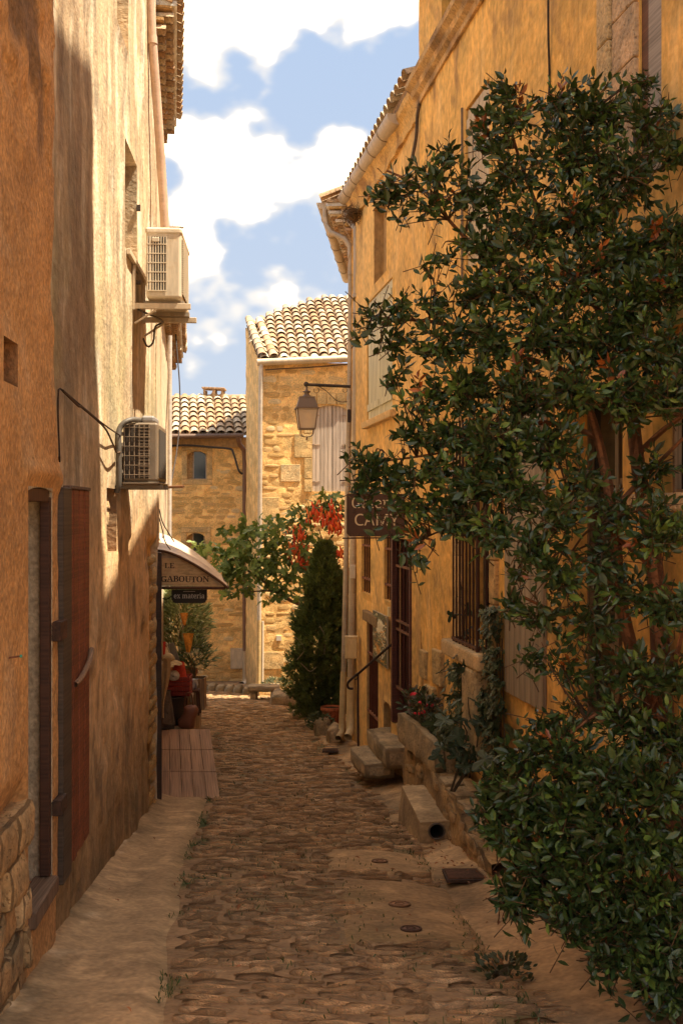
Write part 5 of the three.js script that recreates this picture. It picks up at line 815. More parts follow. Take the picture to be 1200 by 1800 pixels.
{ // orange-flowering climber between fig and cypress
  const base = V(0.28, gy(0.28, 18.9), -18.9), sh = thing('flowering_shrub', 'shrub with hanging orange-red blossoms behind the tip of the cypress', 'shrub', base), r = rng(121), petal = prep(new THREE.SphereGeometry(1, 5, 4).scale(0.32, 1, 0.32), [1, 1, 1]), leafs = leafGeo(1, 0.4, 0.05, 0.1, [1, 1, 1]);
  part(sh, 'stem', prep(limb([base, P(608, 1120, 18.7), P(585, 1010, 18.6), P(560, 930, 18.5)], [0.035, 0.028, 0.02, 0.01], 6), [0.2, 0.13, 0.08]), M.bark); part(sh, 'stem', prep(limb([P(585, 1010, 18.6), P(540, 970, 18.4), P(512, 945, 18.4)], [0.02, 0.014, 0.008], 6), [0.2, 0.13, 0.08]), M.bark);
  const fm = [], fc = [], lm = [], lc = [];
  for (const [px, py, R, k, g] of [[530, 975, 26, 70, 10], [520, 940, 20, 30, 10], [560, 905, 26, 46, 20], [588, 920, 22, 60, 16], [598, 975, 14, 26, 8], [540, 1000, 14, 22, 8], [600, 1030, 10, 12, 14], [596, 1080, 12, 5, 26], [585, 900, 22, 24, 20], [512, 965, 14, 20, 6]]) {
    for (let i = 0; i < k; i++) { const v = rdir(r), c = P(px, py, 18.3 + r() * 0.4), s = R * 18.4 / F * Math.sqrt(r()), L = rr(r, 0.035, 0.065), b = rr(r, 0.8, 1.2); fm.push(new THREE.Matrix4().compose(V(c.x + v.x * s, c.y + v.y * s, c.z), new THREE.Quaternion().setFromEuler(new THREE.Euler((r() - 0.5) * 0.7, 0, (r() - 0.5) * 0.8)), V(L, L, L))); fc.push(r() < 0.3 ? [0.85 * b, 0.22 * b, 0.05] : [0.80 * b, 0.10 * b, 0.03]); }
    for (let i = 0; i < g * 2; i++) { const v = rdir(r), c = P(px, py, 18.7), s = R * 1.2 * 18.4 / F * Math.sqrt(r()), L = rr(r, 0.07, 0.12); lm.push(new THREE.Matrix4().compose(V(c.x + v.x * s, c.y + v.y * s, c.z + v.z * 0.2), aim(rdir(r), 0), V(L, L, L))); lc.push([0.07, 0.11, 0.03]); }
  }
  instanced(sh, 'blossoms', petal, M.petal, fm, fc); instanced(sh, 'leaves', leafs, M.softLeaf, lm, lc);
}
{ // dense cypress in its terracotta pot
  const c0 = V(-0.36, gy(-0.36, 17.3), -17.3), cy = thing('cypress', 'dense dark green cypress standing at the right where the lane bends', 'tree', c0), r = rng(131), spray = [];
  for (const [a, l, w] of [[0, 1, 0.2], [0.6, 0.7, 0.17], [-0.6, 0.7, 0.17], [1.1, 0.45, 0.13], [-1.1, 0.45, 0.13]]) spray.push(leafGeo(l, w, 0.02, 0.25, [0.8, 0.85, 0.8], [1.2, 1.2, 1.1]).rotateZ(a).rotateY(a * 0.7));
  const sp = merge(spray), ms = [], cs = []; const prof = lerpTable([[0, 0.30], [0.15, 0.42], [0.35, 0.455], [0.55, 0.42], [0.75, 0.29], [0.9, 0.185], [1, 0.05]]), axis = (t) => [mix(0.02, 0.10, t), 0.16 + 2.78 * t];
  for (let i = 0; i < 11500; i++) { const t = Math.pow(r(), 0.9), a = r() * 6.283, lump = 0.2 + 1.6 * fb3(Math.cos(a) * 2.2 + 4, t * 9, Math.sin(a) * 2.2, 3), R = prof(t) * lump * (0.6 + 0.42 * r()), [ox, y] = axis(t), p = V(c0.x + ox + Math.cos(a) * R, c0.y + y, c0.z + Math.sin(a) * R), dir = V(Math.cos(a) * 0.9, 0.75 + r() * 0.6, Math.sin(a) * 0.9).add(rdir(r).multiplyScalar(0.5)).normalize(), s = rr(r, 0.07, 0.125), b = rr(r, 0.65, 1.35) * (0.5 + 0.55 * lump); ms.push(new THREE.Matrix4().compose(p, aim(dir, r() * 6.3), V(s, s, s))); cs.push([0.10 * b, 0.135 * b, 0.03 * b]); }
  instanced(cy, 'crown', sp, M.softLeaf, ms, cs); part(cy, 'trunk', prep(limb([c0, V(c0.x + 0.03, c0.y + 1.2, c0.z), V(c0.x + 0.09, c0.y + 2.6, c0.z)], [0.07, 0.05, 0.01], 7), [0.16, 0.1, 0.06]), M.bark);
  part(cy, 'dead_twig', [[[520, 1120], [535, 1140], [522, 1160]], [[562, 1100], [571, 1120], [570, 1150]], [[528, 1165], [545, 1180], [556, 1172]]].map((q) => prep(tube(q.map(([x, y]) => P(x, y, 16.83)), 0.006, 5), [0.42, 0.33, 0.24])), M.bark).userData.kind = 'stuff';
}
// a plain small bush of thin leaves
function bush(name, label, cat, base, R, H, n, len, cols, seed, wid = 0.2, group) {
  const o = thing(name, label, cat, base, group), r = rng(seed), g = leafGeo(1, wid, 0.03, 0.12, [0.9, 0.9, 0.9], [1.1, 1.1, 1.1]), ms = [], cs = [];
  for (let s = 0; s < 7; s++) part(o, 'stem', prep(limb([base, V(base.x + (r() - 0.5) * R, base.y + H * 0.4, base.z + (r() - 0.5) * R), V(base.x + (r() - 0.5) * R * 1.7, base.y + H * rr(r, 0.7, 0.95), base.z + (r() - 0.5) * R * 1.6)], [0.011, 0.008, 0.003], 5), [0.22, 0.17, 0.09]), M.bark);
  for (let i = 0; i < n; i++) { const t = Math.pow(r(), 0.7), a = r() * 6.28, q = R * (0.35 + 0.75 * Math.sin(Math.PI * clamp(t * 0.85 + 0.12))) * Math.sqrt(r()), p = V(base.x + Math.cos(a) * q, base.y + H * (0.25 + 0.75 * t), base.z + Math.sin(a) * q), L = len * rr(r, 0.7, 1.25), b = rr(r, 0.75, 1.3); ms.push(new THREE.Matrix4().compose(p, aim(V(Math.cos(a), rr(r, -0.1, 1.3), Math.sin(a)).add(rdir(r).multiplyScalar(0.4)).normalize(), r() * 6.3), V(L, L, L))); cs.push(mul3(cols[Math.floor(r() * cols.length)], b)); }
  instanced(o, 'leaves', g, M.softLeaf, ms, cs);
  return o;
}
// ivy: small leaves hugging a wall
function ivy(label, fr, u0, u1, h0, h1, k, n, seed, cols = [[0.05, 0.085, 0.03], [0.08, 0.11, 0.045], [0.035, 0.06, 0.02]]) {
  const base = fr.at((u0 + u1) / 2, h0, 0), o = thing('ivy', label, 'ivy', base), r = rng(seed), g = figLeaf([1, 1, 1]), ms = [], cs = [];
  for (let s = 0; s < 4; s++) { const u = mix(u0, u1, (s + 0.5) / 4); part(o, 'stem', prep(tube([fr.at(u, h0, k), fr.at(u + 0.05 * (r() - 0.5), mix(h0, h1, 0.4), k), fr.at(mix(u, (u0 + u1) / 2, 0.4), mix(h0, h1, 0.85), k)], 0.006, 5), [0.16, 0.1, 0.06]), M.bark); }
  for (let i = 0; i < n; i++) { const t = r(), m = 0.35 + 0.65 * Math.sin(Math.PI * clamp(0.15 + 0.75 * (1 - t))), u = mix((u0 + u1) / 2, r() < 0.5 ? u0 : u1, r() * m), h = mix(h0, h1, t); if (fb3(u * 5, h * 5, seed, 3) < 0.36) continue; const L = rr(r, 0.045, 0.085); ms.push(new THREE.Matrix4().compose(fr.at(u, h, k + r() * 0.09), fr.rot.clone().multiply(new THREE.Quaternion().setFromEuler(new THREE.Euler(-0.5 + (r() - 0.5) * 0.9, (r() - 0.5) * 1.0, Math.PI + (r() - 0.5) * 1.8))), V(L, L, L))); cs.push(mul3(cols[Math.floor(r() * 3)], rr(r, 0.7, 1.3))); }
  instanced(o, 'leaves', g, M.softLeaf, ms, cs); return o;
}

// ---------------------------------------------------------------- cooling units on the left house
function slats(fr, geoms) { return geoms.map(([u0, u1, h0, h1, k0, k1]) => fbox(fr, u0, u1, h0, h1, k0, k1)); }
{
  const u0 = 8.84, u1 = 9.62, h0 = 1.75, h1 = 2.325, k0 = 0.115, k1 = 0.40, cream = [0.66, 0.56, 0.42], dk = [0.035, 0.035, 0.035];
  const ac = thing('cooling_unit', 'cream outdoor cooling unit on a bracket high on the left wall, lit by the sun', 'air conditioner', LF.at(u0, h0, k0));
  part(ac, 'body', prep(fbox(LF, u0, u1, h0, h1, k0, k1, 0.025), cream), M.enamel);
  part(ac, 'lid', prep(fbox(LF, u0 - 0.008, u1 + 0.008, h1 - 0.05, h1 + 0.008, k0 - 0.006, k1 + 0.008, 0.02), mul3(cream, 1.12)), M.enamel);
  const side = part(ac, 'side_grille', prep(fbox(LF, u0 - 0.004, u0 - 0.002, h0 + 0.06, h1 - 0.07, k0 + 0.015, k0 + 0.165), dk), M.dark), bars = [];
  for (let i = 0; i < 8; i++) { const k = k0 + 0.012 + i * 0.0215; if (i !== 1) part(side, 'bar', prep(fbox(LF, u0 - 0.012, u0 - 0.0045, h0 + 0.06, h1 - 0.07, k, k + 0.009), cream), M.enamel); else part(side, 'bar', prep(fbox(LF, u0 - 0.012, u0 - 0.0045, h0 + 0.06, h1 - 0.07, k - 0.006, k + 0.012), cream), M.enamel); }
  for (let i = 0; i < 6; i++) part(side, 'bar', prep(fbox(LF, u0 - 0.0135, u0 - 0.004, h0 + 0.058 + i * 0.076, h0 + 0.066 + i * 0.076, k0 + 0.012, k0 + 0.168), cream), M.enamel);
  part(side, 'handle', prep(fbox(LF, u0 - 0.018, u0 - 0.003, h1 - 0.115, h1 - 0.08, k0 + 0.05, k0 + 0.11, 0.005), mul3(cream, 0.95)), M.enamel);
  const fan = part(ac, 'fan_grille', prep(fbox(LF, u0 + 0.07, u1 - 0.2, h0 + 0.05, h1 - 0.07, k1 + 0.002, k1 + 0.004), mul3(dk, 2)), M.dark); const fs = [];
  for (let i = 0; i < 26; i++) fs.push(prep(fbox(LF, u0 + 0.07, u1 - 0.2, h0 + 0.05 + i * 0.0178, h0 + 0.058 + i * 0.0178, k1 + 0.004, k1 + 0.013), cream));
  part(fan, 'slats', fs, M.enamel).userData.kind = 'stuff';
  part(ac, 'foot', prep(fbox(LF, u0 + 0.1, u0 + 0.17, h0 - 0.035, h0, k0 - 0.02, k1 + 0.015), [0.4, 0.33, 0.25]), M.enamel); part(ac, 'foot', prep(fbox(LF, u1 - 0.17, u1 - 0.1, h0 - 0.035, h0, k0 - 0.02, k1 + 0.015), [0.4, 0.33, 0.25]), M.enamel);
  const bk = thing('wall_bracket', 'cream steel bracket of two arms carrying the sunlit cooling unit', 'bracket', LF.at(9.2, 1.66, 0)), bc = [0.58, 0.46, 0.32];
  for (const u of [8.86, 9.5]) { part(bk, 'arm', prep(fbox(LF, u, u + 0.035, 1.668, 1.715, 0.02, 0.475, 0.004), bc), M.enamel); part(bk, 'upright', prep(fbox(LF, u, u + 0.035, 1.66, 2.03, 0.002, 0.028, 0.004), bc), M.enamel); part(bk, 'strut', prep(bar(LF.at(u + 0.017, 1.70, 0.25), LF.at(u + 0.017, 1.55, 0.02), 0.01, 6), bc), M.enamel); }
  part(bk, 'rail', prep(fbox(LF, 8.5, 9.7, 2.03, 2.075, 0.004, 0.035, 0.004), mul3(bc, 1.1)), M.enamel);
  single('drain_hose', 'black looped hose hanging under the upper bracket', 'hose', LF.at(9.3, 1.6, 0.1), prep(tube([LF.at(8.86, 1.66, 0.05), LF.at(9.3, 1.645, 0.2), LF.at(9.45, 1.62, 0.12), LF.at(9.5, 1.5, 0.1), LF.at(9.42, 1.44, 0.06), LF.at(9.35, 1.5, 0.03)], 0.009, 7), [0.09, 0.075, 0.06]), M.plastic);
  { const sp = thing('bird_spikes', 'strip of thin bird spikes behind the upper cooling unit', 'spikes', P(303, 398, 10.8)); part(sp, 'strip', prep(bar(P(288, 399, 10.7), P(322, 400, 11.6), 0.012, 6), [0.3, 0.24, 0.18]), M.iron); const gs = []; for (let i = 0; i < 7; i++) gs.push(prep(bar(P(290 + i * 4.6, 399, 10.75 + i * 0.11), P(288 + i * 5, 378 - 3 * (i % 2), 10.75 + i * 0.11), 0.0016, 4), [0.4, 0.36, 0.33])); gs.forEach((g) => part(sp, 'spike', g, M.zinc)); }
}
{
  const u0 = 8.0, u1 = 8.62, h0 = 0.225, h1 = 0.665, k0 = 0.045, k1 = 0.305, br = [0.21, 0.155, 0.105], dk = [0.05, 0.036, 0.026];
  const ac = thing('cooling_unit', 'brown shaded cooling unit with a pipe looping over its top, on the left wall', 'air conditioner', LF.at(u0, h0, k0));
  part(ac, 'body', prep(fbox(LF, u0 + 0.01, u1, h0, h1, k0, k1, 0.022), br), M.enamel);
  const fin = part(ac, 'fins', prep(fbox(LF, u0 + 0.002, u0 + 0.008, h0 + 0.025, h1 - 0.02, k0 + 0.012, k0 + 0.2), dk), M.dark);
  for (let i = 0; i < 17; i++) part(fin, 'fin', prep(fbox(LF, u0 - 0.004, u0 + 0.001, h0 + 0.035 + i * 0.024, h0 + 0.044 + i * 0.024, k0 + 0.115, k0 + 0.2), mul3(br, 1.1)), M.enamel);
  for (let i = 0; i < 6; i++) part(fin, 'wire', prep(fbox(LF, u0 - 0.012, u0 - 0.006, h0 + 0.02, h1 - 0.015, k0 + 0.014 + i * 0.036, k0 + 0.019 + i * 0.036), mul3(br, 1.5)), M.enamel);
  for (let i = 0; i < 6; i++) part(fin, 'wire', prep(fbox(LF, u0 - 0.017, u0 - 0.0125, h0 + 0.05 + i * 0.07, h0 + 0.054 + i * 0.07, k0 + 0.01, k0 + 0.205), mul3(br, 1.5)), M.enamel);
  part(ac, 'fan_opening', prep(fbox(LF, u0 + 0.06, u1 - 0.12, h0 + 0.03, h1 - 0.045, k1 + 0.002, k1 + 0.006, 0.001), dk), M.dark);
  part(ac, 'pipe_cover', prep(fbox(LF, u0 + 0.05, u0 + 0.35, h1 + 0.001, h1 + 0.055, k0 + 0.13, k1 - 0.03, 0.02), [0.26, 0.24, 0.23]), M.plastic);
  part(ac, 'base_tray', prep(fbox(LF, u0 - 0.01, u1 + 0.01, h0 - 0.02, h0 - 0.001, k0, k1 + 0.01, 0.006), mul3(br, 0.8)), M.enamel);
  part(ac, 'pipe', prep(tube([LF.at(u0 + 0.15, h1 + 0.02, k0 + 0.16), LF.at(u0 - 0.02, h1 + 0.015, k0 + 0.06), LF.at(u0 - 0.06, h1 - 0.05, k0 - 0.012), LF.at(u0 - 0.08, h1 - 0.2, k0 - 0.015), LF.at(u0 - 0.07, h0, k0 - 0.015), LF.at(u0 - 0.05, h0 - 0.08, 0.01)], 0.021, 9), [0.10, 0.085, 0.07]), M.plastic);
  const bk = thing('wall_bracket', 'perforated bracket behind the shaded brown cooling unit', 'bracket', LF.at(8.2, 0.4, 0)); for (const h of [0.30, 0.42, 0.5, 0.58]) part(bk, 'rung', prep(fbox(LF, 7.98, 8.06, h - 0.012, h + 0.012, 0.002, 0.05), [0.3, 0.24, 0.18]), M.enamel); part(bk, 'arm', prep(fbox(LF, 8.1, 8.14, h0 - 0.05, h0 - 0.021, 0.002, 0.33), [0.22, 0.17, 0.12]), M.enamel); part(bk, 'arm', prep(fbox(LF, 8.48, 8.52, h0 - 0.05, h0 - 0.021, 0.002, 0.33), [0.22, 0.17, 0.12]), M.enamel);
}
// wires
const wire = (name, label, pts, rad, col) => single(name, label, 'cable', pts[0], prep(tube(pts, rad, 6, 7), col), M.iron);
wire('cable', 'thin dark wire rising from the doorway and sagging to the brown cooling unit', [LF.at(5.62, 0.285, 0.06), LF.at(5.68, 0.28, 0.05), LF.at(5.69, 0.5, 0.04), LF.at(5.7, 0.64, 0.04), LF.at(5.78, 0.655, 0.04), LF.at(6.3, 0.62, 0.05), LF.at(7.1, 0.57, 0.06), LF.at(7.95, 0.56, 0.04)], 0.0055, [0.06, 0.035, 0.02]);
wire('cable', 'second wire looping down below the first one towards the brown cooling unit', [LF.at(5.78, 0.65, 0.045), LF.at(6.1, 0.6, 0.07), LF.at(6.3, 0.61, 0.055), LF.at(7.0, 0.55, 0.07), LF.at(7.35, 0.47, 0.07), LF.at(7.6, 0.42, 0.06), LF.at(7.93, 0.44, 0.04)], 0.007, [0.12, 0.075, 0.045]);
wire('cable', 'black cable running under the far eave and drooping to the brown downpipe', [P(290, 784, 24.75), P(330, 783, 24.72), P(372, 786, 24.7), P(404, 789, 24.65), P(410, 796, 24.55), P(416, 815, 24.5), P(420, 828, 24.45), P(426, 833, 24.5)], 0.024, [0.055, 0.05, 0.045]);
wire('cable', 'black wire hanging free beside the left eave across the sky', [P(307, 560, 17.5), P(312, 625, 17.2), P(316, 680, 17), P(316, 740, 16.8), P(310, 800, 16.4), P(301, 850, 15.8), P(298, 900, 15)], 0.0105, [0.05, 0.045, 0.05]);
wire('cable', 'thin pale wire down the corner of the far left house', [P(293, 620, 13), P(296, 660, 13), P(292, 760, 13), P(291, 900, 12.6), P(286, 945, 12)], 0.007, [0.3, 0.24, 0.2]);
for (const [x, y, l] of [[298, 940, 'upper loose wire end curling above the canopy'], [292, 955, 'lower loose wire end lying on the canopy']]) wire('cable', l, [P(280, y - 45, 11.6), P(286, y - 22, 11.55), P(x - 2, y - 4, 11.5), P(x + 8, y + 12, 11.4)], 0.006, [0.10, 0.08, 0.07]);
wire('cable', 'black cable along the top of the stone house below its gutter', [P(466, 650, 21.9), P(500, 648, 21.95), P(540, 646, 22), P(580, 643, 22.05), P(618, 640, 22.1)], 0.013, [0.12, 0.08, 0.05]);
{ const n = thing('screw_hook', 'small green-tipped nail in the plaster left of the doorway', 'nail', LF1.at(4.66, -0.63, 0)); part(n, 'nail', prep(bar(LF1.at(4.66, -0.63, -0.02), LF1.at(4.68, -0.625, 0.03), 0.004, 6), [0.25, 0.1, 0.05]), M.iron); part(n, 'tip', prep(bar(LF1.at(4.68, -0.625, 0.03), LF1.at(4.683, -0.624, 0.04), 0.007, 6), [0.05, 0.3, 0.2]), M.plastic); }

// ---------------------------------------------------------------- canopy, signs and ramp of the shop
const canvas = (w, h, draw) => { const c = document.createElement('canvas'); c.width = w; c.height = h; const g = c.getContext('2d'); draw(g, w, h); const t = new THREE.CanvasTexture(c); t.colorSpace = THREE.SRGBColorSpace; t.anisotropy = 8; return t; };
const printed = (a, b, c, d, t, rough = 0.6) => { const g = new THREE.BufferGeometry(); g.setAttribute('position', new THREE.Float32BufferAttribute([a, b, c, a, c, d].flatMap((v) => v.toArray()), 3)); g.setAttribute('uv', new THREE.Float32BufferAttribute([0, 0, 1, 0, 1, 1, 0, 0, 1, 1, 0, 1], 2)); g.computeVertexNormals(); return [prep(g, [1, 1, 1], { keepUV: true }), std({ map: t, roughness: rough })]; };
{
  const can = thing('shop_canopy', 'curved weathered canopy over the shop door, its end panel lettered', 'canopy', V(-1.87, EYE - 0.45, -11.25));
  const xs = (d) => L3F.o.x + (d - 10.63) * L3F.t.x / -L3F.t.z, prof = [[-0.02, -0.38], [0.1, -0.40], [0.24, -0.455], [0.40, -0.54], [0.55, -0.635], [0.66, -0.715], [0.73, -0.775]], ds = [11.15, 11.5, 11.9, 12.3, 12.7, 13.1];
  const skin = (dy) => { const pos = [], idx = []; ds.forEach((d, j) => prof.forEach(([k, h], i) => pos.push(xs(d) + k, EYE + h + dy + 0.13 * (d - 11.15) / 1.95 * (1 - k * 1.1) + 0.015 * Math.sin(j * 2.1 + i) * (i / 6), -d))); const n = prof.length; for (let j = 0; j < ds.length - 1; j++) for (let i = 0; i < n - 1; i++) { const a = j * n + i; idx.push(a, a + 1, a + n + 1, a, a + n + 1, a + n); } const g = new THREE.BufferGeometry(); g.setAttribute('position', new THREE.Float32BufferAttribute(pos, 3)); g.setIndex(idx); g.computeVertexNormals(); return g; };
  const tone = (x, y, z) => mix3([0.74, 0.60, 0.46], [0.42, 0.28, 0.19], 0.8 * sst(0.5, 0.68, fb3(x * 4, y * 4, z * 2, 4)));
  part(can, 'roof_sheet', [prep(skin(0), tone), prep(skin(-0.012), tone)], M.enamel, 'curved brownish weathered sheet');
  part(can, 'edge', prep(tube(prof.map(([k, h]) => V(xs(11.15) + k, EYE + h - 0.012, -11.145)), 0.014, 6), [0.16, 0.09, 0.055]), M.iron);
  part(can, 'edge', prep(bar(V(xs(11.15) + 0.73, EYE - 0.78, -11.15), V(xs(13.1) + 0.73, EYE - 0.77, -13.1), 0.013, 6), [0.14, 0.08, 0.05]), M.iron);
  for (const d of [11.9, 12.7]) part(can, 'rib', prep(tube(prof.map(([k, h]) => V(xs(d) + k, EYE + h - 0.03, -d)), 0.012, 5), [0.14, 0.08, 0.05]), M.iron);
  const x0 = xs(11.16), W = 0.66, pts = [[0.0, -0.765], [W + 0.02, -0.765], [0.66, -0.73], [0.55, -0.65], [0.40, -0.555], [0.24, -0.47], [0.1, -0.415], [0, -0.40]], sg = new THREE.Shape(pts.map(([a, b]) => new THREE.Vector2(a, b)));
  part(can, 'end_panel', prep(new THREE.ExtrudeGeometry(sg, { depth: 0.012, bevelEnabled: false }).translate(x0, EYE, -11.2), (x, y) => mix3([0.60, 0.46, 0.30], [0.30, 0.20, 0.13], sst(EYE - 0.72, EYE - 0.62, y) * 0.8)), M.enamel, 'weathered plate lettered LE GABOUTON');
  const t = canvas(1024, 512, (g, w, h) => { g.fillStyle = '#d2b083'; g.fillRect(0, 0, w, h); const r = rng(9); for (let i = 0; i < 260; i++) { g.fillStyle = `rgba(${80 + 60 * r()},${50 + 40 * r()},${25 + 20 * r()},0.10)`; g.fillRect(r() * w, r() * h, 30 + 130 * r(), 6 + 30 * r()); } g.fillStyle = '#2c1710'; g.textBaseline = 'alphabetic'; g.font = 'bold 132px serif'; g.save(); g.translate(60, 190); g.fillText('LE', 30, 0); g.restore(); const s = 'GABOUTON'; g.font = 'bold 150px serif'; let x = 24; [...s].forEach((c, i) => { g.save(); g.translate(x, 448 - 6 * Math.sin(i * 0.9)); g.rotate(-0.02 + 0.01 * (i % 3)); g.fillText(c, 0, 0); g.restore(); x += g.measureText(c).width * 0.93; }); });
  const pl = [[0.015, -0.76], [0.63, -0.76], [0.50, -0.632], [0.38, -0.552], [0.22, -0.478], [0.02, -0.478]], ps = new THREE.ShapeGeometry(new THREE.Shape(pl.map(([a, b]) => new THREE.Vector2(a, b)))), uv = ps.attributes.uv, pp = ps.attributes.position;
  for (let i = 0; i < uv.count; i++) uv.setXY(i, (pp.getX(i) - 0.015) / 0.615, (pp.getY(i) + 0.76) / 0.285);
  part(can, 'lettering', prep(ps.translate(x0, EYE, -11.184), [1, 1, 1], { keepUV: true }), std({ map: t, roughness: 0.7 }));
  part(can, 'bar', prep(bar(V(x0 - 0.02, EYE - 0.782, -11.17), V(x0 + 0.70, EYE - 0.786, -11.17), 0.018, 6), [0.15, 0.08, 0.05]), M.iron);
  part(can, 'bracket', prep(bar(V(x0, EYE - 0.785, -11.25), V(x0 - 0.2, EYE - 0.785, -12.9), 0.015, 6), [0.12, 0.07, 0.05]), M.iron);
}
{
  const sg = thing('hanging_sign', 'small dark sign with clipped corners reading ex materia, hung under the canopy', 'sign', V(P(333, 1047, 11.3).x, P(333, 1060, 11.3).y, -11.3)), a = P(302, 1060, 11.3), b = P(364, 1036, 11.3), s = new THREE.Shape([[0, 0.14], [0, 0.035], [0.035, 0], [b.x - a.x - 0.035, 0], [b.x - a.x, 0.035], [b.x - a.x, 0.14]].map(([x, y]) => new THREE.Vector2(x, y)));
  part(sg, 'board', prep(new THREE.ExtrudeGeometry(s, { depth: 0.016, bevelEnabled: false }).translate(a.x, a.y, a.z - 0.008), [0.035, 0.028, 0.024]), M.paintWood);
  const t = canvas(1024, 400, (g, w, h) => { g.fillStyle = '#33291f'; g.fillRect(0, 0, w, h); g.fillStyle = '#efe3cf'; g.font = '218px serif'; g.textAlign = 'center'; g.textBaseline = 'alphabetic'; g.fillText('ex materia', w / 2, 262, 960); g.fillRect(w * 0.32, 40, w * 0.36, 12); });
  const [g, m] = printed(V(a.x + 0.012, a.y + 0.005, a.z + 0.0105), V(b.x - 0.012, a.y + 0.005, a.z + 0.0105), V(b.x - 0.012, a.y + 0.137, a.z + 0.0105), V(a.x + 0.012, a.y + 0.137, a.z + 0.0105), t); m.transparent = false; part(sg, 'lettering', g, m);
  part(sg, 'hook', prep(bar(V(a.x + 0.05, a.y + 0.14, a.z), V(a.x + 0.05, a.y + 0.17, a.z), 0.004, 5), [0.1, 0.08, 0.06]), M.iron); part(sg, 'hook', prep(bar(V(b.x - 0.05, a.y + 0.14, a.z), V(b.x - 0.05, a.y + 0.17, a.z), 0.004, 5), [0.1, 0.08, 0.06]), M.iron);
  part(sg, 'arm', prep(tube([P(286, 1052, 11.3), P(294, 1053, 11.3), P(303, 1047, 11.3)], 0.006, 5), [0.04, 0.03, 0.03]), M.iron);
}
{ // plank ramp
  const A = P(272, 1403, 11.1), B = P(387, 1403, 11.05), C = P(369, 1281, 13.3), D = P(275, 1281, 13.3), rp = thing('wooden_ramp', 'grey-brown plank ramp leading up to the shop door', 'ramp', V((A.x + B.x) / 2, gy((A.x + B.x) / 2, 11), -11.1)), r = rng(141);
  const at = (s, t) => A.clone().lerp(B, s).lerp(D.clone().lerp(C, s), t), nrm = new THREE.Vector3().crossVectors(B.clone().sub(A), D.clone().sub(A)).normalize(); if (nrm.y < 0) nrm.negate();
  const slab = (s0, s1, t0, t1, th, col) => { const p = [at(s0, t0), at(s1, t0), at(s1, t1), at(s0, t1)], q = p.map((v) => v.clone().addScaledVector(nrm, -th)), g = new THREE.BufferGeometry(), f = (a, b, c, d) => [a, b, c, a, c, d]; g.setAttribute('position', new THREE.Float32BufferAttribute([...f(p[0], p[1], p[2], p[3]), ...f(q[1], q[0], q[3], q[2]), ...f(q[0], q[1], p[1], p[0]), ...f(q[1], q[2], p[2], p[1]), ...f(q[2], q[3], p[3], p[2]), ...f(q[3], q[0], p[0], p[3])].flatMap((v) => v.toArray()), 3)); const uw = [[s0, t0], [s1, t0], [s1, t1], [s0, t1]].map(([a, b]) => [a * 0.7, b * 2.2 + s0 * 3.1]), fu = (a, b, c, d) => [a, b, c, a, c, d].flatMap((k) => uw[k]); g.setAttribute('uv', new THREE.Float32BufferAttribute([...fu(0, 1, 2, 3), ...fu(1, 0, 3, 2), ...fu(0, 1, 1, 0), ...fu(1, 2, 2, 1), ...fu(2, 3, 3, 2), ...fu(3, 0, 0, 3)], 2)); g.computeVertexNormals(); return prep(g, col, { keepUV: true }); };
  const rows = [[0, 0.335], [0.342, 0.655], [0.662, 0.995]];
  for (const [t0, t1] of rows) { const cuts = [0, 0.07 + 0.02 * r(), 0.24, 0.425, 0.6 + 0.02 * r(), 0.8, 1]; for (let i = 0; i < 6; i++) part(rp, 'plank', slab(cuts[i] + 0.004, cuts[i + 1] - 0.004, t0, t1 + 0.004 * (r() - 0.5), 0.032, mul3([0.46, 0.285, 0.175], rr(r, 0.86, 1.12))), M.wood); }
  part(rp, 'frame', [slab(0.002, 0.998, -0.005, 0.02, 0.06, [0.12, 0.07, 0.05]).translate(0, -0.034, 0), slab(0.97, 0.998, 0.021, 1, 0.07, [0.14, 0.085, 0.06]).translate(0, -0.034, 0), slab(0.002, 0.03, 0.021, 1, 0.07, [0.14, 0.085, 0.06]).translate(0, -0.034, 0)], M.wood);
  { const p = [at(0.05, 1), at(0.95, 1)].map((v) => v.clone().addScaledVector(nrm, -0.05)); part(rp, 'support', prep(box(p[0].distanceTo(p[1]), 0.42, 0.06).translate((p[0].x + p[1].x) / 2, p[0].y - 0.22, p[0].z + 0.04), [0.14, 0.085, 0.06]), M.wood); }
}
// ---------------------------------------------------------------- goods and plants at the shop door
const lathe = (p, seg = 16) => new THREE.LatheGeometry(p.map(([a, b]) => new THREE.Vector2(a, b)), seg);
const onGround = (px, d, lift = 0) => { const x = (px - 600) / F * d; return V(x, gy(x, d) + lift, -d); };
const onLand = (px, d) => V((px - 600) / F * d, EYE - 2.695, -d);
{ const o = thing('stone_landing', 'low stone landing carrying the display at the shop door', 'step', V(-2.1, gy(-2.1, 14.3), -14.3)); for (let i = 0; i < 5; i++) part(o, 'stone', prep(roughen(prism([[-2.6, 13.36 + i * 0.42], [-1.9 - 0.02 * i, 13.36 + i * 0.42], [-1.92 - 0.02 * i, 13.77 + i * 0.42], [-2.6, 13.77 + i * 0.42]], EYE - 3.4, EYE - 2.7), 0.008, 6, i), mul3([0.42, 0.29, 0.17], 0.85 + 0.08 * (i % 3))), M.stone); }
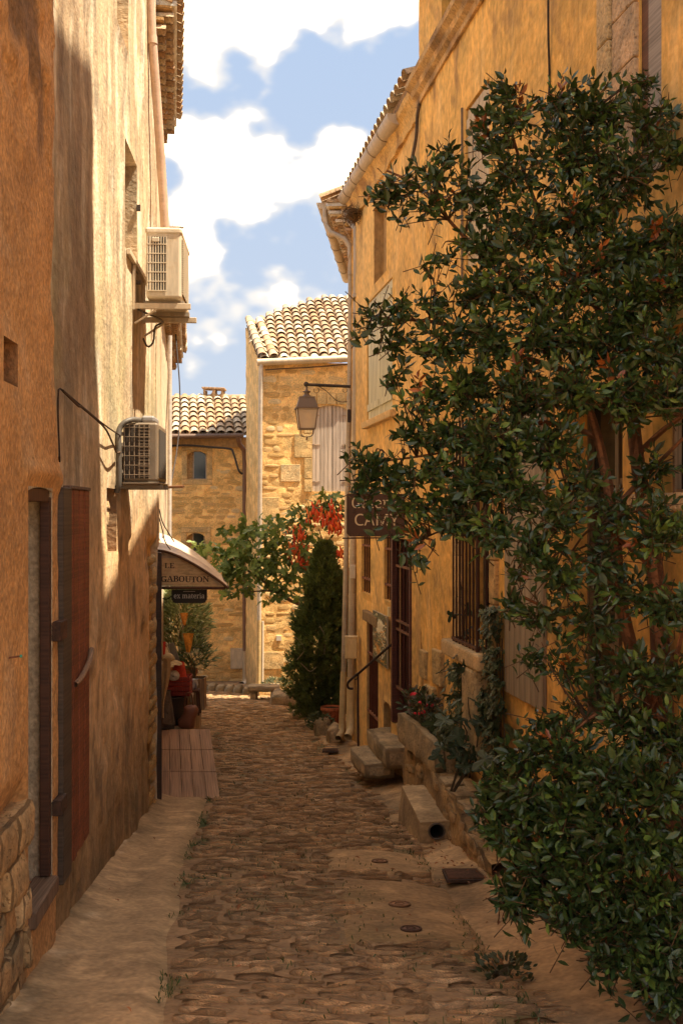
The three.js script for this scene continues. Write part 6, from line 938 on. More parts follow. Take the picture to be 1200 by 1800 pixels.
{
  const tub = (name, label, cat, base, prof, col, mat, extra) => { const o = thing(name, label, cat, base); part(o, 'body', prep(lathe(prof).translate(base.x, base.y, base.z), col), mat); if (extra) extra(o); return o; };
  const b1 = onLand(304, 13.75);
  tub('black_tub', 'dark round tub standing at the head of the ramp', 'tub', b1, [[0, 0], [0.13, 0], [0.16, 0.2], [0.17, 0.33], [0.185, 0.34], [0.185, 0.36], [0.15, 0.355], [0.14, 0.1], [0, 0.09]], [0.03, 0.02, 0.018], M.plastic, (o) => part(o, 'handle', prep(new THREE.TorusGeometry(0.15, 0.006, 6, 16, Math.PI).translate(b1.x, b1.y + 0.34, b1.z), [0.2, 0.15, 0.1]), M.iron));
  const b2 = V(b1.x + 0.06, b1.y + 0.365, b1.z - 0.02), crate = thing('red_crate', 'dark red slatted crate set on the black tub', 'crate', b2); { const r = rng(5); for (let i = 0; i < 4; i++) for (const s of [-1, 1]) { part(crate, 'slat', prep(box(0.34, 0.05, 0.012, 0.003).translate(b2.x, b2.y + 0.035 + i * 0.062, b2.z + s * 0.13), mul3([0.30, 0.035, 0.02], rr(r, 0.8, 1.2))), M.paintWood); part(crate, 'slat', prep(box(0.012, 0.05, 0.25, 0.003).translate(b2.x + s * 0.165, b2.y + 0.035 + i * 0.062, b2.z), mul3([0.30, 0.035, 0.02], rr(r, 0.8, 1.2))), M.paintWood); } for (const x of [-1, 1]) for (const z of [-1, 1]) part(crate, 'post', prep(box(0.025, 0.26, 0.025, 0.004).translate(b2.x + x * 0.15, b2.y + 0.13, b2.z + z * 0.115), [0.22, 0.03, 0.02]), M.paintWood); part(crate, 'bottom', prep(box(0.3, 0.012, 0.24).translate(b2.x, b2.y + 0.008, b2.z), [0.2, 0.03, 0.02]), M.paintWood); }
  const b3 = V(b2.x + 0.02, b2.y + 0.018, b2.z), lamp = thing('red_lampshade', 'bright red cone lampshade standing in the crate', 'lampshade', b3); part(lamp, 'shade', prep(lathe([[0.125, 0.0], [0.06, 0.32], [0.055, 0.325], [0.118, 0.004]]).translate(b3.x, b3.y + 0.08, b3.z), [0.62, 0.07, 0.03]), M.cloth); part(lamp, 'stand', prep(bar(b3, V(b3.x, b3.y + 0.35, b3.z), 0.012, 6), [0.15, 0.06, 0.03]), M.wood);
  const b4 = onLand(292, 13.35); tub('grey_vase', 'tall tapered grey vase against the door post', 'vase', V(b4.x, b4.y, b4.z), [[0, 0], [0.10, 0], [0.11, 0.1], [0.085, 0.28], [0.055, 0.46], [0.06, 0.49], [0.05, 0.48], [0.045, 0.44], [0, 0.42]], [0.17, 0.13, 0.10], M.stone);
  const b5 = onLand(332, 13.5); const bag = thing('leather_bag', 'slumped brown leather bag on the ground beside the tub', 'bag', b5); { const g = smoothBox(0.22, 0.3, 0.16, 6, 8, 4, 0.45), p = g.attributes.position; for (let i = 0; i < p.count; i++) { const y = p.getY(i); p.setX(i, p.getX(i) * (1.05 - 1.5 * (y + 0.15)) * 1.1 + 0.03 * Math.sin(y * 20)); } part(bag, 'body', prep(roughen(g, 0.025, 8, 2).translate(b5.x, b5.y + 0.14, b5.z), [0.20, 0.075, 0.04]), M.plastic); part(bag, 'handle', prep(tube([V(b5.x - 0.06, b5.y + 0.25, b5.z), V(b5.x - 0.03, b5.y + 0.42, b5.z), V(b5.x + 0.03, b5.y + 0.42, b5.z), V(b5.x + 0.06, b5.y + 0.25, b5.z)], 0.01, 6), [0.16, 0.06, 0.03]), M.plastic); }
  const b6 = onLand(338, 14.4); const stool = thing('wooden_stool', 'dark wooden stool at the road edge of the display', 'stool', b6); part(stool, 'seat', prep(box(0.2, 0.03, 0.2, 0.008).translate(b6.x, b6.y + 0.32, b6.z), [0.12, 0.05, 0.03]), M.wood); for (const x of [-1, 1]) for (const z of [-1, 1]) part(stool, 'leg', prep(bar(V(b6.x + x * 0.1, b6.y, b6.z + z * 0.09), V(b6.x + x * 0.075, b6.y + 0.31, b6.z + z * 0.07), 0.014, 6), [0.10, 0.045, 0.03]), M.wood);
  tub('blue_pot', 'small blue and white speckled pot on the stool', 'pot', V(b6.x, b6.y + 0.336, b6.z), [[0, 0], [0.06, 0], [0.085, 0.06], [0.07, 0.12], [0.078, 0.13], [0.06, 0.125], [0, 0.05]], (x, y, z) => n3(x * 70, y * 70, z * 70) > 0.5 ? [0.55, 0.55, 0.55] : [0.08, 0.10, 0.22], M.enamel);
  const b7 = onLand(342, 14.8), pb = thing('planter_box', 'upright grey wooden planter box in front of the far house', 'planter', b7); for (let i = 0; i < 3; i++) { part(pb, 'board', prep(box(0.085, 0.42, 0.015, 0.003).translate(b7.x - 0.09 + i * 0.09, b7.y + 0.22, b7.z + 0.13), [0.36, 0.24, 0.14]), M.wood); part(pb, 'board', prep(box(0.085, 0.42, 0.015, 0.003).translate(b7.x - 0.09 + i * 0.09, b7.y + 0.22, b7.z - 0.13), [0.32, 0.22, 0.13]), M.wood); } for (const s of [-1, 1]) part(pb, 'board', prep(box(0.015, 0.42, 0.24, 0.003).translate(b7.x + s * 0.142, b7.y + 0.22, b7.z), [0.34, 0.23, 0.14]), M.wood); part(pb, 'soil', prep(box(0.26, 0.02, 0.24).translate(b7.x, b7.y + 0.4, b7.z), [0.06, 0.04, 0.025]), M.cement);
  bush('oleander', 'slender pale-leaved oleander growing in the grey planter box', 'plant', V(b7.x, b7.y + 0.4, b7.z), 0.24, 0.5, 420, 0.12, [[0.16, 0.22, 0.08], [0.26, 0.30, 0.14], [0.11, 0.16, 0.06]], 151, 0.16);
  const b8 = onLand(318, 15.2), ol = bush('olive_bush', 'bushy silver-green olive plant rising under the canopy', 'shrub', V(b8.x, b8.y + 0.5, b8.z), 0.38, 1.1, 2600, 0.11, [[0.36, 0.41, 0.17], [0.52, 0.56, 0.28], [0.24, 0.30, 0.11]], 152, 0.18);
  tub('terracotta_pot', 'orange clay pot holding the olive plant', 'pot', b8, [[0, 0], [0.16, 0], [0.22, 0.42], [0.24, 0.43], [0.24, 0.49], [0.2, 0.49], [0.19, 0.44], [0, 0.43]], [0.46, 0.18, 0.075], M.tile);
  const b9 = P(296, 1160, 13.6), doll = thing('straw_hat', 'floppy straw hat hanging at the shop door', 'hat', b9); part(doll, 'crown', prep(new THREE.SphereGeometry(0.085, 14, 8, 0, 6.3, 0, 1.7).translate(b9.x, b9.y, b9.z), [0.5, 0.36, 0.19]), M.cloth); part(doll, 'brim', prep(roughen(lathe([[0.08, 0.0], [0.13, -0.015], [0.18, -0.045]], 18), 0.02, 9, 3).translate(b9.x, b9.y - 0.005, b9.z), [0.5, 0.36, 0.19]), M.cloth);
  const b10 = P(304, 1185, 13.55); const wh = thing('white_cushion', 'round white cushion next to the red lampshade', 'cushion', b10); part(wh, 'cover', prep(roughen(new THREE.SphereGeometry(0.075, 14, 10).scale(1, 0.9, 0.6).translate(b10.x + 0.015, b10.y - 0.02, b10.z), 0.012, 14, 5), [0.66, 0.6, 0.52]), M.cloth); part(wh, 'button', prep(new THREE.SphereGeometry(0.012, 8, 6).translate(b10.x + 0.015, b10.y - 0.02, b10.z + 0.047), [0.4, 0.34, 0.28]), M.cloth);
  const sc = thing('scarf', 'long beige scarf hanging down beside the door post', 'scarf', P(289, 1180, 13.2)); { const g = new THREE.PlaneGeometry(0.09, 0.72, 6, 24), p = g.attributes.position; for (let i = 0; i < p.count; i++) { const x = p.getX(i), y = p.getY(i); p.setZ(i, 0.02 * Math.sin(x * 90 + y * 3)); p.setX(i, x * (0.8 + 0.3 * Math.sin(y * 7)) + 0.03 * Math.sin(y * 5)); } g.computeVertexNormals(); const c = P(289, 1210, 13.2); part(sc, 'cloth', prep(g.translate(c.x, c.y, c.z), [0.52, 0.38, 0.22]), M.cloth); }
  const fb = thing('folded_board', 'slanting grey folded board leaning among the plants', 'board', P(310, 1160, 14)); part(fb, 'board', prep(box(0.1, 0.45, 0.02, 0.004).rotateZ(0.35).translate(...P(309, 1160, 14).toArray()), [0.24, 0.24, 0.2]), M.wood); part(fb, 'edge', prep(box(0.014, 0.45, 0.026, 0.003).rotateZ(0.35).translate(...P(303, 1160, 13.98).toArray()), [0.5, 0.44, 0.33]), M.wood);
  for (const [x, y, w, hh_, l, c] of [[331, 1130, 20, 34, 'larger orange cloth pennant among the olive branches', [0.72, 0.30, 0.04]], [324, 1088, 14, 22, 'smaller orange cloth pennant high under the canopy', [0.70, 0.28, 0.05]], [337, 1215, 12, 40, 'white cloth strip hanging at the road side of the planter box', [0.72, 0.66, 0.55]], [289, 1150, 5, 44, 'narrow red cloth strip by the door post', [0.55, 0.05, 0.03]]]) { const c0 = P(x, y, 14.55), W = w * 14.5 / F, H = hh_ * 14.5 / F, g = new THREE.PlaneGeometry(W, H, 6, 8), p = g.attributes.position; for (let i = 0; i < p.count; i++) { const t = (p.getY(i) + H / 2) / H; p.setX(i, p.getX(i) * (0.35 + 0.65 * t)); p.setZ(i, 0.02 * Math.sin(p.getX(i) * 60 + t * 4)); } g.computeVertexNormals(); single('cloth', l, 'cloth', c0, prep(g.translate(c0.x, c0.y, c0.z), c), M.cloth); }
}

// ---------------------------------------------------------------- street lamp on its wall arm
{
  const d = 15.0, c = (px, py) => P(px, py, d), o = thing('street_lamp', 'lantern with frosted panes hanging from an iron wall arm at the corner', 'lamp', c(614, 679)), ic = [0.05, 0.045, 0.042], ic2 = [0.17, 0.12, 0.09];
  const arm = part(o, 'arm', prep(bar(c(616, 679.5), c(538, 676), 0.021, 8), ic), M.iron); part(arm, 'knob', prep(new THREE.SphereGeometry(0.036, 12, 10).translate(...c(538, 675.5).toArray()), ic), M.iron);
  for (const [x, r] of [[556, 0.035], [606, 0.03]]) part(arm, 'scroll', prep(new THREE.TorusGeometry(r, 0.004, 5, 18, 4.6).rotateZ(2.6).translate(...c(x, 686).toArray()), ic), M.iron);
  part(o, 'wire', prep(tube([c(560, 679), c(574, 688), c(590, 703), c(600, 706.5), c(610, 706)], 0.0055, 5), ic), M.iron);
  part(o, 'wall_plate', prep(box(0.05, 0.18, 0.04, 0.008).translate(...c(613.5, 731).toArray()), [0.04, 0.03, 0.035]), M.iron);
  const y = (py) => EYE + (900 - py) / F * d, w = (px) => px / F * d, X = c(539, 700).x, Z = -d, sq = (py0, w0, py1, w1, col, open = false) => { const g = new THREE.CylinderGeometry(w(w1) * Math.SQRT1_2, w(w0) * Math.SQRT1_2, Math.abs(y(py1) - y(py0)), 4, 1, open).rotateY(Math.PI / 4 + 0.12); return prep(g.toNonIndexed().translate(X, (y(py0) + y(py1)) / 2, Z), col); };
  const flat = (g) => { g.computeVertexNormals(); return g; };
  const hood = part(o, 'hood', flat(sq(717, 37, 699, 26, ic2)), M.enamel); part(hood, 'rim', flat(sq(719, 41, 717, 41, ic2)), M.enamel); part(hood, 'rim', flat(sq(699.5, 28, 698, 28, ic2)), M.enamel);
  part(hood, 'cap', prep(lathe([[w(10), y(698)], [w(5), y(694)], [w(4), y(691)], [w(7), y(689)], [w(7.5), y(688)], [w(3), y(686.5)], [w(1.6), y(684)], [w(2), y(681)], [w(1), y(677)]], 12).translate(X, 0, Z), ic2), M.enamel);
  const glass = part(o, 'glass', flat(sq(753, 25, 719.3, 34.5, [0.80, 0.70, 0.58], true)), M.frosted);
  for (let i = 0; i < 4; i++) { const a = Math.PI / 2 * i + Math.PI / 4 + 0.12, e = (q, py) => V(X + Math.sin(a) * w(q) * Math.SQRT1_2, y(py), Z + Math.cos(a) * w(q) * Math.SQRT1_2); part(glass, 'edge', prep(bar(e(36.5, 718), e(26.5, 754), 0.009, 5), ic2), M.enamel); part(glass, 'hoop', prep(tube([e(24, 755), e(21, 763), e(14, 767), e(2, 768)], 0.006, 5), ic2), M.enamel); }
  part(o, 'base_rim', flat(sq(755, 28, 753, 28, ic2)), M.enamel); part(o, 'finial', prep(lathe([[0, y(775)], [w(1.6), y(772)], [w(1), y(770)], [w(2), y(768)], [0, y(766.5)]], 8).translate(X, 0, Z), ic2), M.enamel);
}
{ // gallery sign
  const d = 12.0, o = thing('gallery_sign', 'square brown gallery sign with cream lettering standing out from the right wall', 'sign', P(708, 905, d)), a = P(609, 943, d), b = P(711, 868, d);
  const cut = 0.035, W = b.x - a.x, H = b.y - a.y, s = new THREE.Shape([[cut, 0], [W - cut, 0], [W, cut], [W, H], [0, H], [0, cut]].map(([x, y]) => new THREE.Vector2(x, y)));
  part(o, 'board', prep(new THREE.ExtrudeGeometry(s, { depth: 0.018, bevelEnabled: false }).translate(a.x, a.y, a.z - 0.009), [0.085, 0.042, 0.022]), M.paintWood);
  const t = canvas(1024, 768, (g, w, h) => { g.fillStyle = '#4d3323'; g.fillRect(0, 0, w, h); g.fillStyle = '#d8c4a3'; g.textAlign = 'center'; g.textBaseline = 'alphabetic'; g.font = '300px serif'; g.fillText('Galerie', w / 2, 268, 930); g.font = '318px sans-serif'; g.fillText('CAMY', w / 2, 612, 830); });
  const [g, m] = printed(V(a.x + 0.02, a.y + cut, a.z + 0.0115), V(b.x - 0.008, a.y + cut, a.z + 0.0115), V(b.x - 0.008, b.y - 0.008, a.z + 0.0115), V(a.x + 0.02, b.y - 0.008, a.z + 0.0115), t); part(o, 'lettering', g, m);
  part(o, 'rod', prep(bar(P(597, 844.5, d), P(716, 843, d), 0.008, 6), [0.08, 0.04, 0.03]), M.iron); part(o, 'rod', prep(bar(P(602, 946, d), P(716, 945, d), 0.009, 6), [0.08, 0.04, 0.03]), M.iron);
  for (const x of [625, 700]) part(o, 'hanger', prep(bar(P(x, 844, d), P(x, 868, d), 0.004, 5), [0.08, 0.05, 0.04]), M.iron);
}
// boxes on the corner pipes
{ const o = thing('meter_box', 'cream meter box on the wall beside the two corner downpipes', 'box', P(616, 1158, 14.9)), c = P(617, 1139, 14.9); part(o, 'body', prep(box(0.165, 0.295, 0.12, 0.012).translate(c.x, c.y, c.z), [0.62, 0.47, 0.25]), M.enamel); part(o, 'door', prep(box(0.13, 0.26, 0.008, 0.003).translate(c.x + 0.01, c.y, c.z + 0.063), [0.62, 0.46, 0.24]), M.enamel); part(o, 'lid', prep(box(0.175, 0.02, 0.13, 0.006).translate(c.x, c.y + 0.155, c.z), [0.66, 0.52, 0.3]), M.enamel); }
{ const o = thing('junction_box', 'small white junction box high between the downpipes and the barred window', 'box', P(620, 1018, 14.9)), c = P(620, 1005, 14.9); part(o, 'body', prep(box(0.075, 0.19, 0.06, 0.012).translate(c.x, c.y, c.z), [0.62, 0.54, 0.44]), M.plastic); part(o, 'conduit', prep(bar(V(c.x + 0.02, c.y - 0.09, c.z), V(c.x + 0.02, c.y - 0.3, c.z), 0.008, 6), [0.2, 0.13, 0.08]), M.plastic); }
{ // handrail
  const o = thing('handrail', 'thin dark iron handrail with a curled lower end by the gallery steps', 'handrail', onGround(629, 13.3)), ic = [0.045, 0.028, 0.035];
  part(o, 'rail', prep(tube([P(688, 1133, 12.6), P(668, 1150, 12.75), P(640, 1175, 13.0), P(622, 1190, 13.2), P(613, 1198, 13.25), P(610.5, 1204, 13.27), P(613, 1210, 13.28), P(620, 1210.5, 13.3)], 0.015, 8, 8), ic), M.iron);
  part(o, 'post', prep(bar(P(629, 1184, 13.14), onGround(629.5, 13.14), 0.012, 8), ic), M.iron); part(o, 'brace', prep(bar(P(629, 1192, 13.14), P(624, 1195, 13.5), 0.008, 6), ic), M.iron);
}
{ // abstract painting: swirls of dark green, white and ochre
  const o = thing('painting', 'unframed abstract painting of dark, white and ochre swirls on the gallery wall', 'painting', RF.at(13.27, -1.86, 0));
  part(o, 'panel', prep(fbox(RF, 12.82, 13.72, -1.86, -1.24, 0.008, 0.026, 0.003), [0.5, 0.45, 0.35]), M.paintWood);
  const t = canvas(512, 384, (g, w, h) => { g.fillStyle = '#1c2412'; g.fillRect(0, 0, w, h); const r = rng(77); const cs = ['#ece6cf', '#26331a', '#f3efe0', '#c9892a', '#0d110b', '#7f8c55', '#e2dcc0', '#3c4a24', '#e9a23a']; for (let i = 0; i < 150; i++) { g.strokeStyle = cs[Math.floor(r() * cs.length)]; g.lineWidth = 3 + 16 * r() * r(); g.globalAlpha = 0.85; g.beginPath(); let x = r() * w, y = r() * h; g.moveTo(x, y); for (let k = 0; k < 3; k++) { const a = x + (r() - 0.35) * 150, b = y + (r() - 0.5) * 60; g.quadraticCurveTo(x + (r() - 0.5) * 120, y + (r() - 0.5) * 70, a, b); x = a; y = b; } g.stroke(); } g.globalAlpha = 0.8; g.fillStyle = '#f2ecd8'; g.beginPath(); g.ellipse(w * 0.5, h * 0.26, 130, 46, -0.2, 0, 7); g.fill(); g.fillStyle = '#d8912c'; g.beginPath(); g.ellipse(w * 0.38, h * 0.74, 60, 36, 0.3, 0, 7); g.fill(); });
  const [g, m] = printed(RF.at(13.715, -1.855, 0.029), RF.at(12.825, -1.855, 0.029), RF.at(12.825, -1.245, 0.029), RF.at(13.715, -1.245, 0.029), t, 0.4); part(o, 'canvas', g, m);
}
single('number_plate', 'tiny pale plate on the wall above the painting', 'plate', RF.at(12.74, -1.18, 0.02), [prep(fbox(RF, 12.7, 12.78, -1.23, -1.12, 0, 0.03, 0.004), [0.66, 0.55, 0.3])], M.enamel);
// steps before the gallery door
const slabStone = (fr, u0, u1, h0, h1, k0, k1, seed, tone) => { const g = smoothBox(u1 - u0, h1 - h0, k1 - k0, 12, 4, 6, 0.16).translate((u0 + u1) / 2, (h0 + h1) / 2, (k0 + k1) / 2); roughen(g, 0.03, 4.5, seed); roughen(g, 0.010, 18, seed + 3); onFrame(fr, g); g.computeVertexNormals(); return prep(g, (x, y, z) => mul3(mix3(tone, [0.16, 0.12, 0.06], 0.7 * sst(0.5, 0.66, fb3(x * 4, y * 9, z * 4, 4))), 0.85 + 0.3 * n3(x * 9, y * 20, z * 9))); };
{ // rough stones bared at the foot of the nearest house, in the broken niche
  const r = rng(203); for (let h = -1.32; h > -2.35;) { const row = rr(r, 0.12, 0.21); for (let u = 4.2 + r() * 0.1; u < 4.93;) { const w = rr(r, 0.14, 0.3), e = Math.min(u + w, 4.965); part(L1wall, 'stone', slabStone(LF1, u, e - 0.008, h - row + 0.01, h, -0.16, rr(r, -0.015, 0.03), Math.floor(r() * 999), [[0.52, 0.32, 0.14], [0.60, 0.40, 0.2], [0.44, 0.26, 0.11]][Math.floor(r() * 3)]), M.stone); u = e + (e > 4.95 ? 1 : 0.004); } h -= row; }
  for (const [h, u, w] of [[0.1, 7.6, 0.2], [0.06, 7.82, 0.18], [-0.05, 7.7, 0.28]]) part(L2wall, 'stone', slabStone(LF, u - w / 2, u + w / 2, h - 0.05, h + 0.05, -0.14, -0.03, Math.floor(r() * 999), [0.5, 0.33, 0.17]), M.stone);
}
single('stone_step', 'upper worn stone slab directly below the gallery door', 'step', RF.at(12.4, -2.78, 0.1), slabStone(RF, 11.75, 12.95, -2.8, -2.57, -0.06, 0.26, 3, [0.44, 0.31, 0.17]), M.stone);
single('stone_step', 'lower tilted stone slab jutting into the lane before the gallery door', 'step', RF.at(12.4, -2.96, 0.3), slabStone(RF, 11.95, 12.95, -2.95, -2.77, 0.1, 0.46, 8, [0.42, 0.30, 0.17]), M.stone);
// low ledge, stone trough, drain block
{
  const o = thing('stone_ledge', 'low rubble ledge with flagstones along the foot of the right wall', 'ledge', RF.at(9, ground(9), 0.2)), pos = [], idx = [], cl = [], nu = 60, prof = 15;
  const K = lerpTable([[7.3, 0.42], [7.8, 0.37], [9.5, 0.27], [11.2, 0.16]]), Ht = lerpTable([[7.3, -2.36], [7.9, -2.36], [8.6, -2.32], [9.4, -2.28], [11.2, -2.32]]);
  for (let i = 0; i <= nu; i++) for (let j = 0; j <= prof; j++) { const u = mix(7.3, 11.25, i / nu), kk = K(u), t = Ht(u), x = Rx(u), gr = ground(u) - 0.12, top = j > 7, a = top ? (j - 7) / (prof - 7) : j / 7; const k = top ? mix(kk, -0.05, a) : kk + 0.02 * (1 - a), h = top ? t : mix(gr, t, a), nz = fb3(u * 5, a * 4 + (top ? 9 : 0), 3, 4) - 0.5, v = RF.at(u, h + (top ? 0.05 * nz : 0), k + (top ? 0 : 0.07 * nz)); pos.push(v.x, v.y, v.z); cl.push(...mix3([0.42, 0.27, 0.12], [0.22, 0.14, 0.065], sst(0.4, 0.65, fb3(u * 4, j * 0.5, 7, 4)))); }
  for (let i = 0; i < nu; i++) for (let j = 0; j < prof; j++) { const a = i * (prof + 1) + j; idx.push(a, a + 1, a + prof + 2, a, a + prof + 2, a + prof + 1); }
  const g = new THREE.BufferGeometry(); g.setAttribute('position', new THREE.Float32BufferAttribute(pos, 3)); g.setAttribute('color', new THREE.Float32BufferAttribute(cl, 3)); g.setIndex(idx); g.computeVertexNormals(); part(o, 'wall', prep(g, null, { keepColor: true }), M.rough);
  for (let i = 0; i < 7; i++) { const u = [7.75, 8.15, 8.5, 8.85, 9.15, 8.3, 8.95][i], w = [0.38, 0.34, 0.3, 0.36, 0.28, 0.3, 0.3][i], k = i < 5 ? 0.16 : 0.06; part(o, 'flagstone', slabStone(RF, u - w / 2, u + w / 2, Ht(u) - 0.03, Ht(u) + 0.035, k - 0.12, k + (i < 5 ? 0.13 : 0.08), 20 + i, [0.44, 0.31, 0.17]), M.stone); }
  const r = rng(161); for (let i = 0; i < 26; i++) { const u = rr(r, 7.6, 11.1), w = rr(r, 0.1, 0.22), h = rr(r, ground(u) + 0.05, Ht(u) - 0.04), hg = rr(r, 0.05, 0.1); part(o, 'stone', slabStone(RF, u - w / 2, u + w / 2, h - hg / 2, h + hg / 2, K(u) - 0.05, K(u) + 0.03, 40 + i, [0.44, 0.29, 0.14]), M.stone); }
  const tr = thing('stone_trough', 'mossy carved stone trough planted with flowers, on the ledge by the gallery door', 'planter', RF.at(10.3, -2.3, 0.12));
  const tc = [0.40, 0.29, 0.16]; part(tr, 'front', slabStone(RF, 9.5, 11.05, -2.3, -2.04, 0.17, 0.27, 60, tc), M.stone); part(tr, 'end', slabStone(RF, 9.47, 9.6, -2.3, -2.05, -0.05, 0.172, 61, tc), M.stone); part(tr, 'end', slabStone(RF, 10.95, 11.06, -2.3, -2.04, -0.05, 0.172, 62, tc), M.stone); part(tr, 'soil', prep(fbox(RF, 9.58, 10.97, -2.28, -2.1, -0.04, 0.19), [0.06, 0.04, 0.025]), M.cement);
}
{
  const o = thing('drain_block', 'sloping concrete block with a round pipe mouth at the edge of the lane', 'drain', V(0.75, gy(0.75, 8.8), -8.8)), c = P(767, 1461, 8.75), rad = 0.062;
  const tp = [P(738, 1446, 8.75), P(795, 1443, 8.75), P(757, 1379, 9.95), P(706, 1381, 9.95)], bt = [P(737, 1482, 8.76), P(794, 1479, 8.76), P(760, 1420, 9.95), P(698, 1436, 9.95)], cc = (x, y, z) => mix3([0.48, 0.34, 0.19], [0.30, 0.20, 0.11], sst(0.5, 0.7, fb3(x * 6, y * 6, z * 6, 4)) * 0.7);
  const quad = (a, b, cq, d, n = 10) => { const g = new THREE.PlaneGeometry(1, 1, n, n), p = g.attributes.position; for (let i = 0; i < p.count; i++) { const s = p.getX(i) + 0.5, t = p.getY(i) + 0.5, v = a.clone().lerp(b, s).lerp(d.clone().lerp(cq, s), t); p.setXYZ(i, v.x, v.y, v.z); } g.computeVertexNormals(); return g; };
  const fw = tp[1].clone().sub(tp[0]), S = new THREE.Shape([[bt[0].x, bt[0].y - 0.05], [bt[1].x, bt[1].y - 0.05], [tp[1].x, tp[1].y], [tp[0].x, tp[0].y]].map(([x, y]) => new THREE.Vector2(x, y))), hole = new THREE.Path(); hole.absellipse(c.x, c.y, rad, rad, 0, 6.2832, true); S.holes.push(hole);
  part(o, 'body', [quad(tp[0], tp[1], tp[2], tp[3]), quad(bt[0].clone().add(V(0, -0.05, 0)), tp[0], tp[3], bt[3].clone().add(V(0, -0.1, 0))), quad(bt[1].clone().add(V(0, -0.05, 0)), tp[1], tp[2], bt[2].clone().add(V(0, -0.1, 0))), quad(bt[3].clone().add(V(0, -0.1, 0)), bt[2].clone().add(V(0, -0.1, 0)), tp[2], tp[3]), new THREE.ShapeGeometry(S, 24).translate(0, 0, tp[0].z)].map((g) => prep(roughen(g, 0.007, 9, 2), cc)), M.cement);
  part(o, 'pipe', [prep(new THREE.CylinderGeometry(rad, rad, 0.9, 24, 1, true).rotateX(Math.PI / 2).translate(c.x, c.y, c.z - 0.45), [0.05, 0.045, 0.04]), prep(new THREE.TorusGeometry(rad, 0.008, 8, 28).translate(c.x, c.y, c.z + 0.004), [0.09, 0.07, 0.055])], M.plastic, 'dark pipe mouth');
  part(o, 'pipe_end', prep(new THREE.CircleGeometry(rad, 20).translate(c.x, c.y, c.z - 0.88), [0.01, 0.01, 0.01]), M.dark);
}
// covers and grate
const cover = (px, py, d, rad, label, col) => { const p = P(px, py, d), b = V(p.x, gy(p.x, d) + 0.019, -d), o = thing('manhole_cover', label, 'manhole cover', b); part(o, 'rim', prep(new THREE.TorusGeometry(rad, 0.007, 6, 28).rotateX(Math.PI / 2).rotateX(-0.12).translate(b.x, b.y, b.z), mul3(col, 0.7)), M.iron); part(o, 'lid', prep(new THREE.CylinderGeometry(rad - 0.01, rad - 0.01, 0.02, 28).rotateX(-0.12).translate(b.x, b.y - 0.008, b.z), col), M.iron); part(o, 'boss', prep(new THREE.TorusGeometry(rad * 0.45, 0.004, 5, 20).rotateX(Math.PI / 2 - 0.12).translate(b.x, b.y + 0.003, b.z), mul3(col, 0.8)), M.iron); };
cover(667, 1522, 7.87, 0.055, 'smallest round cover, in the upper smooth patch of the lane', [0.36, 0.215, 0.125]); cover(702, 1599, 6.56, 0.062, 'flush brown round cover between the other two', [0.36, 0.215, 0.12]); cover(722, 1641, 6.0, 0.055, 'round iron cover with a dark rim, nearest of the three', [0.17, 0.10, 0.07]);
const grate = (quad, d0, d1, label, n) => { const o = thing('drain_grate', label, 'drain grate', onGround((quad[0] + quad[1]) / 2, d0, 0.03)), x0 = (quad[0] - 600) / F * d0, x1 = (quad[1] - 600) / F * d0, y = (x, d) => gy(x, d) + 0.044; const f = part(o, 'frame', prep(new THREE.BufferGeometry().copy(box(x1 - x0, 0.02, d1 - d0)).applyMatrix4(new THREE.Matrix4().makeRotationX(-0.12)).translate((x0 + x1) / 2, y((x0 + x1) / 2, (d0 + d1) / 2) - 0.006, -(d0 + d1) / 2), [0.06, 0.035, 0.025]), M.iron); for (let i = 0; i < n; i++) { const d = mix(d0 + 0.02, d1 - 0.02, (i + 0.5) / n); part(o, 'bar', prep(box(x1 - x0 - 0.02, 0.012, 0.018, 0.003).rotateX(-0.12).translate((x0 + x1) / 2, y((x0 + x1) / 2, (d0 + d1) / 2) + ((d0 + d1) / 2 - d) * 0.12 + 0.009, -d), [0.15, 0.085, 0.055]), M.iron); } };
grate([785, 862], 7.25, 7.6, 'square iron drain grate at the right edge of the near lane', 9); grate([566, 594], 14.5, 14.85, 'small dark drain grate near the corner downpipes', 4);

// planting in the trough and along the right wall
const rb = RF.at(10.85, -2.1, 0.12);
{ // rose with its bloom
  const o = thing('rose', 'single bright pink-red rose bloom on a leafy stem at the far end of the trough', 'flower', rb), bl = P(727, 1222, 10.5), r = rng(171), pet = []; part(o, 'stem', prep(tube([rb, P(742, 1235, 10.6), P(735, 1226, 10.5), bl], 0.005, 5), [0.10, 0.14, 0.05]), M.bark);
  for (let i = 0; i < 16; i++) { const a = i * 2.4, q = 0.012 + i * 0.0016, g = new THREE.SphereGeometry(0.026, 7, 5, 0, 2.2, 0.3, 1.6).rotateY(a); pet.push(prep(g.translate(bl.x + Math.cos(a) * q * 0.5, bl.y + 0.004 * Math.sin(i), bl.z + Math.sin(a) * q * 0.5), mul3([0.75, 0.03, 0.055], rr(r, 0.8, 1.2)))); } pet.forEach((g) => part(o, 'petal', g, M.petal));
}
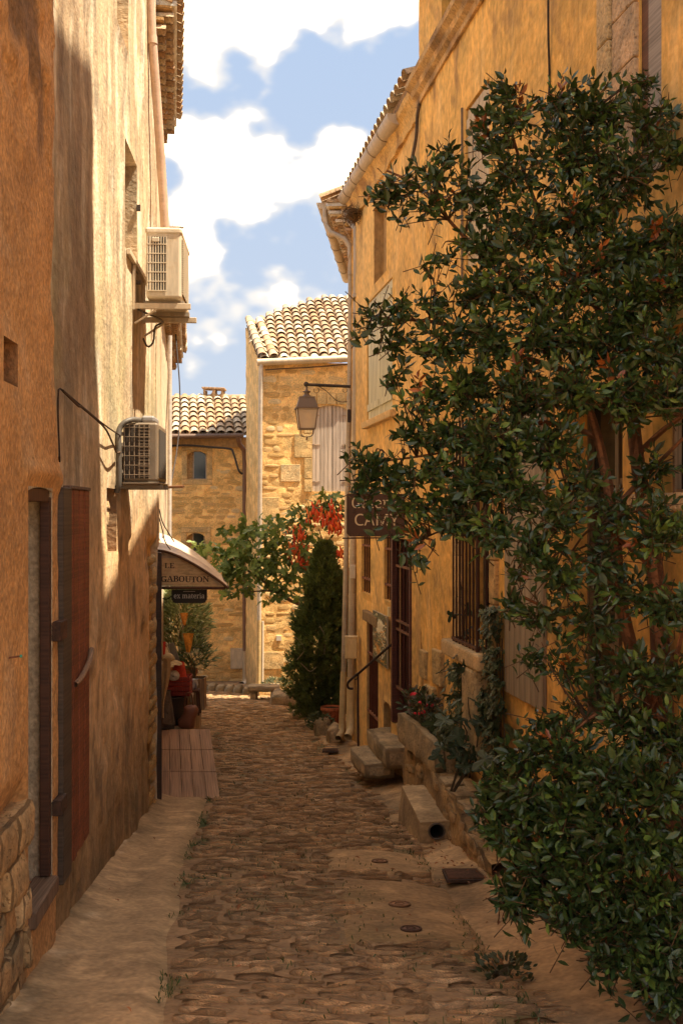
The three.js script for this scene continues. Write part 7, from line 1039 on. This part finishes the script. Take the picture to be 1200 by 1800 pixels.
{
  const rose = (label, u, k, n, seed) => { const b = RF.at(u, -2.1, k), o = bush('rose_bush', label, 'plant', b, 0.16, 0.34, n, 0.06, [[0.045, 0.075, 0.025], [0.07, 0.105, 0.035], [0.09, 0.06, 0.03]], seed, 0.55); return [o, b]; };
  rose('leafy upright rose stems at the far end of the trough', 10.78, 0.12, 150, 172);
  const [gb, b] = rose('low geranium with small red flowers in the middle of the trough', 10.35, 0.14, 190, 173), r = rng(174); for (let i = 0; i < 12; i++) part(gb, 'blossom', prep(new THREE.IcosahedronGeometry(rr(r, 0.012, 0.022), 0).translate(b.x + (r() - 0.5) * 0.26, b.y + rr(r, 0.1, 0.3), b.z + 0.02 + r() * 0.14), [0.70, 0.03, 0.05]), M.petal);
  ivy('dark ivy carpeting the soil of the trough below the flowers', RF, 9.55, 10.5, -2.12, -1.88, 0.07, 420, 175);
  ivy('ivy climbing left of the pale stone block below the grille', RF, 9.15, 9.75, -2.3, -1.32, 0.03, 620, 176, [[0.07, 0.11, 0.045], [0.10, 0.14, 0.06], [0.05, 0.08, 0.03]]);
  ivy('ivy column between the pale stone block and the grey shutter', RF, 8.2, 8.62, -2.4, -0.72, 0.03, 900, 177);
}
{ // fig saplings
  const sap = (name, label, u, k, stems, leavesN, seed, set = DARKFIG) => { const b = RF.at(u, Math.max(-2.36, ground(u)), k), o = thing(name, label, 'plant', b), r = rng(seed); for (const tips of stems) { const end = P(...tips[tips.length - 1]); part(o, 'stem', prep(limb([b, ...tips.map((q) => P(...q))], [0.011, 0.009, 0.006, 0.004].slice(0, tips.length + 1), 6), [0.10, 0.075, 0.045]), M.bark); for (let i = 0; i < leavesN; i++) { const t = rr(r, 0.35, 1), c = b.clone().lerp(end, t), L = rr(r, 0.10, 0.19), dir = V((r() - 0.6) * 1.6, -0.1 + (r() - 0.5) * 0.8, 0.5 + (r() - 0.5) * 1.2).normalize(); piece(o, 'leaf', set[Math.floor(r() * 4)], M.softLeaf, c.addScaledVector(dir, 0.05).add(V((r() - 0.5) * 0.2, (r() - 0.5) * 0.14, 0)), aim(dir, r() * 6.3), V(L, L, L)); } } return o; };
  sap('fig_sapling', 'young fig sapling with broad lobed leaves rising in front of the trough', 8.9, 0.3, [[[838, 1310, 8.6], [825, 1260, 8.6], [822, 1225, 8.6]], [[850, 1310, 8.55], [870, 1270, 8.5], [882, 1238, 8.5]], [[820, 1290, 8.7], [790, 1265, 8.8], [772, 1250, 8.8]]], 13, 181);
  sap('fig_sapling', 'second fig sapling with grey-green drooping leaves beside the evergreen', 7.7, 0.3, [[[905, 1330, 7.0], [925, 1300, 6.8], [945, 1285, 6.8]], [[890, 1340, 7.2], [880, 1310, 7.1]]], 10, 182);
  sap('potted_plant', 'broad-leaved houseplant behind the bars of the grille', 9.3, 0.06, [[[815, 1090, 9.3], [822, 1060, 9.2]], [[850, 1110, 8.9], [845, 1080, 8.8]], [[812, 1060, 9.4], [806, 1010, 9.5]]], 8, 183);
}
bush('weed', 'dark weed tuft at the lower edge of the evergreen on the lane', 'plant', onGround(890, 5.3), 0.16, 0.07, 120, 0.04, [[0.045, 0.06, 0.02], [0.07, 0.085, 0.03]], 191, 0.5);
bush('weed', 'tuft of weeds on the stone bench at the far wall', 'plant', V(P(487, 1205, 21.6).x, P(487, 1212, 21.6).y - 0.05, -21.6), 0.26, 0.26, 420, 0.085, [[0.06, 0.09, 0.03], [0.09, 0.12, 0.045]], 192, 0.16);
bush('weed', 'sprigs growing below the cypress at the lane edge', 'plant', onGround(560, 16.4), 0.2, 0.3, 220, 0.07, [[0.06, 0.09, 0.03], [0.09, 0.12, 0.04]], 193, 0.4);
{ const b = onGround(583, 16.7, 0.08), o = thing('terracotta_pot', 'large red clay pot at the foot of the cypress', 'pot', b); part(o, 'body', prep(lathe([[0, 0], [0.115, 0], [0.155, 0.25], [0.15, 0.27]], 20).translate(b.x, b.y, b.z), [0.42, 0.12, 0.055]), M.tile); part(o, 'rim', prep(lathe([[0.155, 0.255], [0.175, 0.26], [0.175, 0.31], [0.15, 0.315], [0.14, 0.28]], 20).translate(b.x, b.y, b.z), [0.46, 0.14, 0.06]), M.tile); part(o, 'soil', prep(new THREE.CircleGeometry(0.145, 18).rotateX(-Math.PI / 2).translate(b.x, b.y + 0.285, b.z), [0.05, 0.035, 0.02]), M.cement); }
// rocks and benches by the far wall
const rock = (name, label, cat, c, w, h, d, seed, tone = [0.40, 0.28, 0.16]) => { const g = smoothBox(w, h, d, 10, 5, 8, 0.4); roughen(g, Math.min(w, h, d) * 0.22, 2.6 / Math.max(0.3, h), seed); roughen(g, 0.012, 16, seed); return single(name, label, cat, c, prep(g.translate(c.x, c.y + h * 0.35, c.z), (x, y, z) => mul3(mix3(tone, [0.20, 0.15, 0.07], 0.6 * sst(0.5, 0.66, fb3(x * 5, y * 8, z * 5, 4))), 0.85 + 0.3 * n3(x * 9, y * 9, z * 9))), M.stone); };
rock('stone_block', 'mossy stone block under the downpipes at the corner', 'stone', onGround(590, 15.6), 0.26, 0.3, 0.5, 1); rock('boulder', 'rounded boulder at the foot of the cypress, next to the red pot', 'rock', onGround(566, 16.3), 0.24, 0.3, 0.3, 2, [0.34, 0.24, 0.13]); rock('boulder', 'broad flat rock between the stone bench and the cypress', 'rock', onGround(508, 20.6), 0.7, 0.28, 0.8, 3); rock('boulder', 'long low rock at the lane edge below the cypress', 'rock', onGround(535, 18.4), 0.42, 0.2, 0.8, 4);
{ const b = onGround(464, 21.3), o = thing('stone_bench', 'low stone bench slab on two blocks against the stone house', 'bench', b), sl = (w, h, d, x, y, z, s) => { const g = smoothBox(w, h, d, 10, 3, 5, 0.25); roughen(g, 0.025, 4, s); return prep(g.translate(b.x + x, b.y + y, b.z + z), [0.42, 0.30, 0.17]); }; part(o, 'slab', sl(0.62, 0.12, 0.42, 0, 0.24, 0, 5), M.stone); part(o, 'leg', sl(0.14, 0.22, 0.34, -0.2, 0.09, 0, 6), M.stone); part(o, 'leg', sl(0.14, 0.22, 0.34, 0.2, 0.09, 0, 7), M.stone); }
{ const o = thing('stone_kerb', 'row of worn kerb stones along the foot of the far house', 'kerb', onGround(390, 23.6)), r = rng(195); for (let i = 0; i < 7; i++) { const c = onGround(342 + i * 15.5, 23.5 - i * 0.16), w = 0.2; const g = smoothBox(0.19, 0.2, 0.4, 6, 3, 5, 0.35); roughen(g, 0.03, 4, 80 + i); part(o, 'stone', prep(g.translate(c.x, c.y + 0.05, c.z), mul3([0.46, 0.33, 0.18], rr(r, 0.85, 1.1))), M.stone); } }
{ // red awning over the doorway round the corner
  const o = thing('red_awning', 'small red-brown awning jutting out behind the corner downpipes', 'awning', P(600, 1030, 17.2)), a = P(569, 1031, 17.2), b = P(578, 1010, 17.4), c = P(625, 1004, 17.6), d = P(625, 1029, 17.2), e = P(625, 1000, 18.6), f = P(590, 1003, 18.6), fc = [0.40, 0.115, 0.05], tri = (...p) => { const g = new THREE.BufferGeometry(); g.setAttribute('position', new THREE.Float32BufferAttribute(p.flatMap((v) => v.toArray()), 3)); g.computeVertexNormals(); return prep(g, fc); };
  part(o, 'cloth', [tri(a, d, c, a, c, b), tri(b, c, e, b, e, f)], M.cloth); part(o, 'valance', tri(a, d, d.clone().add(V(0, -0.06, 0)), a, d.clone().add(V(0, -0.06, 0)), a.clone().add(V(0, -0.05, 0))).translate(0, 0, 0.003), M.cloth); part(o, 'frame', prep(bar(a, d, 0.012, 6), [0.2, 0.08, 0.05]), M.iron);
}
{ // swallow nest of straw and sticks under the gutter
  const b = RF.at(14.9, 4.1, 0.1), o = thing('bird_nest', 'ragged straw nest tucked under the gutter at the corner', 'nest', b), r = rng(197), gs = []; for (let i = 0; i < 120; i++) { const v = rdir(r), p = b.clone().add(V(v.x * 0.12, v.y * 0.1, v.z * 0.2)), q = rdir(r); gs.push(prep(bar(p.clone().addScaledVector(q, -0.07), p.clone().addScaledVector(q, 0.07), 0.004, 3), mul3([0.22, 0.13, 0.06], rr(r, 0.6, 1.5)))); } part(o, 'sticks', gs, M.bark).userData.kind = 'stuff'; part(o, 'cup', prep(roughen(new THREE.SphereGeometry(0.1, 12, 8).scale(0.8, 0.8, 1.5).translate(b.x, b.y, b.z), 0.02, 9, 3), [0.16, 0.1, 0.05]), M.rough);
  wire('string', 'pale string dangling from the nest beside the downpipe', [RF.at(15.0, 4.2, 0.22), RF.at(14.95, 3.95, 0.2), RF.at(14.9, 3.7, 0.1), RF.at(15.1, 3.5, 0.12), RF.at(15.3, 3.3, 0.1)], 0.006, [0.55, 0.42, 0.26]);
}
// fallen leaves on the ground
{ const o = thing('fallen_leaves', 'scatter of small brown fallen leaves on the lane and beside the drain block', 'leaves', onGround(700, 7)), r = rng(199), g = leafGeo(1, 0.45, 0.12, 0.3, [1, 1, 1]), ms = [], cs = []; o.userData.kind = 'stuff'; for (let i = 0; i < 150; i++) { const near = r() < 0.6, d = near ? rr(r, 7.2, 9) : rr(r, 4.6, 12), x = near ? roadR(d) + rr(r, 0.05, 0.5) : rr(r, Lx(d, 0.1), roadR(d) + 0.4), s = rr(r, 0.02, 0.045); ms.push(new THREE.Matrix4().compose(V(x, gy(x, d) + 0.05, -d), new THREE.Quaternion().setFromEuler(new THREE.Euler(-1.5 + (r() - 0.5) * 0.6, r() * 0.4, r() * 6.3)), V(s, s, s))); cs.push(mul3([0.30, 0.11, 0.035], rr(r, 0.5, 1.4))); } instanced(o, 'leaves', g, M.petal, ms, cs); }
renderer.render(scene, camera);
